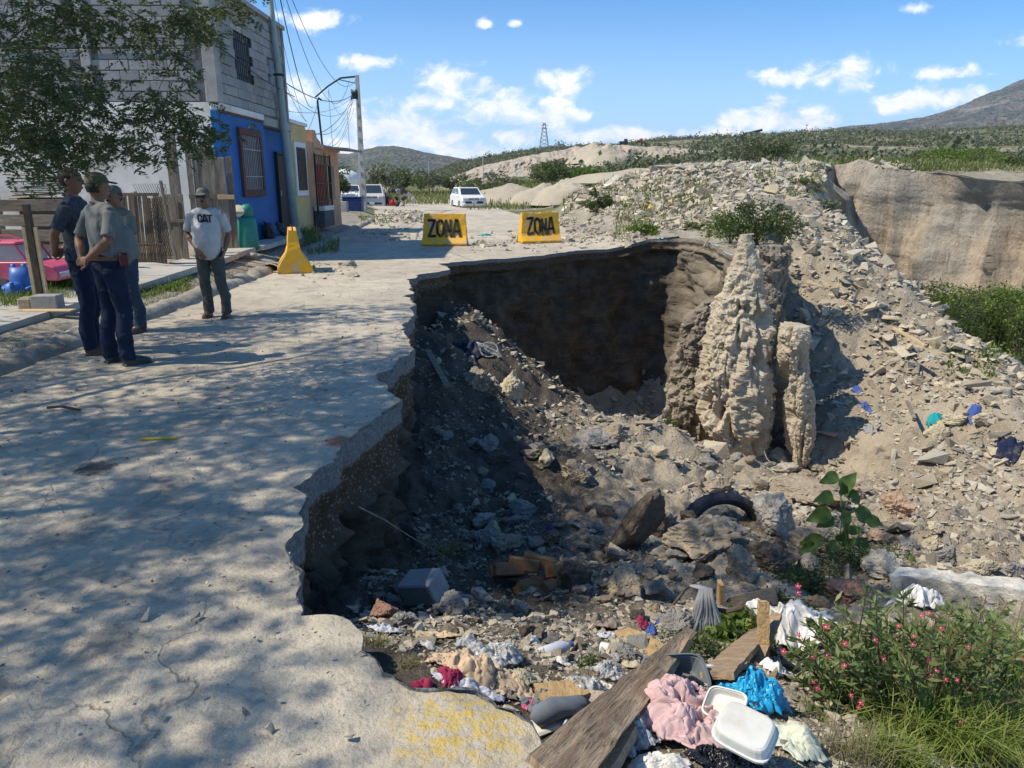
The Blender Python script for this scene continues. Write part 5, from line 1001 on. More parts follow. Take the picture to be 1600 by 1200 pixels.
for z in (.8, .92): mb.box((0, 0, H_*z), (3.4, .3, .3))
mb.build('crossarm', MATS['grey_steel'], e)

# ---------------------------------------------------------------- yard objects
def board_set(name, label, cat, base, rz, boards, mat, rails=(), railmat=None, part='board', tilt=0):
    e = empty(name, base, rz, label, cat)
    for (x, w, h, th, z0) in boards:
        mb = MB(); a = random.uniform(-.012, .012); mb.add([(x-w/2, -th/2, z0), (x+w/2, -th/2, z0), (x+w/2, th/2, z0), (x-w/2, th/2, z0), (x-w/2+a, -th/2, z0+h+random.uniform(-.02, .02)), (x+w/2+a, -th/2, z0+h+random.uniform(-.02, .02)), (x+w/2+a, th/2, z0+h), (x-w/2+a, th/2, z0+h)], [(0,3,2,1),(4,5,6,7),(0,1,5,4),(1,2,6,5),(2,3,7,6),(3,0,4,7)])
        o = mb.build(part, mat, e, .003); o.rotation_euler = (random.gauss(0, .01)+tilt, 0, 0)
    for (x0, x1, z, w) in rails: mb = MB(); mb.box(((x0+x1)/2, -.03, z), (x1-x0, .04, w)); mb.build('rail', railmat or mat, e, .003)
    return e
p = P(327, 400, 14.8); board_set('board_gate', 'tall gate of grey weathered upright boards beside the blue house', 'gate', (p.x, 14.8, .32), .12, [(-.2+i*.105, .1, 2.1-.03*(i % 3), .025, 0) for i in range(5)], M_WOOD, [(-.25, .27, 1.15, .09), (-.25, .27, .3, .09)])
p = P(358, 395, 15.7); board_set('board_screen', 'short grey board panel between the tall gate and the blue wall', 'gate', (p.x, 15.7, .34), .1, [(-.12, .13, 1.9, .025, 0), (.02, .13, 1.88, .025, 0), (.15, .12, 1.9, .025, 0)], M_WOOD, [(-.2, .22, 1.1, .09)], M_PALEW)
p = P(279, 412, 13.8); board_set('board_fence', 'leaning fence of narrow upright boards behind the man in the light shirt', 'fence', (p.x-.05, 13.8, .3), -.1, [(-.24+i*.115, .105, 1.22-.05*(i % 2), .02, 0) for i in range(5)], M_WOOD, [(-.3, .3, .75, .06)])
e = empty('fence_post', P(277, 320, 14.2), 0, 'tall bare wooden post standing behind the board fence', 'post'); mb = MB(); mb.box((0, 0, .2), (.16, .14, 2.3)); mb.build('shaft', M_WOOD, e, .01)
p = P(222, 415, 13.0); board_set('slatted_screen', 'sagging brown panel of thin upright slats leaning by the yard', 'fence', (p.x, 13.0, .33), .06, [(-.40+i*.058, .052, 1.24-.02*abs(i-7)+.015*math.sin(i*2.1), .014, 0) for i in range(15)], simple('brown_slat', (.19,.145,.10), (.13,.10,.07), 6, .9, stretch=(6,6,1), vary=.3), [(-.42, .44, 1.2, .05), (-.42, .44, .35, .04)], tilt=-.08)
e = empty('chain_link_mesh', P(245, 400, 12.8), 0, 'sheet of wire mesh leaning against the slatted panel', 'fence'); mb = MB()
for i in range(14):
    x0 = -.25+i*.04; mb.tube([(x0, 0, .0), (min(x0+.42, .3), .02, min(1.2, (min(x0+.42, .3)-x0)/.42*1.2))], .0035, 3, cap=False); mb.tube([(x0, 0, 1.2), (min(x0+.42, .3), .02, 1.2-min(1.2, (min(x0+.42, .3)-x0)/.42*1.2))], .0035, 3, cap=False)
mb.build('wire', M_IRON, e); mb = MB(); mb.tube([(.32, 0, -.05), (.22, 0, 1.25)], .03, 6); mb.build('stake', M_WOOD, e)
e = empty('plank_fence', (-8.6, 12.2, .3), 0, 'low fence of grey horizontal planks behind the pink toy car', 'fence')
for s_, (xa, xb) in enumerate([(-2.6, .25), (.3, 1.55)]):
    for j in range(5):
        mb = MB(); mb.box(((xa+xb)/2, 0, .16+j*.24-.05*s_), (xb-xa, .03, .185), Matrix.Rotation(random.gauss(0, .012), 3, 'Y')); mb.build('plank', M_WOODH, e, .004)
for x in (-2.5, -1.1, .28, 1.5): mb = MB(); mb.box((x, .05, .6), (.08, .07, 1.35)); mb.build('post', M_WOOD, e, .004)
e = empty('lumber_stack', P(66, 318, 13.4), 0, 'untidy stack of rough planks heaped above the plank fence', 'lumber'); mb = MB(); mb.box((0, .2, -.35), (.75, .6, .9)); mb.build('crate', simple('dark_crate', (.05,.042,.035), None, 6), e, .01)
for j in range(11): mb = MB(); mb.box((random.uniform(-.12, .12), random.uniform(-.1, .2), .12+j*.036), (random.uniform(.6, 1.0), .12, .022), Matrix.Rotation(random.gauss(0, .04), 3, 'Y') @ Matrix.Rotation(random.gauss(0, .1), 3, 'Z')); mb.build('plank', M_PALEW if j % 3 == 0 else M_WOODH, e, .003)
p = P(66, 470, 9.15); e = empty('wooden_stand', (p.x, 9.15, .22), .05, 'dark wooden post with two pale battens standing on a grey block', 'post')
mb = MB(); mb.box((0, 0, .62), (.075, .06, 1.25)); mb.build('post', simple('dark_wood', (.10,.075,.055), (.06,.045,.035), 6, .85, stretch=(6,6,1)), e, .003)
for sx in (-1, 1): mb = MB(); mb.box((sx*.068, -.01, .50), (.045, .03, .95)); mb.build('batten', M_PALEW, e, .003)
p = P(74, 488, 8.98); e = empty('concrete_block', (p.x, 8.92, .22), .1, 'grey concrete block with a brown stone end at the foot of the wooden stand', 'block'); mb = MB(); mb.box((.06, 0, .09), (.30, .2, .18)); mb.build('body', M_BLOCK, e, .008); mb = MB(); mb.box((-.17, -.01, .08), (.16, .17, .15)); mb.build('brown_piece', S_TAN, e, .02)
e = empty('plank', P(50, 494, 8.75)+Vector((0, 0, .0)), .03, 'thin warped plank lying flat on the pavement below the block', 'plank'); e.location.z = .235; mb = MB(); mb.box((0, 0, .0), (1.0, .14, .02)); mb.build('board', M_PALEW, e, .003)
# pink toy car
M_PINK = simple('pink_plastic', (.60,.085,.17), (.50,.07,.14), 3, .45, .05, spec=.4, dirt=(.66,.20,.27)); M_PALEP = simple('faded_pale_plastic', (.55,.47,.46), (.45,.38,.38), 4, .6, .1); M_BLK = simple('black_plastic', (.03,.03,.035), (.045,.045,.05), 9, .5, .1); M_BLUEP = simple('blue_plastic', (.05,.16,.46), (.04,.12,.36), 3, .45, .05, spec=.4)
def toy_car():
    e = empty('toy_car', (-6.95, 10.35, .30), .04, 'faded pink plastic toy jeep parked in the weeds', 'toy car'); W2 = .30
    arch = lambda cx, r, n=8: [(cx+r*math.cos(math.pi*(1-k/n)), .12+r*math.sin(math.pi*(1-k/n))) for k in range(n+1)]
    low = [(-.70, .12)]+arch(-.42, .15)+arch(.44, .15)+[(.74, .12), (.75, .22), (.70, .31), (.52, .37), (.36, .38), (-.66, .38), (-.72, .3)]
    mb = MB(); mb.prism(low, -W2, W2, 'y'); mb.build('body', M_PINK, e, .012)
    mb = MB(); mb.prism([(-.62, .385), (.33, .385), (.20, .60), (-.54, .60)], -W2+.035, W2-.035, 'y'); mb.build('cabin_panel', M_PALEP, e)
    mb = MB()
    for y in (-W2+.015, W2-.015):
        for (a, b) in [((-.64, .38), (-.56, .62)), ((-.18, .38), (-.18, .62)), ((.36, .38), (.22, .62))]: mb.tube([(a[0], y, a[1]), (b[0], y, b[1])], .018, 6)
        mb.tube([(-.56, y, .62), (.22, y, .62)], .02, 6)
    mb.box((-.17, 0, .63), (.84, 2*W2, .03)); mb.build('roof', M_PINK, e, .005); mb = MB(); mb.tube([(-.5, -.2, .65), (-.4, -.2, .70), (-.1, -.2, .70), (0, -.2, .65)], .012, 5); mb.tube([(-.5, .2, .65), (-.4, .2, .70), (-.1, .2, .70), (0, .2, .65)], .012, 5); mb.build('roof_rack', M_PINK, e)
    for x in (-.42, .44):
        for y in (-W2+.03, W2-.03):
            w = MB(); w.lathe([(.03, -.05), (.11, -.05), (.125, -.03), (.125, .03), (.11, .05), (.03, .05)], 18, (x, y, .12), rot=Matrix.Rotation(math.pi/2, 3, 'X')); wo = w.build('wheel', M_BLK, e); h = MB(); h.lathe([(.02, -.055), (.06, -.055), (.06, .055), (.02, .055)], 12, (x, y, .12), rot=Matrix.Rotation(math.pi/2, 3, 'X')); h.build('hub', M_PALEP, wo)
    mb = MB(); mb.box((.755, 0, .2), (.05, .56, .07)); mb.build('bumper', M_PALEP, e, .01)
toy_car()
e = empty('toy_chair', (*P(36, 466, 9.7)[:2], .22), .3, 'blue moulded plastic toy seat standing in front of the pink toy car', 'toy')
mb = MB(); mb.tube([(0, 0, 0), (0, 0, .12), (0, .02, .3), (0, .04, .42)], [.15, .14, .12, .11], 14, ry=[.09, .08, .06, .05]); mb.tube([(-.06, .04, .38), (-.06, .04, .47)], .03, 8); mb.tube([(.06, .04, .38), (.06, .04, .47)], .03, 8); mb.build('backrest', M_BLUEP, e, smooth=True)
mb = MB(); mb.tube([(-.05, -.12, 0), (-.05, -.12, .15), (-.05, -.12, .22), (-.05, -.12, .25)], [.13, .12, .10, .05], 14); mb.tube([(-.05, -.2, .18), (-.02, -.26, .26)], .025, 6); mb.build('seat', M_BLUEP, e, smooth=True)
for sx in (-1, 1): mb = MB(); mb.tube([(sx*.13, -.02, .1), (sx*.17, -.1, .18), (sx*.12, -.2, .16)], .028, 8); mb.build('armrest', M_BLUEP, e, smooth=True)
e = empty('tyre', (*P(2, 466, 9.6)[:2], .22), 0, 'old tyre lying at the left edge beside the blue toy seat', 'tyre'); t_ = MB(); t_.lathe([(.07, -.05), (.14, -.055), (.165, -.03), (.165, .03), (.14, .055), (.07, .05), (.08, 0)], 24, (0, 0, .14), rot=Matrix.Rotation(1.2, 3, 'X')); t_.build('rubber', simple('dark_rubber', (.035,.035,.045), (.06,.055,.06), 9, .8), e)
# teal drum and junk by the blue house
M_TEAL = simple('teal_plastic', (.02,.22,.19), (.015,.16,.14), 3, .5, .1, spec=.35)
p = P(379, 388, 15.9); e = empty('washing_machine', (p.x+.12, 15.95, .34), .2, 'teal washing tub with a cream lid standing at the corner of the blue house', 'tub')
mb = MB(); mb.tube([(0, 0, 0), (0, 0, .1), (0, 0, .62), (0, 0, .68)], [.2, .22, .19, .17], 18); mb.build('tub', M_TEAL, e, smooth=True); mb = MB(); mb.tube([(.02, 0, .66), (.02, .02, .86), (0, .02, .95)], [.13, .13, .07], 14); mb.build('hose_drum', M_TEAL, e, smooth=True); mb = MB(); mb.lathe([(.01, -.03), (.13, -.03), (.14, 0), (.13, .03), (.01, .04)], 18, (-.14, -.08, .82), rot=Matrix.Rotation(.9, 3, 'X')); mb.build('lid', simple('cream_plastic', (.62,.57,.42), None, 4, .5), e)
for i, (u, v, Y, w, h, m, lb) in enumerate([(420,372,18.4,.5,.55,M_BLK,'black rubbish bag heaped against the blue wall'),(438,370,19.4,.5,.4,simple('dark_cloth', (.05,.05,.06), (.09,.08,.08), 6),'dark bundle lying beside the blue house door'),(401,384,17.2,.25,.3,M_IRON,'small dark bucket by the blue wall')]):
    bm_ = boulder_mesh(300+i, 4, 6, .2, (w*.6, w, h)); o = link('rubbish_bag' if i < 2 else 'bucket', bm_, m, smooth=True); o.location = (max(P(u, v, Y).x, -5.95), Y, .42+h*.35); tag(o, lb, 'bag' if i < 2 else 'bucket')
e = empty('waste_bin', (*P(553, 336, 40)[:2], .15), 0, 'dark blue waste bin standing left of the concrete pole', 'bin'); mb = MB(); mb.box((0, 0, .42), (.95, .7, .85), taper=1.06); mb.build('body', simple('navy_plastic', (.02,.045,.15), (.015,.035,.11), 5, .5), e, .03); mb = MB(); mb.box((0, 0, .88), (1.05, .8, .07)); mb.build('lid', MATS['navy_plastic'], e, .02)
for (x, w, lb) in [(-.9, .5, 'grey low block wall left of the blue bin')]:
    e = empty('low_wall', (*P(527, 338, 38)[:2], .15), 0, lb, 'wall'); mb = MB(); mb.box((0, 0, .35), (1.1, .4, .7)); mb.build('base', M_COLC, e, .02)
# dark tree behind the houses
bush_px(530, 306, 46, 34, 56, M_DARKL, 'dark green tree standing behind the orange house', 1800, 4.5, 'tree', None, 'tree', trunk=.2); bush_px(514, 300, 52, 30, 40, M_DARKL, 'dark tree peeping over the canopy of the orange house', 1200, 4.5, 'tree', None, 'tree', trunk=.2)
# ---------------------------------------------------------------- the mesquite tree overhead
def mesquite():
    e = empty('mesquite_tree', (-7.9, 3.0, .2), 0, 'spreading feathery mesquite tree whose branches hang over the street at the upper left', 'tree'); base = Vector((-7.9, 3.0, .2))
    R = random.Random(11); rg = np.random.default_rng(21)
    fork = Vector((-7.5, 3.1, 2.3)); mb = MB(); mb.tube([base-Vector((0, 0, .3)), base+Vector((.05, 0, .9)), base.lerp(fork, .7)+Vector((-.1, 0, 0)), fork], [.24, .19, .17, .16], 14)
    limbs = []
    for tgt, r in [((-3.6,5.8,3.1),.09),((-3.1,2.8,4.9),.09),((-4.6,8.3,4.6),.08),((-8.6,6.6,4.9),.08),((-4.9,.2,4.7),.08),((-2.8,6.4,5.1),.08),((-9.6,1.2,4.8),.07),((-3.6,4.6,2.75),.05),((-6.1,9.0,4.8),.06),((-3.2,-.8,5.2),.06)]:
        t = Vector(tgt); pts = []; n = 12
        for i in range(n+1):
            f = i/n; q = fork.lerp(t, f); q.z += math.sin(f*math.pi)*.35; w = .16*math.sin(f*math.pi)
            q += Vector((R.uniform(-w, w), R.uniform(-w, w), R.uniform(-w, w))); pts.append(q)
        mb2 = MB(); mb2.tube([p-base for p in pts], [(r*(1-.85*i/n)+.004)*.62 for i in range(n+1)], 8); o = mb2.build('branch', M_BARK, e, smooth=True); limbs += pts[3:]
    mb_ = MB(); mb_.v = [tuple(Vector(v)-base) for v in mb.v]; mb_.f = mb.f; mb_.m = mb.m; mb_.build('trunk', M_BARK, e, smooth=True)
    targets = []
    def screen(p):
        d = Vector(p)-Vector((0, 0, CAMZ)); z = d.y*math.cos(PITCH)-d.z*math.sin(PITCH); yy = d.y*math.sin(PITCH)+d.z*math.cos(PITCH)
        return (800+F*d.x/z, 600-F*yy/z) if z > .2 else (-9999, -9999)
    # clusters out of the frame (above and left of the view)
    while len(targets) < 1080:
        p = Vector((R.uniform(-9.5, -1.1), R.uniform(-2.4, 9.7), R.uniform(3.1, 6.4)))
        u, v = screen(p)
        if -60 < u < 1700 and v > -45: continue
        if u <= -60 and p.z < 2.9: continue
        if fbm(np.array([p[:]]), 2, .75, .5)[0] < -.16: continue
        lx = p.x+.97*.81*(p.z+.2)*.99; ly = p.y+.225*.81*(p.z+.2)
        if lx > -.62+.10*max(0, ly-2.5) and ly < 4.4: continue      # gap in the crown: the rubbish below stands in the sun
        if ly > 8.0 and lx > -.2 or lx > 3.0: continue
        if -1.15 < lx < -.55 and 2.7 < ly < 3.6: continue
        if ((p.x+5.3)/4.2)**2+((p.y-3.6)/6.2)**2 > 1: continue
        targets.append((p, 1.0))
    # clusters hanging into the view
    for (u, v, ru, rv, n, Y0, Y1) in [(60,165,85,75,40,5.0,6.6),(40,240,60,28,16,5.0,6.2),(130,150,50,45,13,5.2,6.8),(170,215,50,45,14,5.4,6.8),(30,70,50,55,12,5,6.5),(60,15,70,25,11,5.6,6.6),(120,40,40,25,7,5.6,6.6),(190,30,40,28,8,5.8,6.8),(230,60,26,26,6,5.8,6.6),
        (290,25,40,22,8,5.9,6.8),(310,45,22,22,5,6,6.7),(355,12,28,12,6,6.2,6.8),(265,155,30,14,4,5.8,6.4),(235,185,40,26,10,5.6,6.6),(285,195,34,18,8,5.8,6.4),(330,212,16,16,4,6,6.4),(232,232,24,20,5,5.6,6.3),(300,230,28,12,4,5.9,6.4),(285,105,12,14,2,6,6.4),(10,130,25,110,12,5,6.2),(265,80,14,16,2,6,6.4),(120,240,34,12,4,5.3,6.2)]:
        for _ in range(int(n*1.15)):
            a = R.uniform(0, 6.28); q = math.sqrt(R.random()); targets.append((P(u+ru*q*math.cos(a), v+rv*q*math.sin(a), R.uniform(Y0, Y1)), .62))
    LC = []; LD = []; LS = []; tw = MB(); L_ = np.array([p[:] for p in limbs]); nodes = [p.copy() for p in limbs]
    targets.sort(key=lambda t: min((t[0]-q).length for q in limbs))
    for (p, k) in targets:
        NA = np.array([q[:] for q in nodes]); j = int(np.argmin(((NA-np.array(p[:]))**2).sum(1)+.0)); a = nodes[j]; d = (p-a).length
        mid = a.lerp(p, .5)+Vector((R.gauss(0, .05), R.gauss(0, .05), .05+R.gauss(0, .04)))*min(1, d*1.5); r = .003+.006*min(d, 1.2)
        tw.tube([a-base, mid-base, p-base], [r, r*.7, r*.35], 4, cap=False); nodes += [mid, p] if d > .25 else [p]
        nf = int((17 if k == 1 else 9)*R.uniform(.6, 1.4))
        for _ in range(nf):                    # fronds: a rachis with rows of leaflets
            o = p+Vector((R.gauss(0, .13), R.gauss(0, .13), R.gauss(0, .09)))*(1.25 if k == 1 else .62); dr = Vector((R.gauss(0, 1), R.gauss(0, 1), R.gauss(-.35, .5))).normalized(); ln = R.uniform(.13, .24)*(1 if k == 1 else .72)
            n = 9 if k == 1 else 11; side = dr.cross(Vector((R.gauss(0, .4), R.gauss(0, .4), 1))).normalized()
            for i in range(n):
                f = (i+.5)/n; c = o+dr*ln*f-Vector((0, 0, .25*ln*f*f))
                for sgn in (-1, 1): LC.append(c[:]); LD.append((side*sgn+dr*.45)[:]); LS.append((.062 if k == 1 else .042)*R.uniform(.8, 1.15)*math.sin(math.pi*(.15+.8*f)))
    tw.build('twigs', M_BARK, e); COL.objects[-1]['kind'] = 'stuff'
    LC = np.array(LC)-np.array(base); LD = np.array(LD); LD /= np.linalg.norm(LD, axis=1)[:, None]; V, Fq, t = leaves(LC, np.array(LS), .36, 0, 0, dirs=LD*2.2)
    o = npobj('foliage', V, Fq, M_TREE, e, tint=t); o['kind'] = 'stuff'
mesquite()
# ---------------------------------------------------------------- people
M_SKIN = simple('tanned_skin', (.235,.12,.075), (.18,.09,.055), 9, .55, .12, 60, .002, spec=.35); M_HAIR = simple('black_hair', (.018,.014,.012), (.03,.024,.02), 30, .6, .6)
def fabric(name, c, k=.8, sc=5): return simple(name, c, tuple(x*k for x in c), sc, .92, .5, 90, .002)
M_EYEW = simple('eye_white', (.6,.58,.55), None, 5, .3, 0)
REMESH = []
def voxel(name, mb, mat, parent, vs=.012, sm=5, fold=0, fsc=(6, 6, 3), seed=0):
    o = mb.build(name, mat, parent); m = o.modifiers.new('r', 'REMESH'); m.mode = 'VOXEL'; m.voxel_size = vs; m.use_smooth_shade = True
    m2 = o.modifiers.new('s', 'SMOOTH'); m2.factor = .5; m2.iterations = sm; REMESH.append((o, fold, fsc, seed)); return o
def finish_voxels():
    bpy.context.view_layer.update(); dg = bpy.context.evaluated_depsgraph_get()
    for o, fold, fsc, seed in REMESH:
        me = bpy.data.meshes.new_from_object(o.evaluated_get(dg)); n = len(me.vertices); co = np.empty(n*3, np.float32); me.vertices.foreach_get('co', co); co = co.reshape(-1, 3)
        if fold:
            no = np.empty(n*3, np.float32); me.vertices.foreach_get('normal', no); no = no.reshape(-1, 3); q = co*np.array(fsc)+seed
            f = fbm(q+fbm(q, 2, .7)[:, None]*.8, 3, 1, .5, ridge=True)-.35; co = co+no*(np.maximum(f, -.12)*fold)[:, None]; me.vertices.foreach_set('co', co.astype(np.float32).ravel())
        me.polygons.foreach_set('use_smooth', np.ones(len(me.polygons), bool)); o.modifiers.clear(); me.name = o.name; o.data = me; me.update()
    REMESH.clear()
def hand(mb, w, d, nrm, curl=.5, side=1, sp=1.0):
    """palm and five fingers from the wrist w along d; nrm = direction the palm faces; side: +1/-1 thumb side"""
    w = Vector(w); d = Vector(d).normalized(); nrm = Vector(nrm); nrm = (nrm-d*nrm.dot(d)).normalized(); s = d.cross(nrm)*side
    mb.tube([w-d*.02, w+d*.02, w+d*.06, w+d*.092], [.026, .036, .043, .040], 10, ry=[.02, .017, .016, .013], up=s[:])
    for i, (off, ln) in enumerate([(.031, .072), (.011, .080), (-.010, .075), (-.029, .058)]):
        p = w+d*.082+s*off; a = 0; pts = [p]
        for k in range(3):
            a += curl*(.55+.15*k); dd = (d*math.cos(a)+nrm*math.sin(a)+s*off*1.2*(1-.3*k)).normalized(); p = p+dd*ln*(.42, .32, .26)[k]; pts.append(p)
        mb.tube(pts, [.0098, .0092, .0085, .007], 8)
    p = w+d*.025+s*.033; t1 = (d*.55+s*.75+nrm*.3).normalized(); t2 = (d*.85+s*.25+nrm*.45).normalized(); mb.tube([p-t1*.01, p+t1*.034, p+t1*.034+t2*.03, p+t1*.034+t2*.052], [.014, .0125, .0105, .008], 8)
def person(loc, rz, H, label, pose, shirt, trou, shoe, belly=0., cap=None, must=False, hair=True, glasses=False, tuck=False, belt=None, headyaw=0, logo=False, collar=True, extras=None, group=None, stance=.0):
    e = empty('person', loc, rz, label, 'person', group); s = H/1.75; S = lambda x, y, z: Vector((x*s, y*s, z*s))
    sh = .192; hip = .092; B = MB()
    legs = pose.get('legs', ((.11, 0), (-.11, 0)))       # ankle (x, y) left(+X), right
    def leg_pts(sg, a): k = ((a[0]+sg*hip)/2+.005*sg, a[1]*.5-.025); return [S(sg*hip, 0, .93), S(sg*hip+.2*(k[0]-sg*hip), k[1]*.4, .78), S(k[0], k[1], .50), S(a[0]*.98+.02*k[0], a[1]*.85+.03, .30), S(a[0], a[1]+.02, .09)]
    for sg, a in ((1, legs[0]), (-1, legs[1])):
        B.tube(leg_pts(sg, a), [.078, .075, .052, .05, .036], 12); B.tube([S(a[0], a[1]+.04, .05), S(a[0]+sg*.01, a[1]-.13, .035)], [.035, .03], 8)
    B.tube([S(0, 0, .88), S(0, 0, .98), S(0, -belly*.3, 1.08), S(0, 0, 1.28), S(0, 0, 1.40), S(0, .01, 1.455)], [.14*s, .145*s, .135*s, .155*s, .14*s, .07*s], 16, ry=[.10*s, .105*s, .10*s, .11*s, .085*s, .06*s], up=(1, 0, 0))
    B.tube([S(-sh*.95, 0, 1.41), S(0, 0, 1.43), S(sh*.95, 0, 1.41)], [.04*s, .062*s, .04*s], 10)
    arms = pose['arms']                                    # (elbow, wrist, hand dir, palm normal, curl) for +X then -X
    for sg, (el, wr, hd, pn, cu) in ((1, arms[0]), (-1, arms[1])):
        a = S(sg*sh, 0, 1.40); b = S(*el); c = S(*wr); B.tube([a, a.lerp(b, .5), b, b.lerp(c, .35), c], [.044*s, .042*s, .039*s, .041*s, .027*s], 12); hand(B, c, hd, pn, cu, sg)
    # head on a neck
    hy = Matrix.Rotation(headyaw, 3, 'Z'); hc = S(0, -.012, 1.625); hp = lambda x, y, z: hc+hy @ Vector((x*s, y*s, z*s))
    B.tube([S(0, .015, 1.42), S(0, .005, 1.50), hp(0, .01, -.06)], [.06*s, .056*s, .056*s], 12)
    B.tube([hp(0, -.01, -.118), hp(0, -.012, -.10), hp(0, -.006, -.06), hp(0, 0, 0), hp(0, .005, .05), hp(0, .008, .09), hp(0, .008, .112)], [.02*s, .047*s, .063*s, .075*s, .076*s, .058*s, .02*s], 18, ry=[.02*s, .055*s, .076*s, .092*s, .094*s, .072*s, .024*s], up=(hy @ Vector((1, 0, 0)))[:])
    B.tube([hp(0, -.088, .02), hp(0, -.108, -.018), hp(0, -.098, -.03)], [.010*s, .016*s, .014*s], 8)            # nose
    B.tube([hp(-.028, -.083, -.062), hp(0, -.089, -.060), hp(.028, -.083, -.062)], [.006, .009*s, .006], 6)             # lips
    B.tube([hp(-.05, -.072, .028), hp(0, -.086, .032), hp(.05, -.072, .028)], [.008, .011*s, .008], 6)              # brow
    for sg in (-1, 1): B.tube([hp(sg*.074, .012, -.03), hp(sg*.084, .018, 0), hp(sg*.080, .018, .022)], [.008, .014*s, .008], 8)   # ears
    body = voxel('body', B, M_SKIN, e, .0085, 3)
    for sg in (-1, 1): m = MB(); m.lathe([(.002, -.008), (.009, -.004), (.009, .004), (.002, .008)], 8, hp(sg*.030, -.082, .008)); m.build('eye', M_HAIR if not glasses else M_BLK, body)
    # shirt
    T = MB(); zb = .975 if tuck else .86; bl = belly
    T.tube([S(0, 0, zb), S(0, -bl*.35, zb+.06), S(0, -bl*.8, 1.06), S(0, -bl*.55, 1.18), S(0, 0, 1.32), S(0, .005, 1.41), S(0, .012, 1.462)], [(.150+bl*.1)*s, (.158+bl*.25)*s, (.158+bl*.4)*s, (.168+bl*.25)*s, .186*s, .155*s, .074*s], 22,
           ry=[(.125+bl*.3)*s, (.128+bl*.5)*s, (.12+bl*.8)*s, (.125+bl*.6)*s, .128*s, .10*s, .068*s], up=(1, 0, 0))
    T.tube([S(-sh, 0, 1.395), S(-.1, 0, 1.418), S(.1, 0, 1.418), S(sh, 0, 1.395)], [.058*s, .074*s, .074*s, .058*s], 12)
    for sg, (el, *_r) in ((1, arms[0]), (-1, arms[1])):
        a = S(sg*sh, 0, 1.40); b = S(*el); T.tube([a, a.lerp(b, .45), a.lerp(b, .84)], [.062*s, .059*s, .062*s], 14)
    if collar: T.tube([S(-.05, -.055, 1.462), S(-.075, .01, 1.49), S(0, .075, 1.50), S(.075, .01, 1.49), S(.05, -.055, 1.462)], .013, 6)
    voxel('shirt', T, shirt, e, .010, 2, .02, (6, 6, 4), H*10)
    L = MB(); L.tube([S(0, 0, .80), S(0, 0, .88), S(0, -bl*.2, .95), S(0, -bl*.3, 1.0 if tuck else .98)], [.10*s, .165*s, (.163+bl*.15)*s, (.158+bl*.2)*s], 20, ry=[.09*s, .125*s, (.123+bl*.25)*s, (.115+bl*.3)*s], up=(1, 0, 0))
    for sg, a in ((1, legs[0]), (-1, legs[1])):
        lp = leg_pts(sg, a); lp[-1] = lp[-1]-S(0, -.0, .03); L.tube([lp[0]-S(0, 0, .02)]+lp[1:], [.098*s, .092*s, .072*s, .069*s, .068*s], 14)
    voxel('trousers', L, trou, e, .010, 2, .018, (7, 7, 8), H*7)
    for sg, a in ((1, legs[0]), (-1, legs[1])):
        K = MB(); K.tube([S(a[0], a[1]+.075, .05), S(a[0], a[1]+.05, .055), S(a[0]+sg*.004, a[1]-.04, .05), S(a[0]+sg*.012, a[1]-.13, .036), S(a[0]+sg*.014, a[1]-.175, .03)], [.03*s, .046*s, .046*s, .048*s, .03*s], 12, ry=[.035*s, .05*s, .046*s, .036*s, .024*s], up=(1, 0, 0)); K.tube([S(a[0], a[1]+.02, .05), S(a[0], a[1]+.02, .12)], [.045*s, .05*s], 10); K.box(S(a[0]+sg*.008, a[1]-.05, .010), (.088*s, .26*s, .02))
        voxel('shoe', K, shoe, e, .009, 3)
    if belt: m = MB(); m.tube([S(0, -bl*.3, .985), S(0, -bl*.3, 1.02)], [(.168+bl*.28)*s]*2, 24, ry=[(.124+bl*.42)*s]*2, up=(1, 0, 0)); b_ = m.build('belt', belt, e); 
    up_ = (hy @ Vector((1, 0, 0)))[:]
    if cap:
        m = MB(); m.tube([hp(0, .004, .035), hp(0, .006, .06), hp(0, .01, .10), hp(0, .01, .128), hp(0, .01, .135)], [.083*s, .083*s, .072*s, .04*s, .01*s], 20, ry=[.101*s, .10*s, .086*s, .05*s, .012*s], up=up_)
        m.tube([hp(0, -.07, .045), hp(0, -.11, .045), hp(0, -.15, .036), hp(0, -.172, .030)], [.074*s, .076*s, .066*s, .035*s], 14, ry=[.007]*4, up=up_)
        voxel('cap', m, cap, e, .007, 2)
    if hair:
        m = MB(); m.tube([hp(0, .03, -.05), hp(0, .025, 0), hp(0, .018, .05), hp(0, .012, .10), hp(0, .01, .125)], [.062*s, .079*s, .082*s, .062*s, .02*s], 18, ry=[.065*s, .085*s, .094*s if not cap else .07*s, .076*s, .02*s], up=up_); voxel('hair', m, M_HAIR, e, .009, 2, .004, (30, 30, 30), 1)
    if must: m = MB(); m.tube([hp(-.032, -.090, -.048), hp(0, -.102, -.041), hp(.032, -.090, -.048)], [.006, .010, .006], 6); m.build('moustache', M_HAIR, e)
    if glasses:
        m = MB()
        for sg in (-1, 1): m.box(hp(sg*.032, -.094, .008), (.05, .008, .032), hy); m.box(hp(sg*.074, -.04, .012), (.005, .11, .008), hy)
        m.box(hp(0, -.099, .014), (.02, .006, .006), hy); m.build('glasses', M_BLK, e)
    return e, S
behind = (((.27, .10, 1.16), (.075, .185, .985), (-1, .1, -.15), (0, 1, 0), .35), ((-.27, .10, 1.16), (-.06, .20, 1.0), (1, .05, -.2), (0, 1, 0), .35))
def at(u, v, z=0): p = PZ(u, v, z); return Vector((p.x, p.y, float(zroad(p.y))))
M_CAMO = simple('camouflage_cap', (.13,.12,.08), (.06,.055,.035), 14, .9, .2, dirt=(.24,.22,.16))
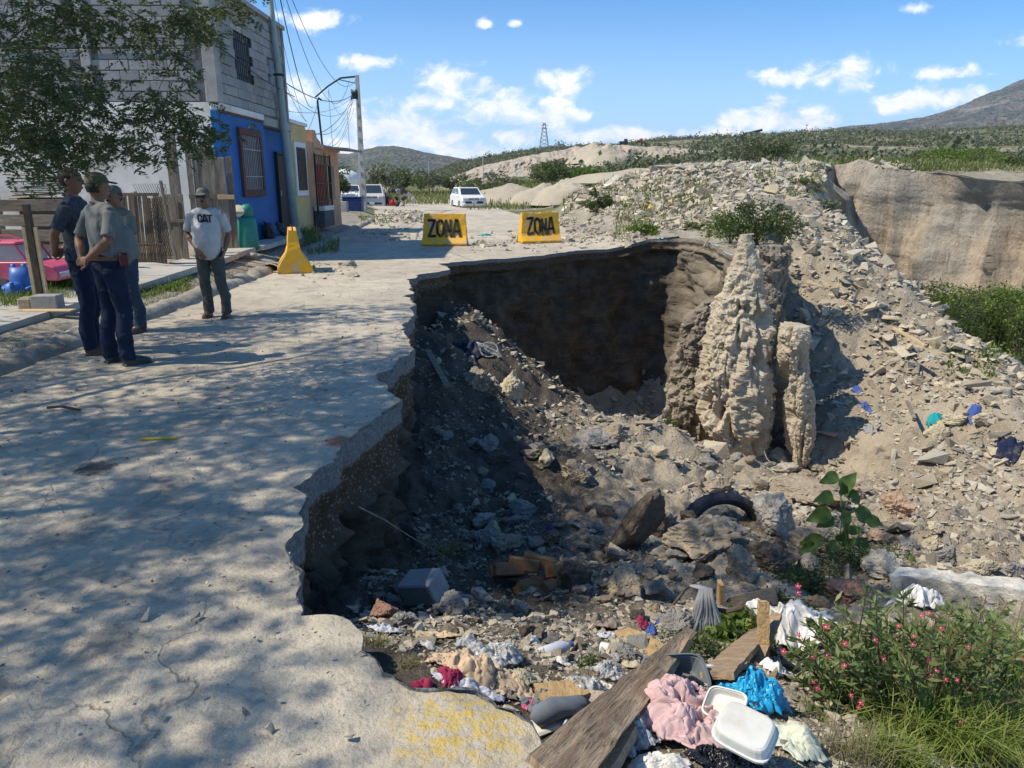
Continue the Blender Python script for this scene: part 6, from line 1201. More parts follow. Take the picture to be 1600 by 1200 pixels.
M_LGREY = fabric('light_grey_tee', (.50,.50,.49), .88); M_DGREEN = fabric('grey_green_trousers', (.085,.095,.085), .7); M_GSHIRT = fabric('grey_shirt', (.165,.175,.175), .8); M_JEAN = fabric('dark_blue_denim', (.012,.021,.048), .7); M_NAVY = fabric('dark_checked_shirt', (.06,.075,.10), .55, 30); M_KHAKI = fabric('olive_grey_shirt', (.17,.18,.15), .8); M_FADED = fabric('faded_denim', (.045,.065,.10), .7)
M_BROWNS = simple('brown_leather', (.10,.055,.03), (.07,.04,.025), 8, .5, .2, spec=.4); M_BLACKS = simple('dark_leather', (.03,.032,.035), (.05,.05,.055), 8, .5, .2, spec=.4); M_GREYC = simple('grey_camouflage_cap', (.16,.17,.15), (.08,.085,.075), 14, .9, .2, dirt=(.30,.30,.27))
cat_m, S = person(at(338, 496), .08, 1.655, 'man in a light grey lettered T-shirt and cap standing alone facing the camera', {'arms': (((.265, .05, 1.14), (.225, -.055, .93), (-.35, -.3, -1), (-1, 0, .2), .9), ((-.275, .03, 1.15), (-.10, -.175, .955), (.55, -.1, -.85), (.3, 1, 0), .45)), 'legs': ((.15, -.02), (-.105, .04))}, M_LGREY, M_DGREEN, M_BROWNS, .07, M_GREYC, True, glasses=True, collar=False)
def chest_pt(a, b, d):     # wraps the print round the chest (x across, z up)
    s_ = 1.655/1.75; y = -(.131*s_)*math.sqrt(max(0, 1-(a/(.20*s_))**2))-.012-d-(.05*max(0, (1.30*s_-b))*1.0); return (a, y, b)
k_ = .052; LT = [[(.9,.75),(.75,1),(.25,1),(.05,.8),(.05,.2),(.25,0),(.75,0),(.9,.25)], [(1.15,0),(1.55,1),(1.75,1),(2.2,0)], [(2.25,.93),(3.15,.93)], [(2.7,.93),(2.7,0)]]
fin = [[(.03+(a-1.6)*k_*1.0, 1.24+b*.085) for a, b in seg] for seg in LT]
fin = [[Vector(s0).lerp(Vector(s1), t/3)[:] for s0, s1 in zip(seg[:-1], seg[1:]) for t in range(3)]+[seg[-1]] for seg in fin]
strokes(cat_m, 'shirt_lettering', fin, .019, .006, chest_pt, M_BLK); tri = MB(); q = [chest_pt(.03+(a-1.6)*k_, 1.24+b*.085, .008) for a, b in ((1.3, 0), (2.1, 0), (1.7, .42))]; tri.add(q+[Vector(x)+Vector((0, .006, 0)) for x in q], [(0, 1, 2), (5, 4, 3), (0, 3, 4, 1), (1, 4, 5, 2), (2, 5, 3, 0)]); tri.build('shirt_triangle', M_BLK, cat_m)
m1, S = person(at(190, 568), 2.5, 1.80, 'stout man in a grey shirt, camouflage cap and jeans with hands clasped behind his back', {'arms': behind, 'legs': ((.10, .02), (-.15, -.02))}, M_GSHIRT, M_JEAN, M_BLACKS, .11, M_CAMO, tuck=True, belt=M_BROWNS)
mb = MB(); mb.box(S(-.215, -.05, .99), (.04, .08, .12)); mb.build('belt_pouch', simple('dark_red_leather', (.10,.02,.02), None, 6, .5), m1, .012)
person(at(150, 551), 1.75, 1.86, 'tall bareheaded man in a dark checked shirt standing behind the stout man', {'arms': behind, 'legs': ((.12, .02), (-.12, -.03))}, M_NAVY, M_JEAN, M_BROWNS, .05)
person(at(208, 519), -.35, 1.68, 'man with a moustache and grey cap half hidden behind the stout man, hand raised', {'arms': (((.24, -.07, 1.17), (.12, -.27, 1.27), (-.6, -.55, .2), (-.3, .5, -.6), .25), ((-.26, .06, 1.13), (-.24, -.03, .90), (0, -.1, -1), (1, 0, 0), .5)), 'legs': ((.14, -.02), (-.12, .02))}, M_KHAKI, M_FADED, M_BROWNS, .10, M_GREYC, True)
finish_voxels()
# small dry clump behind the man
# ---------------------------------------------------------------- concrete barriers
def barrier_mat():
    t = NT('chipped_yellow_paint'); co = t.coord('Object'); f = t.noise(co, 5, 7, .7); g = t.noise(co, 26, 5, .7); z = t.n('ShaderNodeSeparateXYZ', i0=co).outputs[2]
    y = t.mix(t.rng(f, .35, .65), (.82,.44,.02), (.74,.36,.015)); c = t.mix(t.rng(t.math('ADD', f, t.math('MULTIPLY', t.math('SUBTRACT', g, .5), .5)), .57, .61), y, (.45,.43,.38)); c = t.mix(t.rng(t.noise(co, 3, 6, .75), .45, .75, 0, .45), c, (.40,.33,.20))
    c = t.mix(t.rng(t.math('SUBTRACT', z, t.math('MULTIPLY', f, .12)), -.03, .0, .7, 0), c, (.22,.15,.07)); t.bump(g, .5, .008); t.bump(f, .4, .015); return t.fin(c, .65, .3)
M_BAR = barrier_mat()
BPROF = [(0, .31), (.06, .315), (.20, .20), (.27, .165), (.55, .125), (.86, .10)]
def bhalf(z): return float(np.interp(z, [p[0] for p in BPROF], [p[1] for p in BPROF]))
NPROF = [(0, .33), (.10, .33), (.22, .27), (.36, .165), (.50, .115), (.86, .075)]
def barrier(loc, rz, L, label, seed, chip=0.0, tilt=0, PR=None):
    bhalf = lambda z: float(np.interp(z, [p[0] for p in (PR or BPROF)], [p[1] for p in (PR or BPROF)]))
    e = empty('concrete_barrier', loc, rz, label, 'barrier', 'yellow concrete barriers closing the street'); nz = 26; nx = 34; V = []; ring = []
    zs = list(np.linspace(0, .86, nz)); prof = [(-bhalf(z), z) for z in zs]+[(x, .86) for x in np.linspace(-.05, .05, 4)]+[(bhalf(z), z) for z in zs[::-1]]; m = len(prof)
    xs = np.linspace(-L/2, L/2, nx); end = .07
    for x in xs:
        for (y, z) in prof: V.append((x*(1-end*z/.86*(abs(x)/(L/2))**1), y, z))
    V = np.array(V); n = fbm(V+seed, 4, 5, .6); V += (n*.012)[:, None]*np.array([1, 1, .6]); corner = np.clip(np.abs(V[:, 0])/(L/2)-.82, 0, 1)/.18*np.clip(V[:, 2]/.86-.3, 0, 1); c2 = np.clip(fbm(V+seed+3, 3, 4, .6)+.25+chip*(V[:, 0] < 0), 0, 1); V[:, 0] -= np.sign(V[:, 0])*corner*c2*.10; V[:, 2] -= np.clip(V[:, 2]-.75, 0, 1)*c2*.35
    id2 = np.arange(nx*m).reshape(nx, m); Fq = np.stack([id2[:-1, :-1], id2[1:, :-1], id2[1:, 1:], id2[:-1, 1:]], -1).reshape(-1, 4).tolist()
    me = bpy.data.meshes.new('body'); me.from_pydata([tuple(v) for v in V], [], Fq+[list(id2[0][::-1]), list(id2[-1])]); me.update(); bm = bmesh.new(); bm.from_mesh(me); bmesh.ops.recalc_face_normals(bm, faces=bm.faces); bm.to_mesh(me); bm.free(); link('body', me, M_BAR, e)
    return e
def zona(e, dep=.012, wob=0.0, sc=1.0):
    k = .22*sc; segs = [[(.06,1),(.85,1),(.10,0),(.9,0)], [(1.45,1),(1.15,.8),(1.15,.2),(1.45,0)], [(1.62,1),(1.9,.8),(1.9,.2),(1.62,0)], [(2.2,0),(2.2,1)], [(2.2,.95),(2.78,.05)], [(2.78,0),(2.78,1)], [(3.08,0),(3.42,1),(3.6,1),(3.95,0)], [(3.2,.3),(3.8,.3)]]
    out = []
    for sg in segs:
        q = [(-.45*sc+a*k*1.02, .26+b*.42+wob*math.sin(a*2)) for a, b in sg]; out.append([Vector(s0).lerp(Vector(s1), t/6)[:] for s0, s1 in zip(q[:-1], q[1:]) for t in range(6)]+[q[-1]])
    strokes(e, 'lettering', out, .068, .006, lambda a, b, d: (a, -bhalf(b)-dep-d, b), simple('black_stencil_paint', (.035,.035,.03), (.06,.055,.04), 14, .8))
b0 = barrier((*PZ(461, 424, .01)[:2], .0), math.pi/2+.30, 1.0, 'yellow concrete barrier seen end-on beside the kerb, without lettering', 1, PR=NPROF)
mb = MB(); mb.tube([(-.52, 0, .84), (-.52, 0, .93), (-.50, .03, .95)], .014, 6); mb.build('rebar', M_IRON, b0)
p = PZ(696, 384, .04); b1 = barrier((p.x, p.y, float(zroad(p.y))+.015), -.03, 1.24, 'bright yellow painted barrier left of the other lettered one, broad and upright', 5); zona(b1)
p = PZ(842, 380, .04); b2 = barrier((p.x, p.y, float(zroad(p.y))+.015), .30, 1.20, 'yellow lettered barrier turned away with a chipped white left end', 9, .5); zona(b2, .012, .02, .92)
# ---------------------------------------------------------------- vehicles
M_CARW = simple('white_car_paint', (.72,.72,.70), (.70,.70,.68), 2, .28, 0, spec=.5, dirt=(.66,.65,.61)); M_SILV = simple('dusty_silver_paint', (.50,.49,.45), (.45,.44,.41), 2, .4, 0, spec=.5); M_GLASS = simple('dark_window_glass', (.025,.035,.04), (.03,.04,.045), 3, .08, 0, spec=.8); M_TYRE = simple('black_tyre', (.025,.025,.025), None, 9, .85); M_RIM = simple('alloy_grey', (.40,.40,.40), None, 8, .4, 0, metal=.6); M_LAMP = simple('lamp_glass', (.62,.62,.60), (.5,.5,.5), 9, .15, 0, spec=.8); M_REDL = simple('red_plastic', (.45,.03,.02), None, 5, .4)
def vehicle(name, loc, rz, label, cat, L, Wd, Hh, hoodz, belt, ws0, ws1, rear0, rear1, paint, wr=.31, bed=None, group=None, grille_h=.12, roofh=None):
    """faces -Y; y positions measured from the front bumper"""
    e = empty(name, loc, rz, label, cat, group); f = -L/2; hw = Wd/2
    ax = (f+.82, f+L-.78); arch = lambda c, r: [(c-r*math.cos(math.pi*k/8), .26+r*math.sin(math.pi*k/8)) for k in range(9)]
    prof = [(f+.03, .22)]+arch(ax[0], wr+.05)+arch(ax[1], wr+.05)+[(f+L-.03, .25), (f+L, .55), (f+L-.02, belt-.05), (f+rear1, belt)]+([(f+ws0, hoodz+.04)] if bed is None else [(f+ws0, hoodz+.04)])+[(f+.45, hoodz), (f+.12, hoodz-.13), (f, hoodz-.3), (f-.02, .38)]
    mb = MB(); n = len(prof); xs = [(-hw, .90), (-hw+.07, 1.0), (hw-.07, 1.0), (hw, .90)]; vs = []
    for x, sc in [(-hw+.05, .94), (-hw, .88), (hw, .88), (hw-.05, .94)][:0] or [(-hw, 0), (-hw+.10, 1), (hw-.10, 1), (hw, 0)]:
        for (y, z) in prof: vs.append((x, y*(1 if sc else .985), z-(0 if sc else (.05 if z > .6 else 0))))
    fs = [(k*n+i, k*n+(i+1) % n, (k+1)*n+(i+1) % n, (k+1)*n+i) for k in range(3) for i in range(n)]+[tuple(range(n)), tuple(3*n+i for i in range(n-1, -1, -1))]; mb.add(vs, fs); body = mb.build('body', paint, e, smooth=False)
    tw = hw-.16; g0 = hw-.05; mb = MB()
    def cab(inset, zb, zt, y0b, y0t, y1t, y1b, m): m.add([(-g0+inset, f+y0b, zb), (g0-inset, f+y0b, zb), (g0-inset, f+y1b, zb), (-g0+inset, f+y1b, zb), (-tw+inset, f+y0t, zt), (tw-inset, f+y0t, zt), (tw-inset, f+y1t, zt), (-tw+inset, f+y1t, zt)], [(0,3,2,1), (4,5,6,7), (0,1,5,4), (1,2,6,5), (2,3,7,6), (3,0,4,7)])
    zt = Hh-.03; cab(0, hoodz, zt, ws0, ws1, rear0, rear1, mb); mb.build('cabin', paint, e, .03)
    # glass set just proud of the cabin faces
    def lerp3(a, b, t): return tuple(a[i]+(b[i]-a[i])*t for i in range(3))
    def glass(quad, name, l, r, b, t, off):
        A, B_, C_, D_ = [Vector(q) for q in quad]; pt = lambda s_, u_: A.lerp(B_, s_).lerp(D_.lerp(C_, s_), u_); nn = (B_-A).cross(D_-A).normalized()*off; q = [pt(l, b)+nn, pt(r, b)+nn, pt(r, t)+nn, pt(l, t)+nn]
        m = MB(); m.add(q+[x-nn*2.2 for x in q], [(0,1,2,3), (7,6,5,4), (0,4,5,1), (1,5,6,2), (2,6,7,3), (3,7,4,0)]); m.build(name, M_GLASS, e)
    b4 = [(-g0, f+ws0, hoodz), (g0, f+ws0, hoodz), (g0, f+rear1, hoodz), (-g0, f+rear1, hoodz)]; t4 = [(-tw, f+ws1, zt), (tw, f+ws1, zt), (tw, f+rear0, zt), (-tw, f+rear0, zt)]
    glass([b4[0], b4[1], t4[1], t4[0]], 'windscreen', .07, .93, .06, .88, .012)
    for (i, j, sgn) in [(1, 2, 1), (3, 0, 1)]:
        fr = (lambda a: a) if i == 1 else (lambda a: 1-a)
        for (l, r) in [(.10, .50), (.55, .93)]: l2, r2 = (l, r) if i == 1 else (1-r, 1-l); glass([b4[i], b4[j], t4[j], t4[i]], 'side_window', l2, r2, .22, .86, .010)
    glass([b4[2], b4[3], t4[3], t4[2]], 'rear_window', .1, .9, .3, .85, .01)
    for sx in (-1, 1):
        m = MB(); m.box((sx*(hw-.28), f+.02, hoodz-.20), (.40, .10, .13), Matrix.Rotation(sx*.25, 3, 'Z')); m.build('headlight', M_LAMP, e, .03)
        m = MB(); m.tube([(sx*(hw-.04), f+ws0+.25, hoodz+.08), (sx*(hw+.09), f+ws0+.24, hoodz+.12)], [.03, .03], 6); m.box((sx*(hw+.13), f+ws0+.24, hoodz+.14), (.16, .08, .12)); m.build('mirror', paint, e, .015)
        m = MB(); m.box((sx*(hw-.12), f+L, belt-.15), (.2, .06, .22)); m.build('tail_light', M_REDL, e, .01)
        for (i, y) in enumerate((f+ws0+.75, f+ws0+1.6)): m = MB(); m.box((sx*(hw+.005), y, belt-.12), (.03, .16, .03)); m.build('handle', paint, e)
        for a in ax:
            R90 = Matrix.Rotation(math.pi/2, 3, 'Y'); m = MB(); m.lathe([(wr*.6, -.10), (wr*.95, -.10), (wr, -.07), (wr, .07), (wr*.95, .10), (wr*.6, .10)], 22, (sx*(hw-.10), a, wr), rot=R90); w = m.build('wheel', M_TYRE, e); m = MB(); m.lathe([(.04, -.105), (wr*.6, -.10), (wr*.62, .10), (.04, .105)], 14, (sx*(hw-.10), a, wr), rot=R90); m.build('rim', M_RIM, w)
    m = MB(); m.box((0, f-.03, .48), (Wd*.72, .06, grille_h)); m.build('lower_grille', M_BLK, e, .01); m = MB(); m.box((0, f-.01, hoodz-.22), (Wd*.42, .05, .09)); m.build('grille', M_BLK, e, .01)
    m = MB(); m.box((0, f-.065, .50), (.34, .02, .15)); m.build('number_plate', M_WHITE, e, .004); m = MB(); m.lathe([(.055, -.01), (.06, 0), (.055, .01)], 14, (0, f-.04, hoodz-.22), rot=Matrix.Rotation(math.pi/2, 3, 'X')); m.build('badge', M_RIM, e)
    m = MB(); m.box((0, f+.02, .34), (Wd*.94, .16, .18)); m.build('bumper', paint, e, .04)
    return e
p = P(730, 327, 51); vehicle('parked_car', (p.x, 51.6, p.z), .28, 'white hatchback parked facing the camera on the far side of the street', 'car', 3.9, 1.66, 1.46, .92, .95, .85, 1.65, 3.3, 3.82, M_CARW)
p = P(580, 328, 54); vehicle('parked_van', (p.x-.15, 55, p.z), .20, 'dusty silver van parked nose-on behind the concrete pole', 'van', 4.6, 1.85, 1.80, 1.12, 1.15, .75, 1.7, 4.2, 4.5, M_SILV, .33)
p = P(541, 322, 66); t_ = vehicle('parked_pickup', (p.x, 68, p.z), .22, 'white pickup truck parked behind the silver van', 'pickup', 5.2, 1.85, 1.82, 1.18, 1.2, 1.35, 2.0, 3.4, 3.7, M_CARW, .38, grille_h=.2)
mb = MB(); mb.box((0, 1.7, 1.25), (1.8, 1.6, .12)); mb.build('bed_rail', M_CARW, t_, .03)
e = empty('water_tank', P(536, 284, 74), 0, 'white rounded tank with a blue cap rising behind the pickup', 'tank'); mb = MB(); mb.lathe([(.9, -.3), (1.7, -.25), (1.8, .2), (1.5, .8), (.6, 1.15), (.2, 1.2)], 18); mb.build('shell', M_WHITE, e, smooth=True); mb = MB(); mb.lathe([(.25, 1.15), (.3, 1.3), (.12, 1.55)], 10); mb.build('cap', M_TEAL, e)
# heap of junk beside the van
GJ = 'junk heaped beside the silver van'
for i in range(26):
    u = random.uniform(600, 640); v = random.uniform(296, 322); p = P(u, v, random.uniform(52, 56)); k = p.y/F; o = link('junk_piece', boulder_mesh(500+i, 2, 5, .25, (random.uniform(6, 13)*k, .3, random.uniform(5, 11)*k)), [M_BLK, M_IRON, simple('rusty_scrap', (.12,.06,.04), (.07,.04,.03), 6), M_BLK, simple('grey_scrap', (.25,.25,.26), None, 6), S_DARK][i % 6]); o.location = p; tag(o, 'dark scrap piece in the heap of junk beside the silver van', 'junk', GJ)
o = link('junk_piece', boulder_mesh(540, 2, 5, .2, (.5, .4, .55)), M_REDL); o.location = P(613, 316, 51.5); tag(o, 'red plastic item low in the junk heap', 'junk', GJ)
for (u, v, w, lb) in [(637,304,.8,'pale sheet leaning on the right of the junk heap'),(645,311,.5,'pale scrap lying right of the junk heap')]: o = link('junk_piece', boulder_mesh(545+int(u), 2, 5, .2, (w, .1, w*.7)), simple('pale_scrap', (.5,.5,.48), None, 6)); o.location = P(u, v, 53); o.rotation_euler = (.3, .5, 0); tag(o, lb, 'junk', GJ)
# machines on the skyline
def machine(u, v, Y, w, h, m, name, label, cat, boom=None):
    p = P(u, v, Y); e = empty(name, p, 0, label, cat); k = Y/F; w *= k; h *= k; mb = MB(); mb.box((0, 0, h*.35), (w, 2.5, h*.45)); mb.build('body', m, e, .05); mb = MB(); mb.box((w*.28, 0, h*.75), (w*.35, 2.2, h*.5)); mb.build('cab', M_WHITE if boom else m, e, .05)
    for x in (-.35, .3): mb = MB(); mb.lathe([(.2, -1.5), (h*.22, -1.5), (h*.22, 1.5), (.2, 1.5)], 12, (x*w, 0, h*.15), rot=Matrix.Rotation(math.pi/2, 3, 'X')); mb.build('wheel', M_TYRE, e)
    if boom: mb = MB(); mb.tube([(boom[0]*k, 0, h*.3), (boom[1]*k, 0, boom[2]*k)], [.6, .5], 6); mb.build('conveyor', M_IRON, e)
machine(974, 226, 260, 12, 8, M_BLK, 'dump_truck', 'dark dump truck parked on the skyline gap', 'truck'); machine(999, 223, 265, 7, 6, M_REDL, 'red_machine', 'small red machine on the skyline', 'machine'); machine(1152, 214, 300, 14, 8, M_WHITE, 'crusher', 'pale crushing plant with a dark sloping conveyor on the skyline', 'machine', (6, 36, 10)); machine(1076, 215, 320, 6, 3, M_BLUEP, 'blue_truck', 'tiny blue truck on the skyline', 'truck')
# ---------------------------------------------------------------- dumped rubbish
def cloth_mat(name, c, k=.75, rough=.9, trans=0, **kw): return simple(name, c, tuple(x*k for x in c), 9, rough, .35, 70, .003, dirt=tuple(.5*x+.5*y for x, y in zip(c, (.30,.25,.19))), **kw)
def film_mat(name, c, alpha=.55, rough=.25):
    t = NT(name); co = t.coord('Object'); f = t.noise(co, 14, 5, .7); t.bump(f, .6, .01); m = t.fin(t.mix(t.rng(f, .3, .7), c, tuple(x*.8 for x in c)), rough, .6); t.set(t.b.inputs['Alpha'], t.rng(f, .3, .7, alpha-.15, min(1, alpha+.2))); return m
C_ROSE = cloth_mat('dusty_pink_cloth', (.62,.42,.40)); C_BEIGE = cloth_mat('beige_cloth', (.58,.43,.28)); C_MAG = cloth_mat('magenta_cloth', (.32,.03,.08)); C_WHITE = cloth_mat('off_white_cloth', (.70,.66,.58)); C_GREY = cloth_mat('grey_cloth', (.30,.31,.32)); C_SLATE = cloth_mat('slate_cloth', (.16,.18,.20)); C_BROWN = cloth_mat('brown_cloth', (.25,.21,.17)); C_LAV = cloth_mat('pale_lavender_sheet', (.52,.53,.58), .8, .5); C_SACK = cloth_mat('white_woven_sack', (.74,.72,.68), .8, .7); C_DKB = cloth_mat('dark_blue_cloth', (.012,.022,.06)); C_KHA = cloth_mat('khaki_cloth', (.44,.40,.28))
C_BLUEF = film_mat('blue_plastic_film', (.03,.42,.72), .9, .22); C_CLEAR = film_mat('clear_plastic_film', (.62,.63,.62), .5, .2); C_BLKF = simple('black_plastic_film', (.012,.012,.014), (.02,.02,.022), 9, .25, .6, 22, .012, spec=.6); C_FOAM = simple('white_foam', (.64,.63,.58), (.58,.57,.51), 6, .6, .2, dirt=(.46,.42,.35)); C_TEALF = cloth_mat('teal_cloth', (.02,.33,.36)); C_BLUEC = cloth_mat('blue_rag', (.06,.11,.34)); C_YEL = cloth_mat('yellow_rag', (.62,.46,.12)); C_PINKB = cloth_mat('bright_pink_cloth', (.58,.14,.24)); C_GREEN = cloth_mat('green_plastic', (.10,.45,.12), rough=.4); C_PALEG = cloth_mat('pale_green_sheet', (.60,.63,.48), rough=.6)
def frame_at(u, v, Y=None):
    p = hit(u, v) if Y is None else on(u, v, Y); return p, p.y/F/math.cos(PITCH)**0
def cloth(name, u, v, wpx, hpx, mat, label, cat, amp=.35, fs=5, rot=0, seed=0, n=64, lift=.35, ragged=.25, strip=False, group=None, Y=None, sharp=1.0, sol=.004):
    """crumpled cloth or film: an irregular sheet heaped into ridged folds and laid over the ground"""
    p, k = frame_at(u, v, Y); w = wpx*k*.5; d = hpx*k*.5*1.25; R = min(w, d); a = np.linspace(-1, 1, n); A, B_ = np.meshgrid(a, a); r = np.sqrt(A**2+B_**2)
    if not strip: sq = np.maximum(np.abs(A), np.abs(B_)); f = np.where(r > 1e-6, sq/np.maximum(r, 1e-6), 1); A2, B2 = A*f, B_*f; rr = np.sqrt(A2**2+B2**2)
    else: A2, B2 = A, B_; rr = np.maximum(np.abs(A2), np.abs(B2))
    th = np.arctan2(B2, A2); e = 1+ragged*fbm(np.stack([np.cos(th).ravel()*1.3+seed, np.sin(th).ravel()*1.3, 0*th.ravel()], 1), 4, 1.6, .6).reshape(th.shape)*1.6; A2 = A2*e; B2 = B2*e
    q = np.stack([A2.ravel()*w/R+seed*7.7, B2.ravel()*d/R, np.zeros(n*n)], 1); wq = q+np.stack([fbm(q+i*9, 3, 1.1, .5) for i in range(3)], 1)*1.05
    cr_, sr_ = math.cos(seed*1.3), math.sin(seed*1.3); wq = np.stack([wq[:, 0]*cr_-wq[:, 1]*sr_, wq[:, 0]*sr_+wq[:, 1]*cr_, wq[:, 2]], 1)
    f1 = fbm(wq*[1, .42, 1], 3, fs*.26, .55, ridge=True).reshape(A.shape); f2 = fbm(wq*[.6, 1, 1]+3, 3, fs*.8, .5, ridge=True).reshape(A.shape)
    z = (np.clip(1-rr**2, 0, 1)**.8*lift*(.6+1.4*fbm(q+41, 2, 1.1, .5).reshape(A.shape))+ (np.sign(f1)*np.abs(f1)**sharp*.7+f2*.3)*amp*np.clip(1.25-rr, .15, 1))*R
    dx = fbm(wq+20, 3, fs*.4, .5).reshape(A.shape)*.22*R; dy = fbm(wq+30, 3, fs*.4, .5).reshape(A.shape)*.22*R
    x = A2*w+dx; y = B2*d+dy; c, s = math.cos(rot), math.sin(rot); X = x*c-y*s; Yy = x*s+y*c
    Q = np.c_[X.ravel()+p.x, Yy.ravel()+p.y]; ins = pip(LIP, Q); g = np.where(ins, zL(Q, True), zU(Q)); g = np.minimum(g, p.z+.5*R+.1); V = np.c_[X.ravel(), Yy.ravel(), np.maximum(g, p.z-.25)-p.z+z.ravel()+.01+.10*R]
    idx = np.arange(n*n).reshape(n, n); Fq = np.stack([idx[:-1, :-1], idx[:-1, 1:], idx[1:, 1:], idx[1:, :-1]], -1).reshape(-1, 4); o = npobj(name, V, Fq, mat, smooth=True); o.location = p
    m = o.modifiers.new('thickness', 'SOLIDIFY'); m.thickness = sol; m.offset = 0; return tag(o, label, cat, group)
def bag(name, u, v, wpx, hpx, mat, label, seed, cat='bag', amp=.5, Y=None, dep=.8, sink=.25, sub=5):
    """full or half-full bag: a lumpy closed form with crumple ridges"""
    p, k = frame_at(u, v, Y); w = wpx*k*.5; h = hpx*k*.62; bm = bmesh.new(); bmesh.ops.create_icosphere(bm, subdivisions=sub, radius=1); V = np.array([q.co[:] for q in bm.verts]); wq = V+np.stack([fbm(V+seed+i*5, 3, 1.2, .5) for i in range(3)], 1)*.6
    r = 1+fbm(V+seed, 2, 1.2, .5)*.28+fbm(wq+seed, 4, 2.6, .6, ridge=True)*.16*amp*2; V = V*r[:, None]*[w, w*dep, h]
    for q, c in zip(bm.verts, V): q.co = c
    me = bpy.data.meshes.new(name); bm.to_mesh(me); bm.free(); o = link(name, me, mat, smooth=True); o.location = p+Vector((0, w*dep*.3, h*(1-sink)-h*.3)); return tag(o, label, cat)
def plank(name, a, b, wd, th, mat, label, cat='board', ra=None, rb=None, nseg=40, taper=1.0, jag=.0, roll=0, split=0, seed=0):
    """board between two points with raw ends and a weathered, warped face"""
    a, b = Vector(a), Vector(b); d = (b-a); L = d.length; d.normalize(); s = d.cross(Vector((0, 0, 1))).normalized(); s = Matrix.Rotation(roll, 3, d) @ s; up = s.cross(d); nw = 14; V = []
    for side in (1, -1):
        for i in range(nseg+1):
            f = i/nseg; w = wd*(1+(taper-1)*f)
            for j in range(nw+1):
                g = j/nw-.5; ew = fbm(np.array([[f*6+seed, (1 if g > 0 else -1)*3.1, seed]]), 3, 1.4, .6)[0]*jag*abs(g)*2
                x = f*L+(jag*2.2*fbm(np.array([[g*9+seed, 0, (1 if f > .5 else 5)]]), 3, 1.2, .7)[0]*wd*(1 if f in (0, 1) else abs(f-.5)**6*64)); V.append(a+d*x+s*(g+ew)*w+up*(side*th/2+math.sin(f*3.1)*.02*L*.3))
    V = np.array([v[:] for v in V]); V += fbm(V*6+seed, 3, 1.5, .6)[:, None]*th*.25*np.array(up[:]); m = (nseg+1)*(nw+1); idx = np.arange(m).reshape(nseg+1, nw+1); F1 = np.stack([idx[:-1, :-1], idx[:-1, 1:], idx[1:, 1:], idx[1:, :-1]], -1).reshape(-1, 4); rim = list(idx[0])+list(idx[1:, -1])+list(idx[-1, -2::-1])+list(idx[-2:0:-1, 0])
    F2 = [(rim[i], rim[(i+1) % len(rim)], rim[(i+1) % len(rim)]+m, rim[i]+m) for i in range(len(rim))]; c = np.array(a[:])
    me = bpy.data.meshes.new(name); me.from_pydata([tuple(q) for q in V-c], [], F1.tolist()+[tuple(q+m for q in f[::-1]) for f in F1.tolist()]+F2); me.update(); bm = bmesh.new(); bm.from_mesh(me); bmesh.ops.recalc_face_normals(bm, faces=bm.faces); bm.to_mesh(me); bm.free(); o = link(name, me, mat); o.location = a; o.modifiers.new('tri', 'TRIANGULATE'); return tag(o, label, cat)
def wood(name, c1, c2, c3, st=(1, 9, 9), rot=(0, 0, 0)):
    t = NT(name); co = t.coord('Object', st, rot); a = t.noise(co, 3, 7, .7, .4); b = t.noise(co, 12, 5, .7); c = t.mix(t.rng(a, .35, .65), c1, c2); c = t.mix(t.rng(b, .52, .72), c, c3); t.bump(a, .8, .012); t.bump(b, .8, .005); return t.fin(c, .85, .15)
def AB(u, v, f=.94): p = hit(u, v); return P(u, v, p.y*f)
def W3(u, v, Y, dz=0): p = P(u, v, Y); return Vector((p.x, p.y, p.z+dz))
a = AB(1080, 986, .84); b = AB(862, 1215, .90); dirn = (b-a); angz = math.atan2(dirn.y, dirn.x)
M_DRIFT = wood('weathered_driftwood', (.40,.28,.17), (.27,.19,.12), (.13,.09,.06), (9, 9, 9)); M_OCHRE = wood('ochre_board', (.48,.33,.16), (.38,.25,.12), (.24,.16,.09), (8, 3, 8)); M_TANB = wood('tan_board', (.42,.30,.19), (.30,.21,.13), (.18,.12,.08), (3, 8, 8))
def grain(name, ang, c1, c2, c3):
    t = NT(name); co = t.coord('Object', (1, 1, 1), (0, 0, -ang)) if ang == 0 else t.coord('Object', (1.0001, 1, 1), (0, 0, -ang)); mp = t.n('ShaderNodeMapping'); mp.inputs['Scale'].default_value = (1.5, 18, 1.0); t.set(mp.inputs[0], co); g = mp.outputs[0]
    a = t.noise(g, 1.6, 7, .68, .6); b = t.noise(g, 6, 5, .7); w = t.noise(co, 5, 5, .6); c = t.mix(t.rng(a, .36, .60), c1, c2); c = t.mix(t.rng(b, .54, .68), c, c3); c = t.mix(t.rng(w, .50, .68, 0, .7), c, (.52,.40,.26)); t.bump(a, 1, .012); t.bump(b, .9, .006); return t.fin(c, .85, .15)
M_DRIFT = grain('grey_brown_driftwood', angz, (.46,.33,.21), (.25,.175,.11), (.09,.065,.045))
plank('driftwood_plank', a, b, .052, .022, M_DRIFT, 'long weathered plank widening towards the camera, lying across the rubbish', taper=3.1, jag=.07, roll=-.35, seed=2)
plank('split_slat', AB(1072, 1004, .87), AB(940, 1212, .93), .05, .03, M_TANB, 'dark split slat under the right edge of the long plank', taper=1.6, jag=.05, roll=.5, seed=4)
plank('board', AB(962, 988, .97), AB(1042, 1030, .97), .16, .02, M_OCHRE, 'ochre board lying behind the long plank', jag=.06, seed=5, roll=.1)
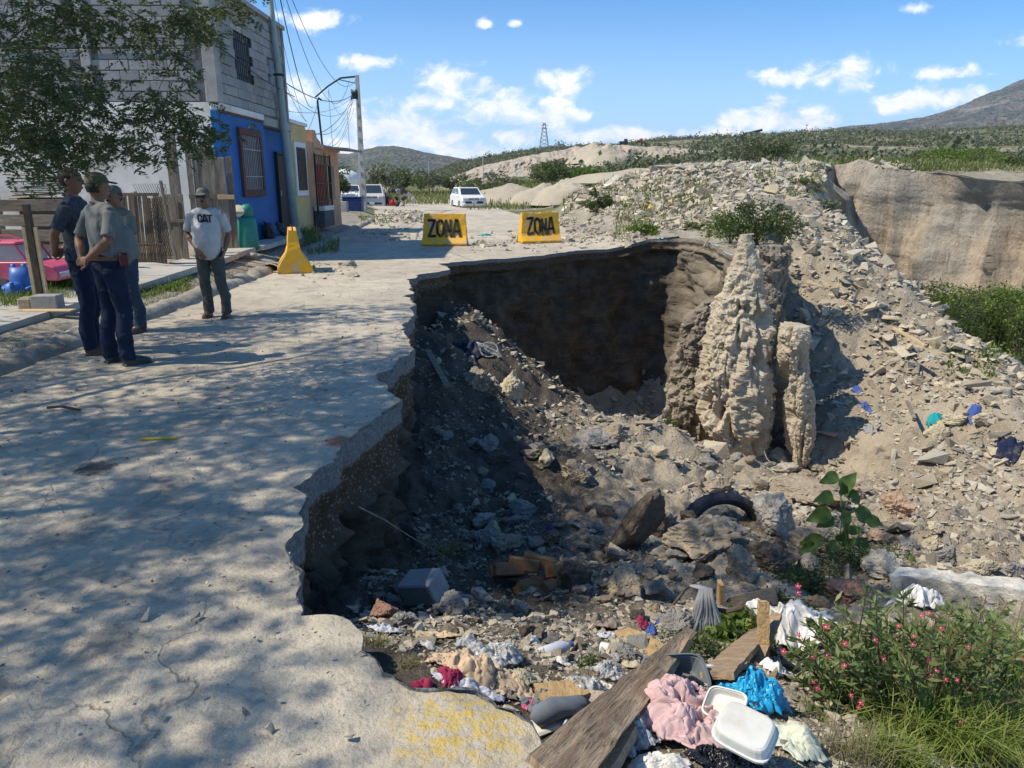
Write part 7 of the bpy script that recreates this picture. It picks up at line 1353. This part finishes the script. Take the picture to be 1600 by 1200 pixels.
plank('board', AB(1120, 1056, .97), AB(1196, 985, .93), .14, .03, M_TANB, 'brown broken board propped on the right of the rubbish', jag=.06, seed=6, roll=-.3)
plank('board', W3(1126, 958, 4.5), W3(1126, 910, 4.5), .085, .03, M_OCHRE, 'short upright wooden board beside the grey mop', jag=.02, seed=7)
plank('board', W3(1140, 946, 4.6), W3(1212, 930, 4.7), .12, .03, M_TANB, 'low brown board half hidden in the weeds', jag=.02, seed=8, roll=1.2)
plank('board', W3(1192, 1030, 3.3), W3(1192, 952, 3.4, .05), .055, .04, M_OCHRE, 'splintered upright stake in front of the white sack', jag=.1, seed=9)
plank('board', W3(1180, 1044, 3.2), W3(1214, 962, 3.5), .05, .04, M_TANB, 'grey splintered stake leaning on the white sack', jag=.1, seed=10)
plank('board', W3(702, 548, 13.4), W3(703, 520, 13.5), .10, .03, M_WOODH, 'short upright board high in the shaded corner of the pit', jag=.02, seed=11)
plank('board', W3(668, 552, 12.2, .05), W3(700, 610, 10.8, .05), .10, .03, M_WOODH, 'long grey plank lying on the shaded slope', jag=.02, seed=12)
plank('board', AB(912, 1074, .97), AB(840, 1084, .97), .10, .015, M_OCHRE, 'flat tan board among the clear bags', jag=.05, seed=13)
plank('board', W3(1395, 520, 15.6, .1), W3(1445, 548, 14.8, .1), .08, .04, M_PALEW, 'pale thin plank on the debris slope', jag=.02, seed=14)
plank('board', W3(1416, 634, 13.7, .1), W3(1428, 662, 13.1, .1), .06, .03, M_WOODH, 'small grey stick board on the debris slope', jag=.02, seed=15)
# cloths and bags
cloth('blanket', 742, 1050, 175, 62, C_BEIGE, 'sand-covered beige blanket spilling over the broken edge', 'blanket', .55, 6, -.15, 1, lift=.55, n=90)
cloth('blanket', 800, 1070, 40, 130, C_BEIGE, 'long fold of beige blanket trailing down to the right', 'blanket', .5, 3, .75, 2, lift=.5, ragged=.1)
cloth('red_cloth', 706, 1066, 56, 34, C_MAG, 'dark red cloth poking out under the beige blanket', 'cloth', .5, 5, .3, 3, lift=.6); cloth('pink_cloth', 658, 1076, 36, 24, C_MAG, 'small magenta cloth at the left tip of the rubbish', 'cloth', .5, 4, 0, 4, lift=.6)
cloth('plastic_sheet', 728, 1078, 118, 34, C_LAV, 'pale lavender plastic sheet in front of the blanket', 'sheet', .45, 5, -.05, 5, lift=.4); cloth('grey_cloth', 790, 1084, 60, 26, C_BROWN, 'crumpled grey brown cloth under the blanket fold', 'cloth', .5, 5, 0, 6, lift=.4)
cloth('clear_bag', 770, 1034, 110, 56, C_CLEAR, 'big translucent grey plastic bag behind the blanket', 'bag', .55, 9, .2, 106, lift=.5); cloth('paper', 806, 1062, 90, 34, C_KHA, 'crumpled khaki cloth beside the clear bag', 'cloth', .6, 6, .1, 7, lift=.4)
cloth('clear_bag', 906, 1082, 86, 50, C_CLEAR, 'clear plastic bag with a blue label in the middle of the rubbish', 'bag', .6, 9, .2, 108, lift=.7); cloth('blue_label', 893, 1091, 26, 12, C_BLUEC, 'bright blue label on the clear bag', 'label', .3, 3, .3, 8, lift=.9); cloth('clear_bag', 955, 1056, 66, 36, C_CLEAR, 'small clear plastic bag left of the plank', 'bag', .6, 9, .2, 110, lift=.6)
cloth('white_scrap', 930, 1080, 60, 30, C_WHITE, 'white crumpled plastic left of the long plank', 'plastic', .6, 6, .2, 9, lift=.5); cloth('jeans', 852, 1112, 86, 46, C_SLATE, 'slate grey crumpled jeans at the edge of the slab', 'clothes', .6, 5, -.2, 10, lift=.5); cloth('pink_scrap', 829, 1109, 34, 20, C_PINKB, 'bright pink scrap on the grey jeans', 'cloth', .5, 4, 0, 11, lift=1.1)
cloth('grey_cloth', 875, 1168, 50, 40, C_GREY, 'small grey cloth beside the dark shoe', 'cloth', .5, 5, .4, 12, lift=.5)
cloth('pink_cloth', 1068, 1138, 178, 150, C_ROSE, 'large dusty pink fleece heaped in the foreground rubbish', 'cloth', .62, 4.2, .5, 13, n=120, lift=.55, ragged=.32, sol=.008); cloth('pink_cloth', 1050, 1096, 60, 50, C_PINKB if False else C_ROSE, 'small pink fold lying above the large fleece', 'cloth', .6, 4, -.3, 14, lift=1.0, sol=.006)
cloth('white_cloth', 1030, 1196, 110, 46, C_WHITE, 'off-white cloth at the bottom below the pink fleece', 'cloth', .4, 4, 0, 15, lift=.3); cloth('clear_bag', 978, 1160, 110, 90, C_CLEAR, 'large clear plastic bag right of the long plank', 'bag', .55, 9, .2, 116, lift=.45); cloth('blue_bag', 1176, 1098, 132, 74, C_BLUEF, 'bright blue crumpled plastic bag behind the foam tray', 'bag', .55, 10, .25, 117, n=120, lift=.75, ragged=.2)
cloth('black_bag', 1140, 1198, 150, 50, C_BLKF, 'shiny black rubbish bag at the bottom edge', 'bag', .5, 8, .1, 118, n=100, lift=.7); cloth('black_bag', 1040, 1070, 140, 24, C_BLKF, 'torn black plastic under the grey tray', 'bag', .5, 8, .1, 119, n=60, lift=.3); cloth('green_sheet', 1236, 1160, 120, 96, C_PALEG, 'pale greenish plastic sheet right of the foam tray', 'sheet', .3, 3, .3, 20, lift=.25)
cloth('brown_cloth', 948, 984, 62, 48, C_BROWN, 'brown folded cloth hanging over the clods', 'cloth', .7, 3.5, .3, 21, lift=.9, ragged=.15); cloth('white_scrap', 946, 996, 34, 20, C_LAV, 'white scrap below the brown cloth', 'plastic', .5, 4, 0, 22, lift=.5)
cloth('red_scrap', 1004, 978, 20, 18, C_MAG, 'red wrapper beside the grey boulder', 'wrapper', .6, 4, 0, 23, lift=.9); cloth('blue_scrap', 1016, 992, 24, 20, C_BLUEC, 'blue and white wrapper beside the grey boulder', 'wrapper', .6, 4, 1, 24, lift=.9); cloth('blue_scrap', 1030, 975, 12, 10, C_BLUEC, 'tiny blue scrap on the grey boulder', 'wrapper', .6, 4, 1, 25, lift=1)
cloth('white_sack', 1250, 985, 165, 130, C_SACK, 'big white woven sack slumped against the flowering plant', 'sack', .38, 6, .2, 126, n=110, lift=.8, ragged=.2); cloth('white_sack', 1212, 1050, 60, 60, C_SACK, 'torn lower end of the white sack', 'sack', .5, 4, 0, 27, lift=.5); cloth('white_sack', 1430, 938, 90, 50, C_SACK, 'white torn sack behind the flowering plant', 'sack', .5, 4, 0, 28, lift=.5)
cloth('white_sack', 1404, 908, 46, 30, C_SACK, 'small white sack left end of the concrete beam', 'sack', .4, 6, .2, 129, n=50, lift=.7); cloth('white_scrap', 602, 990, 64, 22, C_LAV, 'curved piece of white plastic below the reddish rock', 'plastic', .25, 2, -.15, 30, lift=.8, ragged=.08)
cloth('beige_scrap', 690, 1000, 80, 26, C_BEIGE, 'beige torn sheet on the rubble below the grey lump', 'sheet', .3, 4, -.4, 31, lift=.3)
cloth('black_tarp', 738, 546, 70, 26, C_DKB, 'dark tarpaulin crumpled high in the shaded corner', 'tarpaulin', .6, 4, 0, 32, lift=.5)
for (u, v, w, h, m, lb, sd) in [(1338,612,12,22,C_BLUEC,'upper blue rag on the debris slope',33),(1352,636,14,30,C_BLUEC,'lower blue rag on the debris slope',34),(1356,672,10,26,C_GREY,'dark strip of rag below the blue rags',35),(1460,658,24,22,C_TEALF,'teal bag on the debris slope',36),(1472,662,14,18,C_YEL,'yellow scrap beside the teal bag',37),(1522,648,20,26,C_BLUEC,'thin blue rag right of the teal bag',38),
 (1576,702,44,38,C_DKB,'dark blue crumpled bag at the right edge of the slope',39),(1015,330,26,18,C_YEL,'yellow rag on the rubble mound',40),(1048,322,14,8,C_PINKB,'pink scrap on the rubble mound',41),(858,828,12,12,simple('purple_cloth',(.10,.05,.30),None,5),'small purple scrap on the dark slope',42),(1560,996,18,12,C_GREEN,'bright green scrap in the grass at the right',43),(1418,600,10,14,C_WHITE,'white scrap high on the debris slope',44),(758,369,30,5,C_TEALF,'faint teal scrap lying on the far street',45),(886,326,22,14,C_WHITE,'white plastic beside the verge right of the barrier',46)]:
    cloth('scrap', u, v, w*.8, h*.8, m, lb, 'scrap', .7, 4, .3, sd, n=24, lift=.9)
# foam tray
def tray(name, u, v, Y, w, d, h, rz, tilt, mat, label):
    p = P(u, v, Y); e = empty(name, p, rz, label, 'tray'); n = 40; V = []; prof = [(1.0, 0), (1.04, .0), (1.04, -.08), (.97, -.10), (.90, -.80), (.875, -.95), (.82, -1.05), (.80, -1.05), (.3, -1.05), (.01, -1.05)]
    for (r, z) in prof:
        for i in range(n): a = 2*math.pi*i/n; q = 5; c, s_ = math.cos(a), math.sin(a); k = (abs(c)**q+abs(s_)**q)**(-1/q); V.append((c*k*r*w/2, s_*k*r*d/2, z*h))
    Fc = [(j*n+i, j*n+(i+1) % n, (j+1)*n+(i+1) % n, (j+1)*n+i) for j in range(len(prof)-1) for i in range(n)]; me = bpy.data.meshes.new('shell'); me.from_pydata(V, [], Fc); me.update(); o = link('shell', me, mat, e, smooth=False); o.rotation_euler = tilt; m = o.modifiers.new('t', 'SOLIDIFY'); m.thickness = .005; return e
tray('foam_tray', 1164, 1146, hit(1164, 1146).y*.88, .175, .145, .042, -.62, (math.pi+.30, .10, 0), C_FOAM, 'white foam food tray lying upside down on the pink fleece'); tray('foam_tray', 1132, 1100, hit(1132, 1100).y*.92, .14, .11, .03, -.7, (.5, -.2, 0), C_FOAM, 'open white foam lid standing behind the upturned tray')
tray('plastic_tray', 1056, 1052, hit(1056, 1052).y*.94, .26, .17, .09, .1, (.35, 0, 0), C_SLATE, 'dark grey plastic tray half full of dust behind the long plank')
# bottles, shoe
for (u, v, Y, rz, L, r, m, lb) in [(868, 1046, 3.05, .5, .19, .033, C_LAV, 'pale plastic bottle lying right of the khaki cloth'),(955, 1038, 3.2, -.3, .12, .03, C_FOAM, 'short white cup behind the small clear bag')]:
    p = on(u, v, Y); e = empty('bottle', p+Vector((0, 0, r)), rz, lb, 'bottle'); mb = MB(); mb.tube([(-L/2, 0, 0), (-L/2+.01, 0, 0), (L*.2, 0, 0), (L*.34, 0, 0), (L*.42, 0, 0)], [r*.8, r, r, r*.5, r*.38], 16); mb.build('body', m, e, smooth=True); mb = MB(); mb.tube([(L*.42, 0, 0), (L*.5, 0, 0)], r*.42, 12); mb.build('cap', C_BLUEC, e)
p = on(874, 1146, 2.32); e = empty('shoe', p+Vector((0, 0, .02)), .5, 'old dark canvas shoe lying left of the long plank', 'shoe'); mb = MB(); mb.tube([(-.11, 0, .02), (-.09, 0, .035), (-.03, 0, .045), (.04, 0, .03), (.10, .005, .02), (.125, .005, .015)], [.02, .036, .038, .042, .036, .015], 14, ry=[.03, .045, .045, .03, .022, .012], up=(0, 1, 0)); mb.build('upper', C_SLATE, e, smooth=True); mb = MB(); mb.box((0, 0, -.012), (.25, .085, .02)); mb.build('sole', C_WHITE, e, .008)
# mop
p = P(1100, 922, hit(1100, 985).y*.97); e = empty('mop', p, 0, 'grey string mop hanging over the grey boulder', 'mop')
for i in range(34):
    a = random.uniform(-.05, .05); mb = MB(); l = random.uniform(.22, .34); mb.tube([(a*.3-.06, 0, .03), (a*.6, -.03, .03), (a*1.0, -.06+random.uniform(-.02, .02), -.06), (a*1.4+random.uniform(-.02, .02), -.09, -l*.6), (a*1.7, -.10, -l)], [.007, .008, .009, .008, .006], 5); mb.build('strand', C_GREY, e, smooth=True)
mb = MB(); mb.tube([(.03, 0, -.12), (.12, -.02, -.13), (.2, -.02, -.1)], .014, 6); mb.build('handle', M_BARK, e); e.scale = (1.15, 1.15, 1.0)
# black pipe strip
mb = MB(); mb.tube([tuple(W3(962, 968, 4.25)), tuple(W3(1010, 957, 4.35)), tuple(W3(1048, 940, 4.6))], [.035, .03, .02], 8, ry=[.02, .018, .012]); tag(mb.build('black_pipe', M_BLK), 'black crushed pipe lying behind the brown cloth', 'pipe')
mb = MB(); mb.tube([tuple(W3(1048, 950, 4.4)), tuple(W3(1070, 922, 4.6)), tuple(W3(1092, 905, 4.7))], [.012, .01, .008], 6); tag(mb.build('stick', M_BARK), 'thin stick leaning against the mop', 'stick')
# half-buried tyre
p = hit(1132, 812); p = P(1132, 812, p.y*.985); e = empty('buried_tyre', p, .15, 'black tyre standing half buried behind the fused clods', 'tyre'); R_ = .43; V = []; n1, n2 = 64, 12
for i in range(n1):
    a = 2*math.pi*i/n1
    for j in range(n2):
        b_ = 2*math.pi*j/n2; r = R_+.08*math.cos(b_)+(.012 if (i % 2 and math.cos(b_) > .4) else 0); V.append((r*math.cos(a)*1.05, .07*math.sin(b_)*1.5, r*math.sin(a)*.85-.12))
idx = np.arange(n1*n2).reshape(n1, n2); Fq = np.stack([idx, np.roll(idx, -1, 0), np.roll(np.roll(idx, -1, 0), -1, 1), np.roll(idx, -1, 1)], -1).reshape(-1, 4); o = npobj('rubber', np.array(V), Fq, MATS['dark_rubber'], e); o.rotation_euler = (-.25, .12, 0)
# wire coil
mb = MB(); c0 = P(764, 546, 13.3)
for i in range(6): mb.tube([(c0.x+.16*math.cos(a+i)*(1+.1*i), c0.y+.1*math.sin(a*1.0+i*2), c0.z+.12*math.sin(a+i*.6)) for a in np.linspace(0, 6.28, 20)], .008, 4)
tag(mb.build('wire_coil', M_CPOLE), 'loose coil of pale wire in the shaded corner of the pit', 'wire')
# hollow bricks and concrete block
M_CLAY = simple('brown_clay', (.22,.125,.06), (.16,.09,.045), 6, .9, .6); p = hit(838, 920); e = empty('brick_heap', p, 0, 'cluster of brown mud bricks half buried in the rubble', 'bricks')
for (x, y, z, rx, rz) in [(-.22,.10,.10,.9,.4),(-.1,.16,.12,1.2,.1),(.02,.2,.12,1.3,-.1),(.12,-.02,.02,.5,.9),(.02,-.1,.0,.4,.85),(.2,.1,.1,1.0,.5),(-.05,.02,.0,.6,.7)]: mb = MB(); mb.box((0, 0, 0), (.24, .10, .12)); o = mb.build('brick', M_CLAY, e, .008); o.location = (x, y, z); o.rotation_euler = (rx, .2, rz)
p = hit(660, 946); e = empty('concrete_block', p+Vector((0, .08, .09)), -.5, 'grey concrete block lying tilted at the foot of the near wall', 'block'); mb = MB(); mb.box((0, 0, 0), (.27, .19, .17)); o = mb.build('body', M_BLOCK, e, .01); o.rotation_euler = (.25, -.3, 0)
# the white concrete beam
plank('concrete_beam', AB(1396, 908, .97), AB(1650, 936, .95), .20, .17, simple('rough_white_concrete', (.66,.63,.56), (.52,.49,.43), 5, .92, 1, 24, .02, dirt=(.36,.33,.27)), 'long rough white concrete beam lying behind the flowering plant', 'beam', jag=.08, seed=31)
# little things on the street
mb = MB(); mb.tube([tuple(PZ(219, 686, .012)), tuple(PZ(276, 684, .012))], .009, 6); tag(mb.build('yellow_stick', simple('yellow_plastic', (.60,.48,.05), None, 5, .5)), 'thin yellow stick lying on the near street', 'stick')
mb = MB(); mb.tube([tuple(PZ(74, 637, .02)), tuple(PZ(95, 635, .03)), tuple(PZ(125, 641, .02))], .012, 5); tag(mb.build('dark_twig', M_BARK), 'dark bent twig on the street at the left', 'twig')
Q = np.c_[RNG.uniform(-4.4, 0, 1500), RNG.uniform(1.5, 10, 1500)]; Q = Q[pip(RING_ROAD, Q) & ~pip(LIP, Q)][:420]; V, Fq, t = leaves(np.c_[Q, zroad_s(Q)+.006], .012*Q[:, 1]**.5*RNG.uniform(.5, 1.5, len(Q)), .4, .93); tag(npobj('leaf_litter', V, Fq, simple('dry_leaf', (.20,.15,.09), (.12,.09,.06), 8), tint=t), 'dry leaves and twigs scattered over the street', 'litter', kind='stuff')
# small anonymous litter among the rubbish
LM = [C_WHITE, C_LAV, C_GREY, C_BEIGE, C_SLATE, C_BROWN, C_CLEAR, C_KHA]
for i in range(46):
    u = random.uniform(640, 1230); v = random.uniform(1000, 1190); 
    if u < 860 and v > 1062: continue
    o = cloth('litter_piece', u, v, random.uniform(14, 44), random.uniform(10, 26), LM[i % 8], 'crumpled dirty scrap '+('at the left end of the rubbish heap' if u < 860 else 'in the rubbish left of the long plank' if u < 1000 else 'in the rubbish right of the long plank'), 'litter', .6, 4, random.uniform(0, 3), 60+i, n=18, lift=.6, group='small scraps in the rubbish heap')

# ---------------------------------------------------------------- near plants
def big_leaf_plant():
    b = P(1322, 905, 6.4); b.z = zL1(b.x, b.y); e = empty('broad_leaved_plant', b, 0, 'tall wild plant with large dark green pointed leaves', 'plant'); M_L = leaf_mat('large_green_leaf', (.06,.11,.03), (.09,.15,.04), rough=.45)
    tops = [(1312, 742, 6.35), (1318, 790, 6.35), (1330, 850, 6.4)]; stem = [Vector((0, 0, 0)), P(1330, 870, 6.4)-b, P(1316, 810, 6.35)-b, P(1312, 760, 6.35)-b]; mb = MB(); mb.tube(stem, [.016, .013, .009, .004], 8); mb.build('stem', simple('green_stem', (.13,.18,.06), None, 6), e, smooth=True)
    specs = [(1296,748,30,200),(1326,752,34,60),(1318,764,24,100),(1338,780,26,310),(1288,778,32,190),(1330,770,22,30),(1280,806,40,200),(1290,816,30,215),(1322,812,30,280),(1352,806,40,330),(1366,815,30,345),(1318,838,26,80),(1268,846,36,205),(1262,858,32,190),(1348,858,40,290),(1300,856,26,230),(1328,848,24,60),(1284,886,32,215),(1296,882,30,250),(1340,888,28,300),(1396,872,20,270),(1424,872,18,330),(1336,828,24,20)]
    for (u, v, L, ang) in specs:
        c = P(u, v, 6.35+random.uniform(-.12, .12))-b; L = L*6.35/F*1.15; ang = math.radians(ang); d = Vector((math.cos(ang), random.uniform(-.5, .1), math.sin(ang)*.8)).normalized(); s = d.cross(Vector((random.uniform(-.3, .3), -1, .55))).normalized(); nn = s.cross(d); n = 10; V = []
        for i in range(n+1):
            f = i/n; w = .36*L*math.sin(math.pi*min(1, f**.75*1.0))**.9*(1-f*.25)
            for j, g in enumerate((-1, -.5, 0, .5, 1)): V.append(c-d*L*.5+d*L*f+s*w*g+nn*(abs(g)*w*.28-.18*L*f*f)+nn*.01*math.sin(f*12)*abs(g))
        Fq = [(i*5+j, i*5+j+1, (i+1)*5+j+1, (i+1)*5+j) for i in range(n) for j in range(4)]; t = random.random(); o = npobj('leaf', np.array([q[:] for q in V]), np.array(Fq), M_L, e, smooth=True, tint=np.full(len(V), t))
        st = min(stem[1:], key=lambda q: (q-c).length); m2 = MB(); m2.tube([st, (st+c-d*L*.5)*.5+Vector((0, 0, .02)), c-d*L*.48], .004, 4); m2.build('leaf_stalk', MATS['green_stem'], e)
    q = crown_pts(1500, .55, .34, 9); V, Fq, t = leaves(q, .035*RNG.uniform(.6, 1.3, len(q)), .3, .2); o = npobj('lower_foliage', V, Fq, M_BUSH, e, tint=t)
big_leaf_plant()
def flower_plant():
    b = on(1420, 1150, 2.9); e = empty('flowering_shrub', b, 0, 'straggly shrub with narrow leaves and small pink red flowers in the lower right corner', 'shrub'); C = []; D = []; S_ = []; tw = MB()
    M_F = leaf_mat('narrow_green_leaf', (.10,.145,.045), (.17,.22,.075), (.28,.29,.13), rough=.5)
    for i in range(250):
        ang = random.uniform(0, 1); u = 1230+390*random.random(); vt = 895+60*random.random()+((u-1430)/210)**2*90+random.random()**1.2*190; Y = random.uniform(2.5, 3.6); tip = P(u, vt, Y)
        root = Vector((b.x+(tip.x-b.x)*.45+random.uniform(-.1, .1), b.y+(Y-b.y)*.5, 0)); root.z = zL1(root.x, root.y)-.03
        if tip.z < root.z+.12: tip.z = root.z+.2
        mid = root.lerp(tip, .55)+Vector((random.uniform(-.05, .05), random.uniform(-.05, .05), .05)); tw.tube([root-b, mid-b, tip-b], [.005, .004, .002], 4, cap=False)
        L = (tip-root).length; n = int(46*L)+14
        for j in range(n):
            f = random.uniform(.18, 1.0); p = root.lerp(mid, f/.55) if f < .55 else mid.lerp(tip, (f-.55)/.45); d = (tip-root).normalized()*.5+Vector((random.gauss(0, 1), random.gauss(0, 1), random.gauss(.1, .5))).normalized(); C.append((p-b)[:]); D.append(d[:]); S_.append(random.uniform(.035, .075))
    C = np.array(C); D = np.array(D); D /= np.linalg.norm(D, axis=1)[:, None]; V, Fq, t = leaves(C, np.array(S_), .26, 0, 0, dirs=D*3); o = npobj('foliage', V, Fq, M_F, e, tint=t); o['kind'] = 'stuff'; o = tw.build('twigs', simple('reddish_twig', (.16,.09,.06), (.10,.07,.04), 8), e); o['kind'] = 'stuff'
    PM = simple('pink_petal', (.48,.05,.10), (.34,.025,.055), 30, .6, .1); CM = simple('pale_flower_centre', (.62,.42,.34), None, 9, .6, 0)
    fl = [(1441,962),(1456,966),(1450,958),(1403,978),(1247,926),(1246,992),(1222,1018),(1270,1026),(1293,1024),(1318,1040),(1320,1055),(1452,1031),(1454,1054),(1461,1048),(1478,1061),(1495,1063),(1270,1065),(1276,1074),(1330,1086),(1344,1098),(1343,1106),(1498,1128),(1318,1150),(1600,1032),(1426,1007),(1470,981),(1427,994),(1227,1186),(1254,1176),(1318,1006),(1228,1156),(1180,1100),(1184,1072),(1245,916),(1292,980),(1365,1000),(1512,1010),(1380,1030)]
    me = None
    for (u, v) in fl:
        c = P(u+random.uniform(-2, 2), v, random.uniform(2.42, 2.6))-b; s_ = random.uniform(.009, .015)
        if me is None:
            m = MB(); 
            for k in range(5):
                a0 = k*2*math.pi/5; pts = [(0, 0, 0)]+[(math.cos(a0+da)*r, math.sin(a0+da)*r, z) for da, r, z in ((-.45, .65, .12), (-.25, 1, .28), (.25, 1, .28), (.45, .65, .12))]; m.add(pts, [(0, 1, 2, 3, 4)])
            me = m.mesh('petals'); me.materials.append(PM); m = MB(); m.lathe([(.05, 0), (.28, .06), (.2, .18), (.02, .2)], 8); mc = m.mesh('flower_centre'); mc.materials.append(CM)
        f = bpy.data.objects.new('flower', me); COL.objects.link(f); f.parent = e; f.location = c; f.scale = (s_,)*3; f.rotation_euler = (math.radians(55)+random.gauss(0, .4), random.gauss(0, .4), random.gauss(0, .5)); g = bpy.data.objects.new('flower_centre', mc); COL.objects.link(g); g.parent = f
flower_plant()
def low_cover(cells, mat, label, leaf, h, asp=.45, name='ground_plants'):
    C = []
    for (u0, u1, v0, v1, n) in cells:
        for _ in range(n): p = hit(random.uniform(u0, u1), random.uniform(v0, v1)); 
        pass
    return None
def weeds_px(cells, mat, label, leafpx, hpx, asp=.5):
    C = []; S_ = []
    for (u, v, ru, rv, n) in cells:
        p = hit(u, v); k = p.y/F; q = np.c_[RNG.normal(0, .45, n)*ru*k+p.x, RNG.normal(0, .45, n)*rv*k*1.4+p.y]; g = np.where(pip(LIP, q), zL(q), zU(q)); C.append(np.c_[q, g+np.abs(RNG.normal(0, .5, n))*hpx*k]); S_.append(leafpx*k*RNG.uniform(.5, 1.3, n))
    V, Fq, t = leaves(np.concatenate(C), np.concatenate(S_), asp, .3); return tag(npobj('weeds', V, Fq, mat, tint=t), label, 'weeds', kind='stuff')
weeds_px([(1100,1016,70,34,2600),(1160,1010,46,40,1600),(1060,1030,40,20,700),(1190,1000,30,34,700),(920,1040,24,12,240),(1230,950,40,40,1500),(1260,920,50,30,1600)], M_BUSH, 'low leafy weeds growing through the rubbish', 8, 22)
weeds_px([(1150,985,30,22,240),(1170,1000,26,22,200),(1125,1005,26,18,160)], M_LUSH, 'round bright green leaves among the boards', 18, 26, .9)
weeds_px([(1330,885,50,28,1400),(1290,900,40,20,700),(1420,900,60,14,500),(1380,870,30,12,300)], M_SAGE, 'fine weeds at the foot of the broad-leaved plant', 9, 30, .25)
weeds_px([(690,865,36,16,300),(712,858,20,12,160)], M_DRYG, 'dead grass at the foot of the near wall', 14, 16, .12)
def blade_patch(cells, mat, label, wpx=2.2):
    C = []; H = []; W_ = []
    for (u, v, ru, rv, n, hp) in cells:
        p = hit(u, v); k = p.y/F; q = np.c_[RNG.normal(0, .5, n)*ru*k+p.x, RNG.normal(0, .5, n)*rv*k+p.y]; q[:, 1] = np.maximum(q[:, 1], 1.9); C.append(np.c_[q, np.where(pip(LIP, q), zL(q), zU(q))-.02]); H.append(hp*k*RNG.uniform(.4, 1.15, n)); W_.append(np.full(n, wpx*k))
    V, Fq, t = blades(np.concatenate(C), np.concatenate(H), np.concatenate(W_), .65, .45); return tag(npobj('grass', V, Fq, mat, tint=t), label, 'grass', kind='stuff')
blade_patch([(1500,1180,130,60,1500,150),(1580,1120,70,60,1000,150),(1400,1195,70,30,400,100),(1600,1040,30,40,300,110)], leaf_mat('yellow_green_blade', (.14,.20,.03), (.24,.30,.06), (.36,.36,.12)), 'long yellow green grass in the lower right corner')
blade_patch([(1330,1190,60,40,160,120),(1480,1000,100,30,120,90),(1560,1180,80,30,140,150)], M_DRYG, 'dry grass stalks among the flowering shrub', 1.6)
blade_patch([(596,1010,26,14,240,34),(640,1040,26,12,160,30)], M_DRYG, 'dry grass at the broken slab edge', 1.6)
# ---------------------------------------------------------------- haze
def haze():
    m = bpy.data.materials.new('thin_haze'); m.use_nodes = True; N = m.node_tree.nodes; N.clear(); o = N.new('ShaderNodeOutputMaterial'); v = N.new('ShaderNodeVolumePrincipled')
    v.inputs['Color'].default_value = (.80, .88, 1.0, 1); v.inputs['Density'].default_value = .00012; v.inputs['Anisotropy'].default_value = .2; m.node_tree.links.new(v.outputs[0], o.inputs['Volume'])
    mb = MB(); mb.box((0, 1650, 125), (5200, 4700, 300)); ob = mb.build('haze', m); tag(ob, 'thin pale haze over the valley', kind='stuff')
haze()
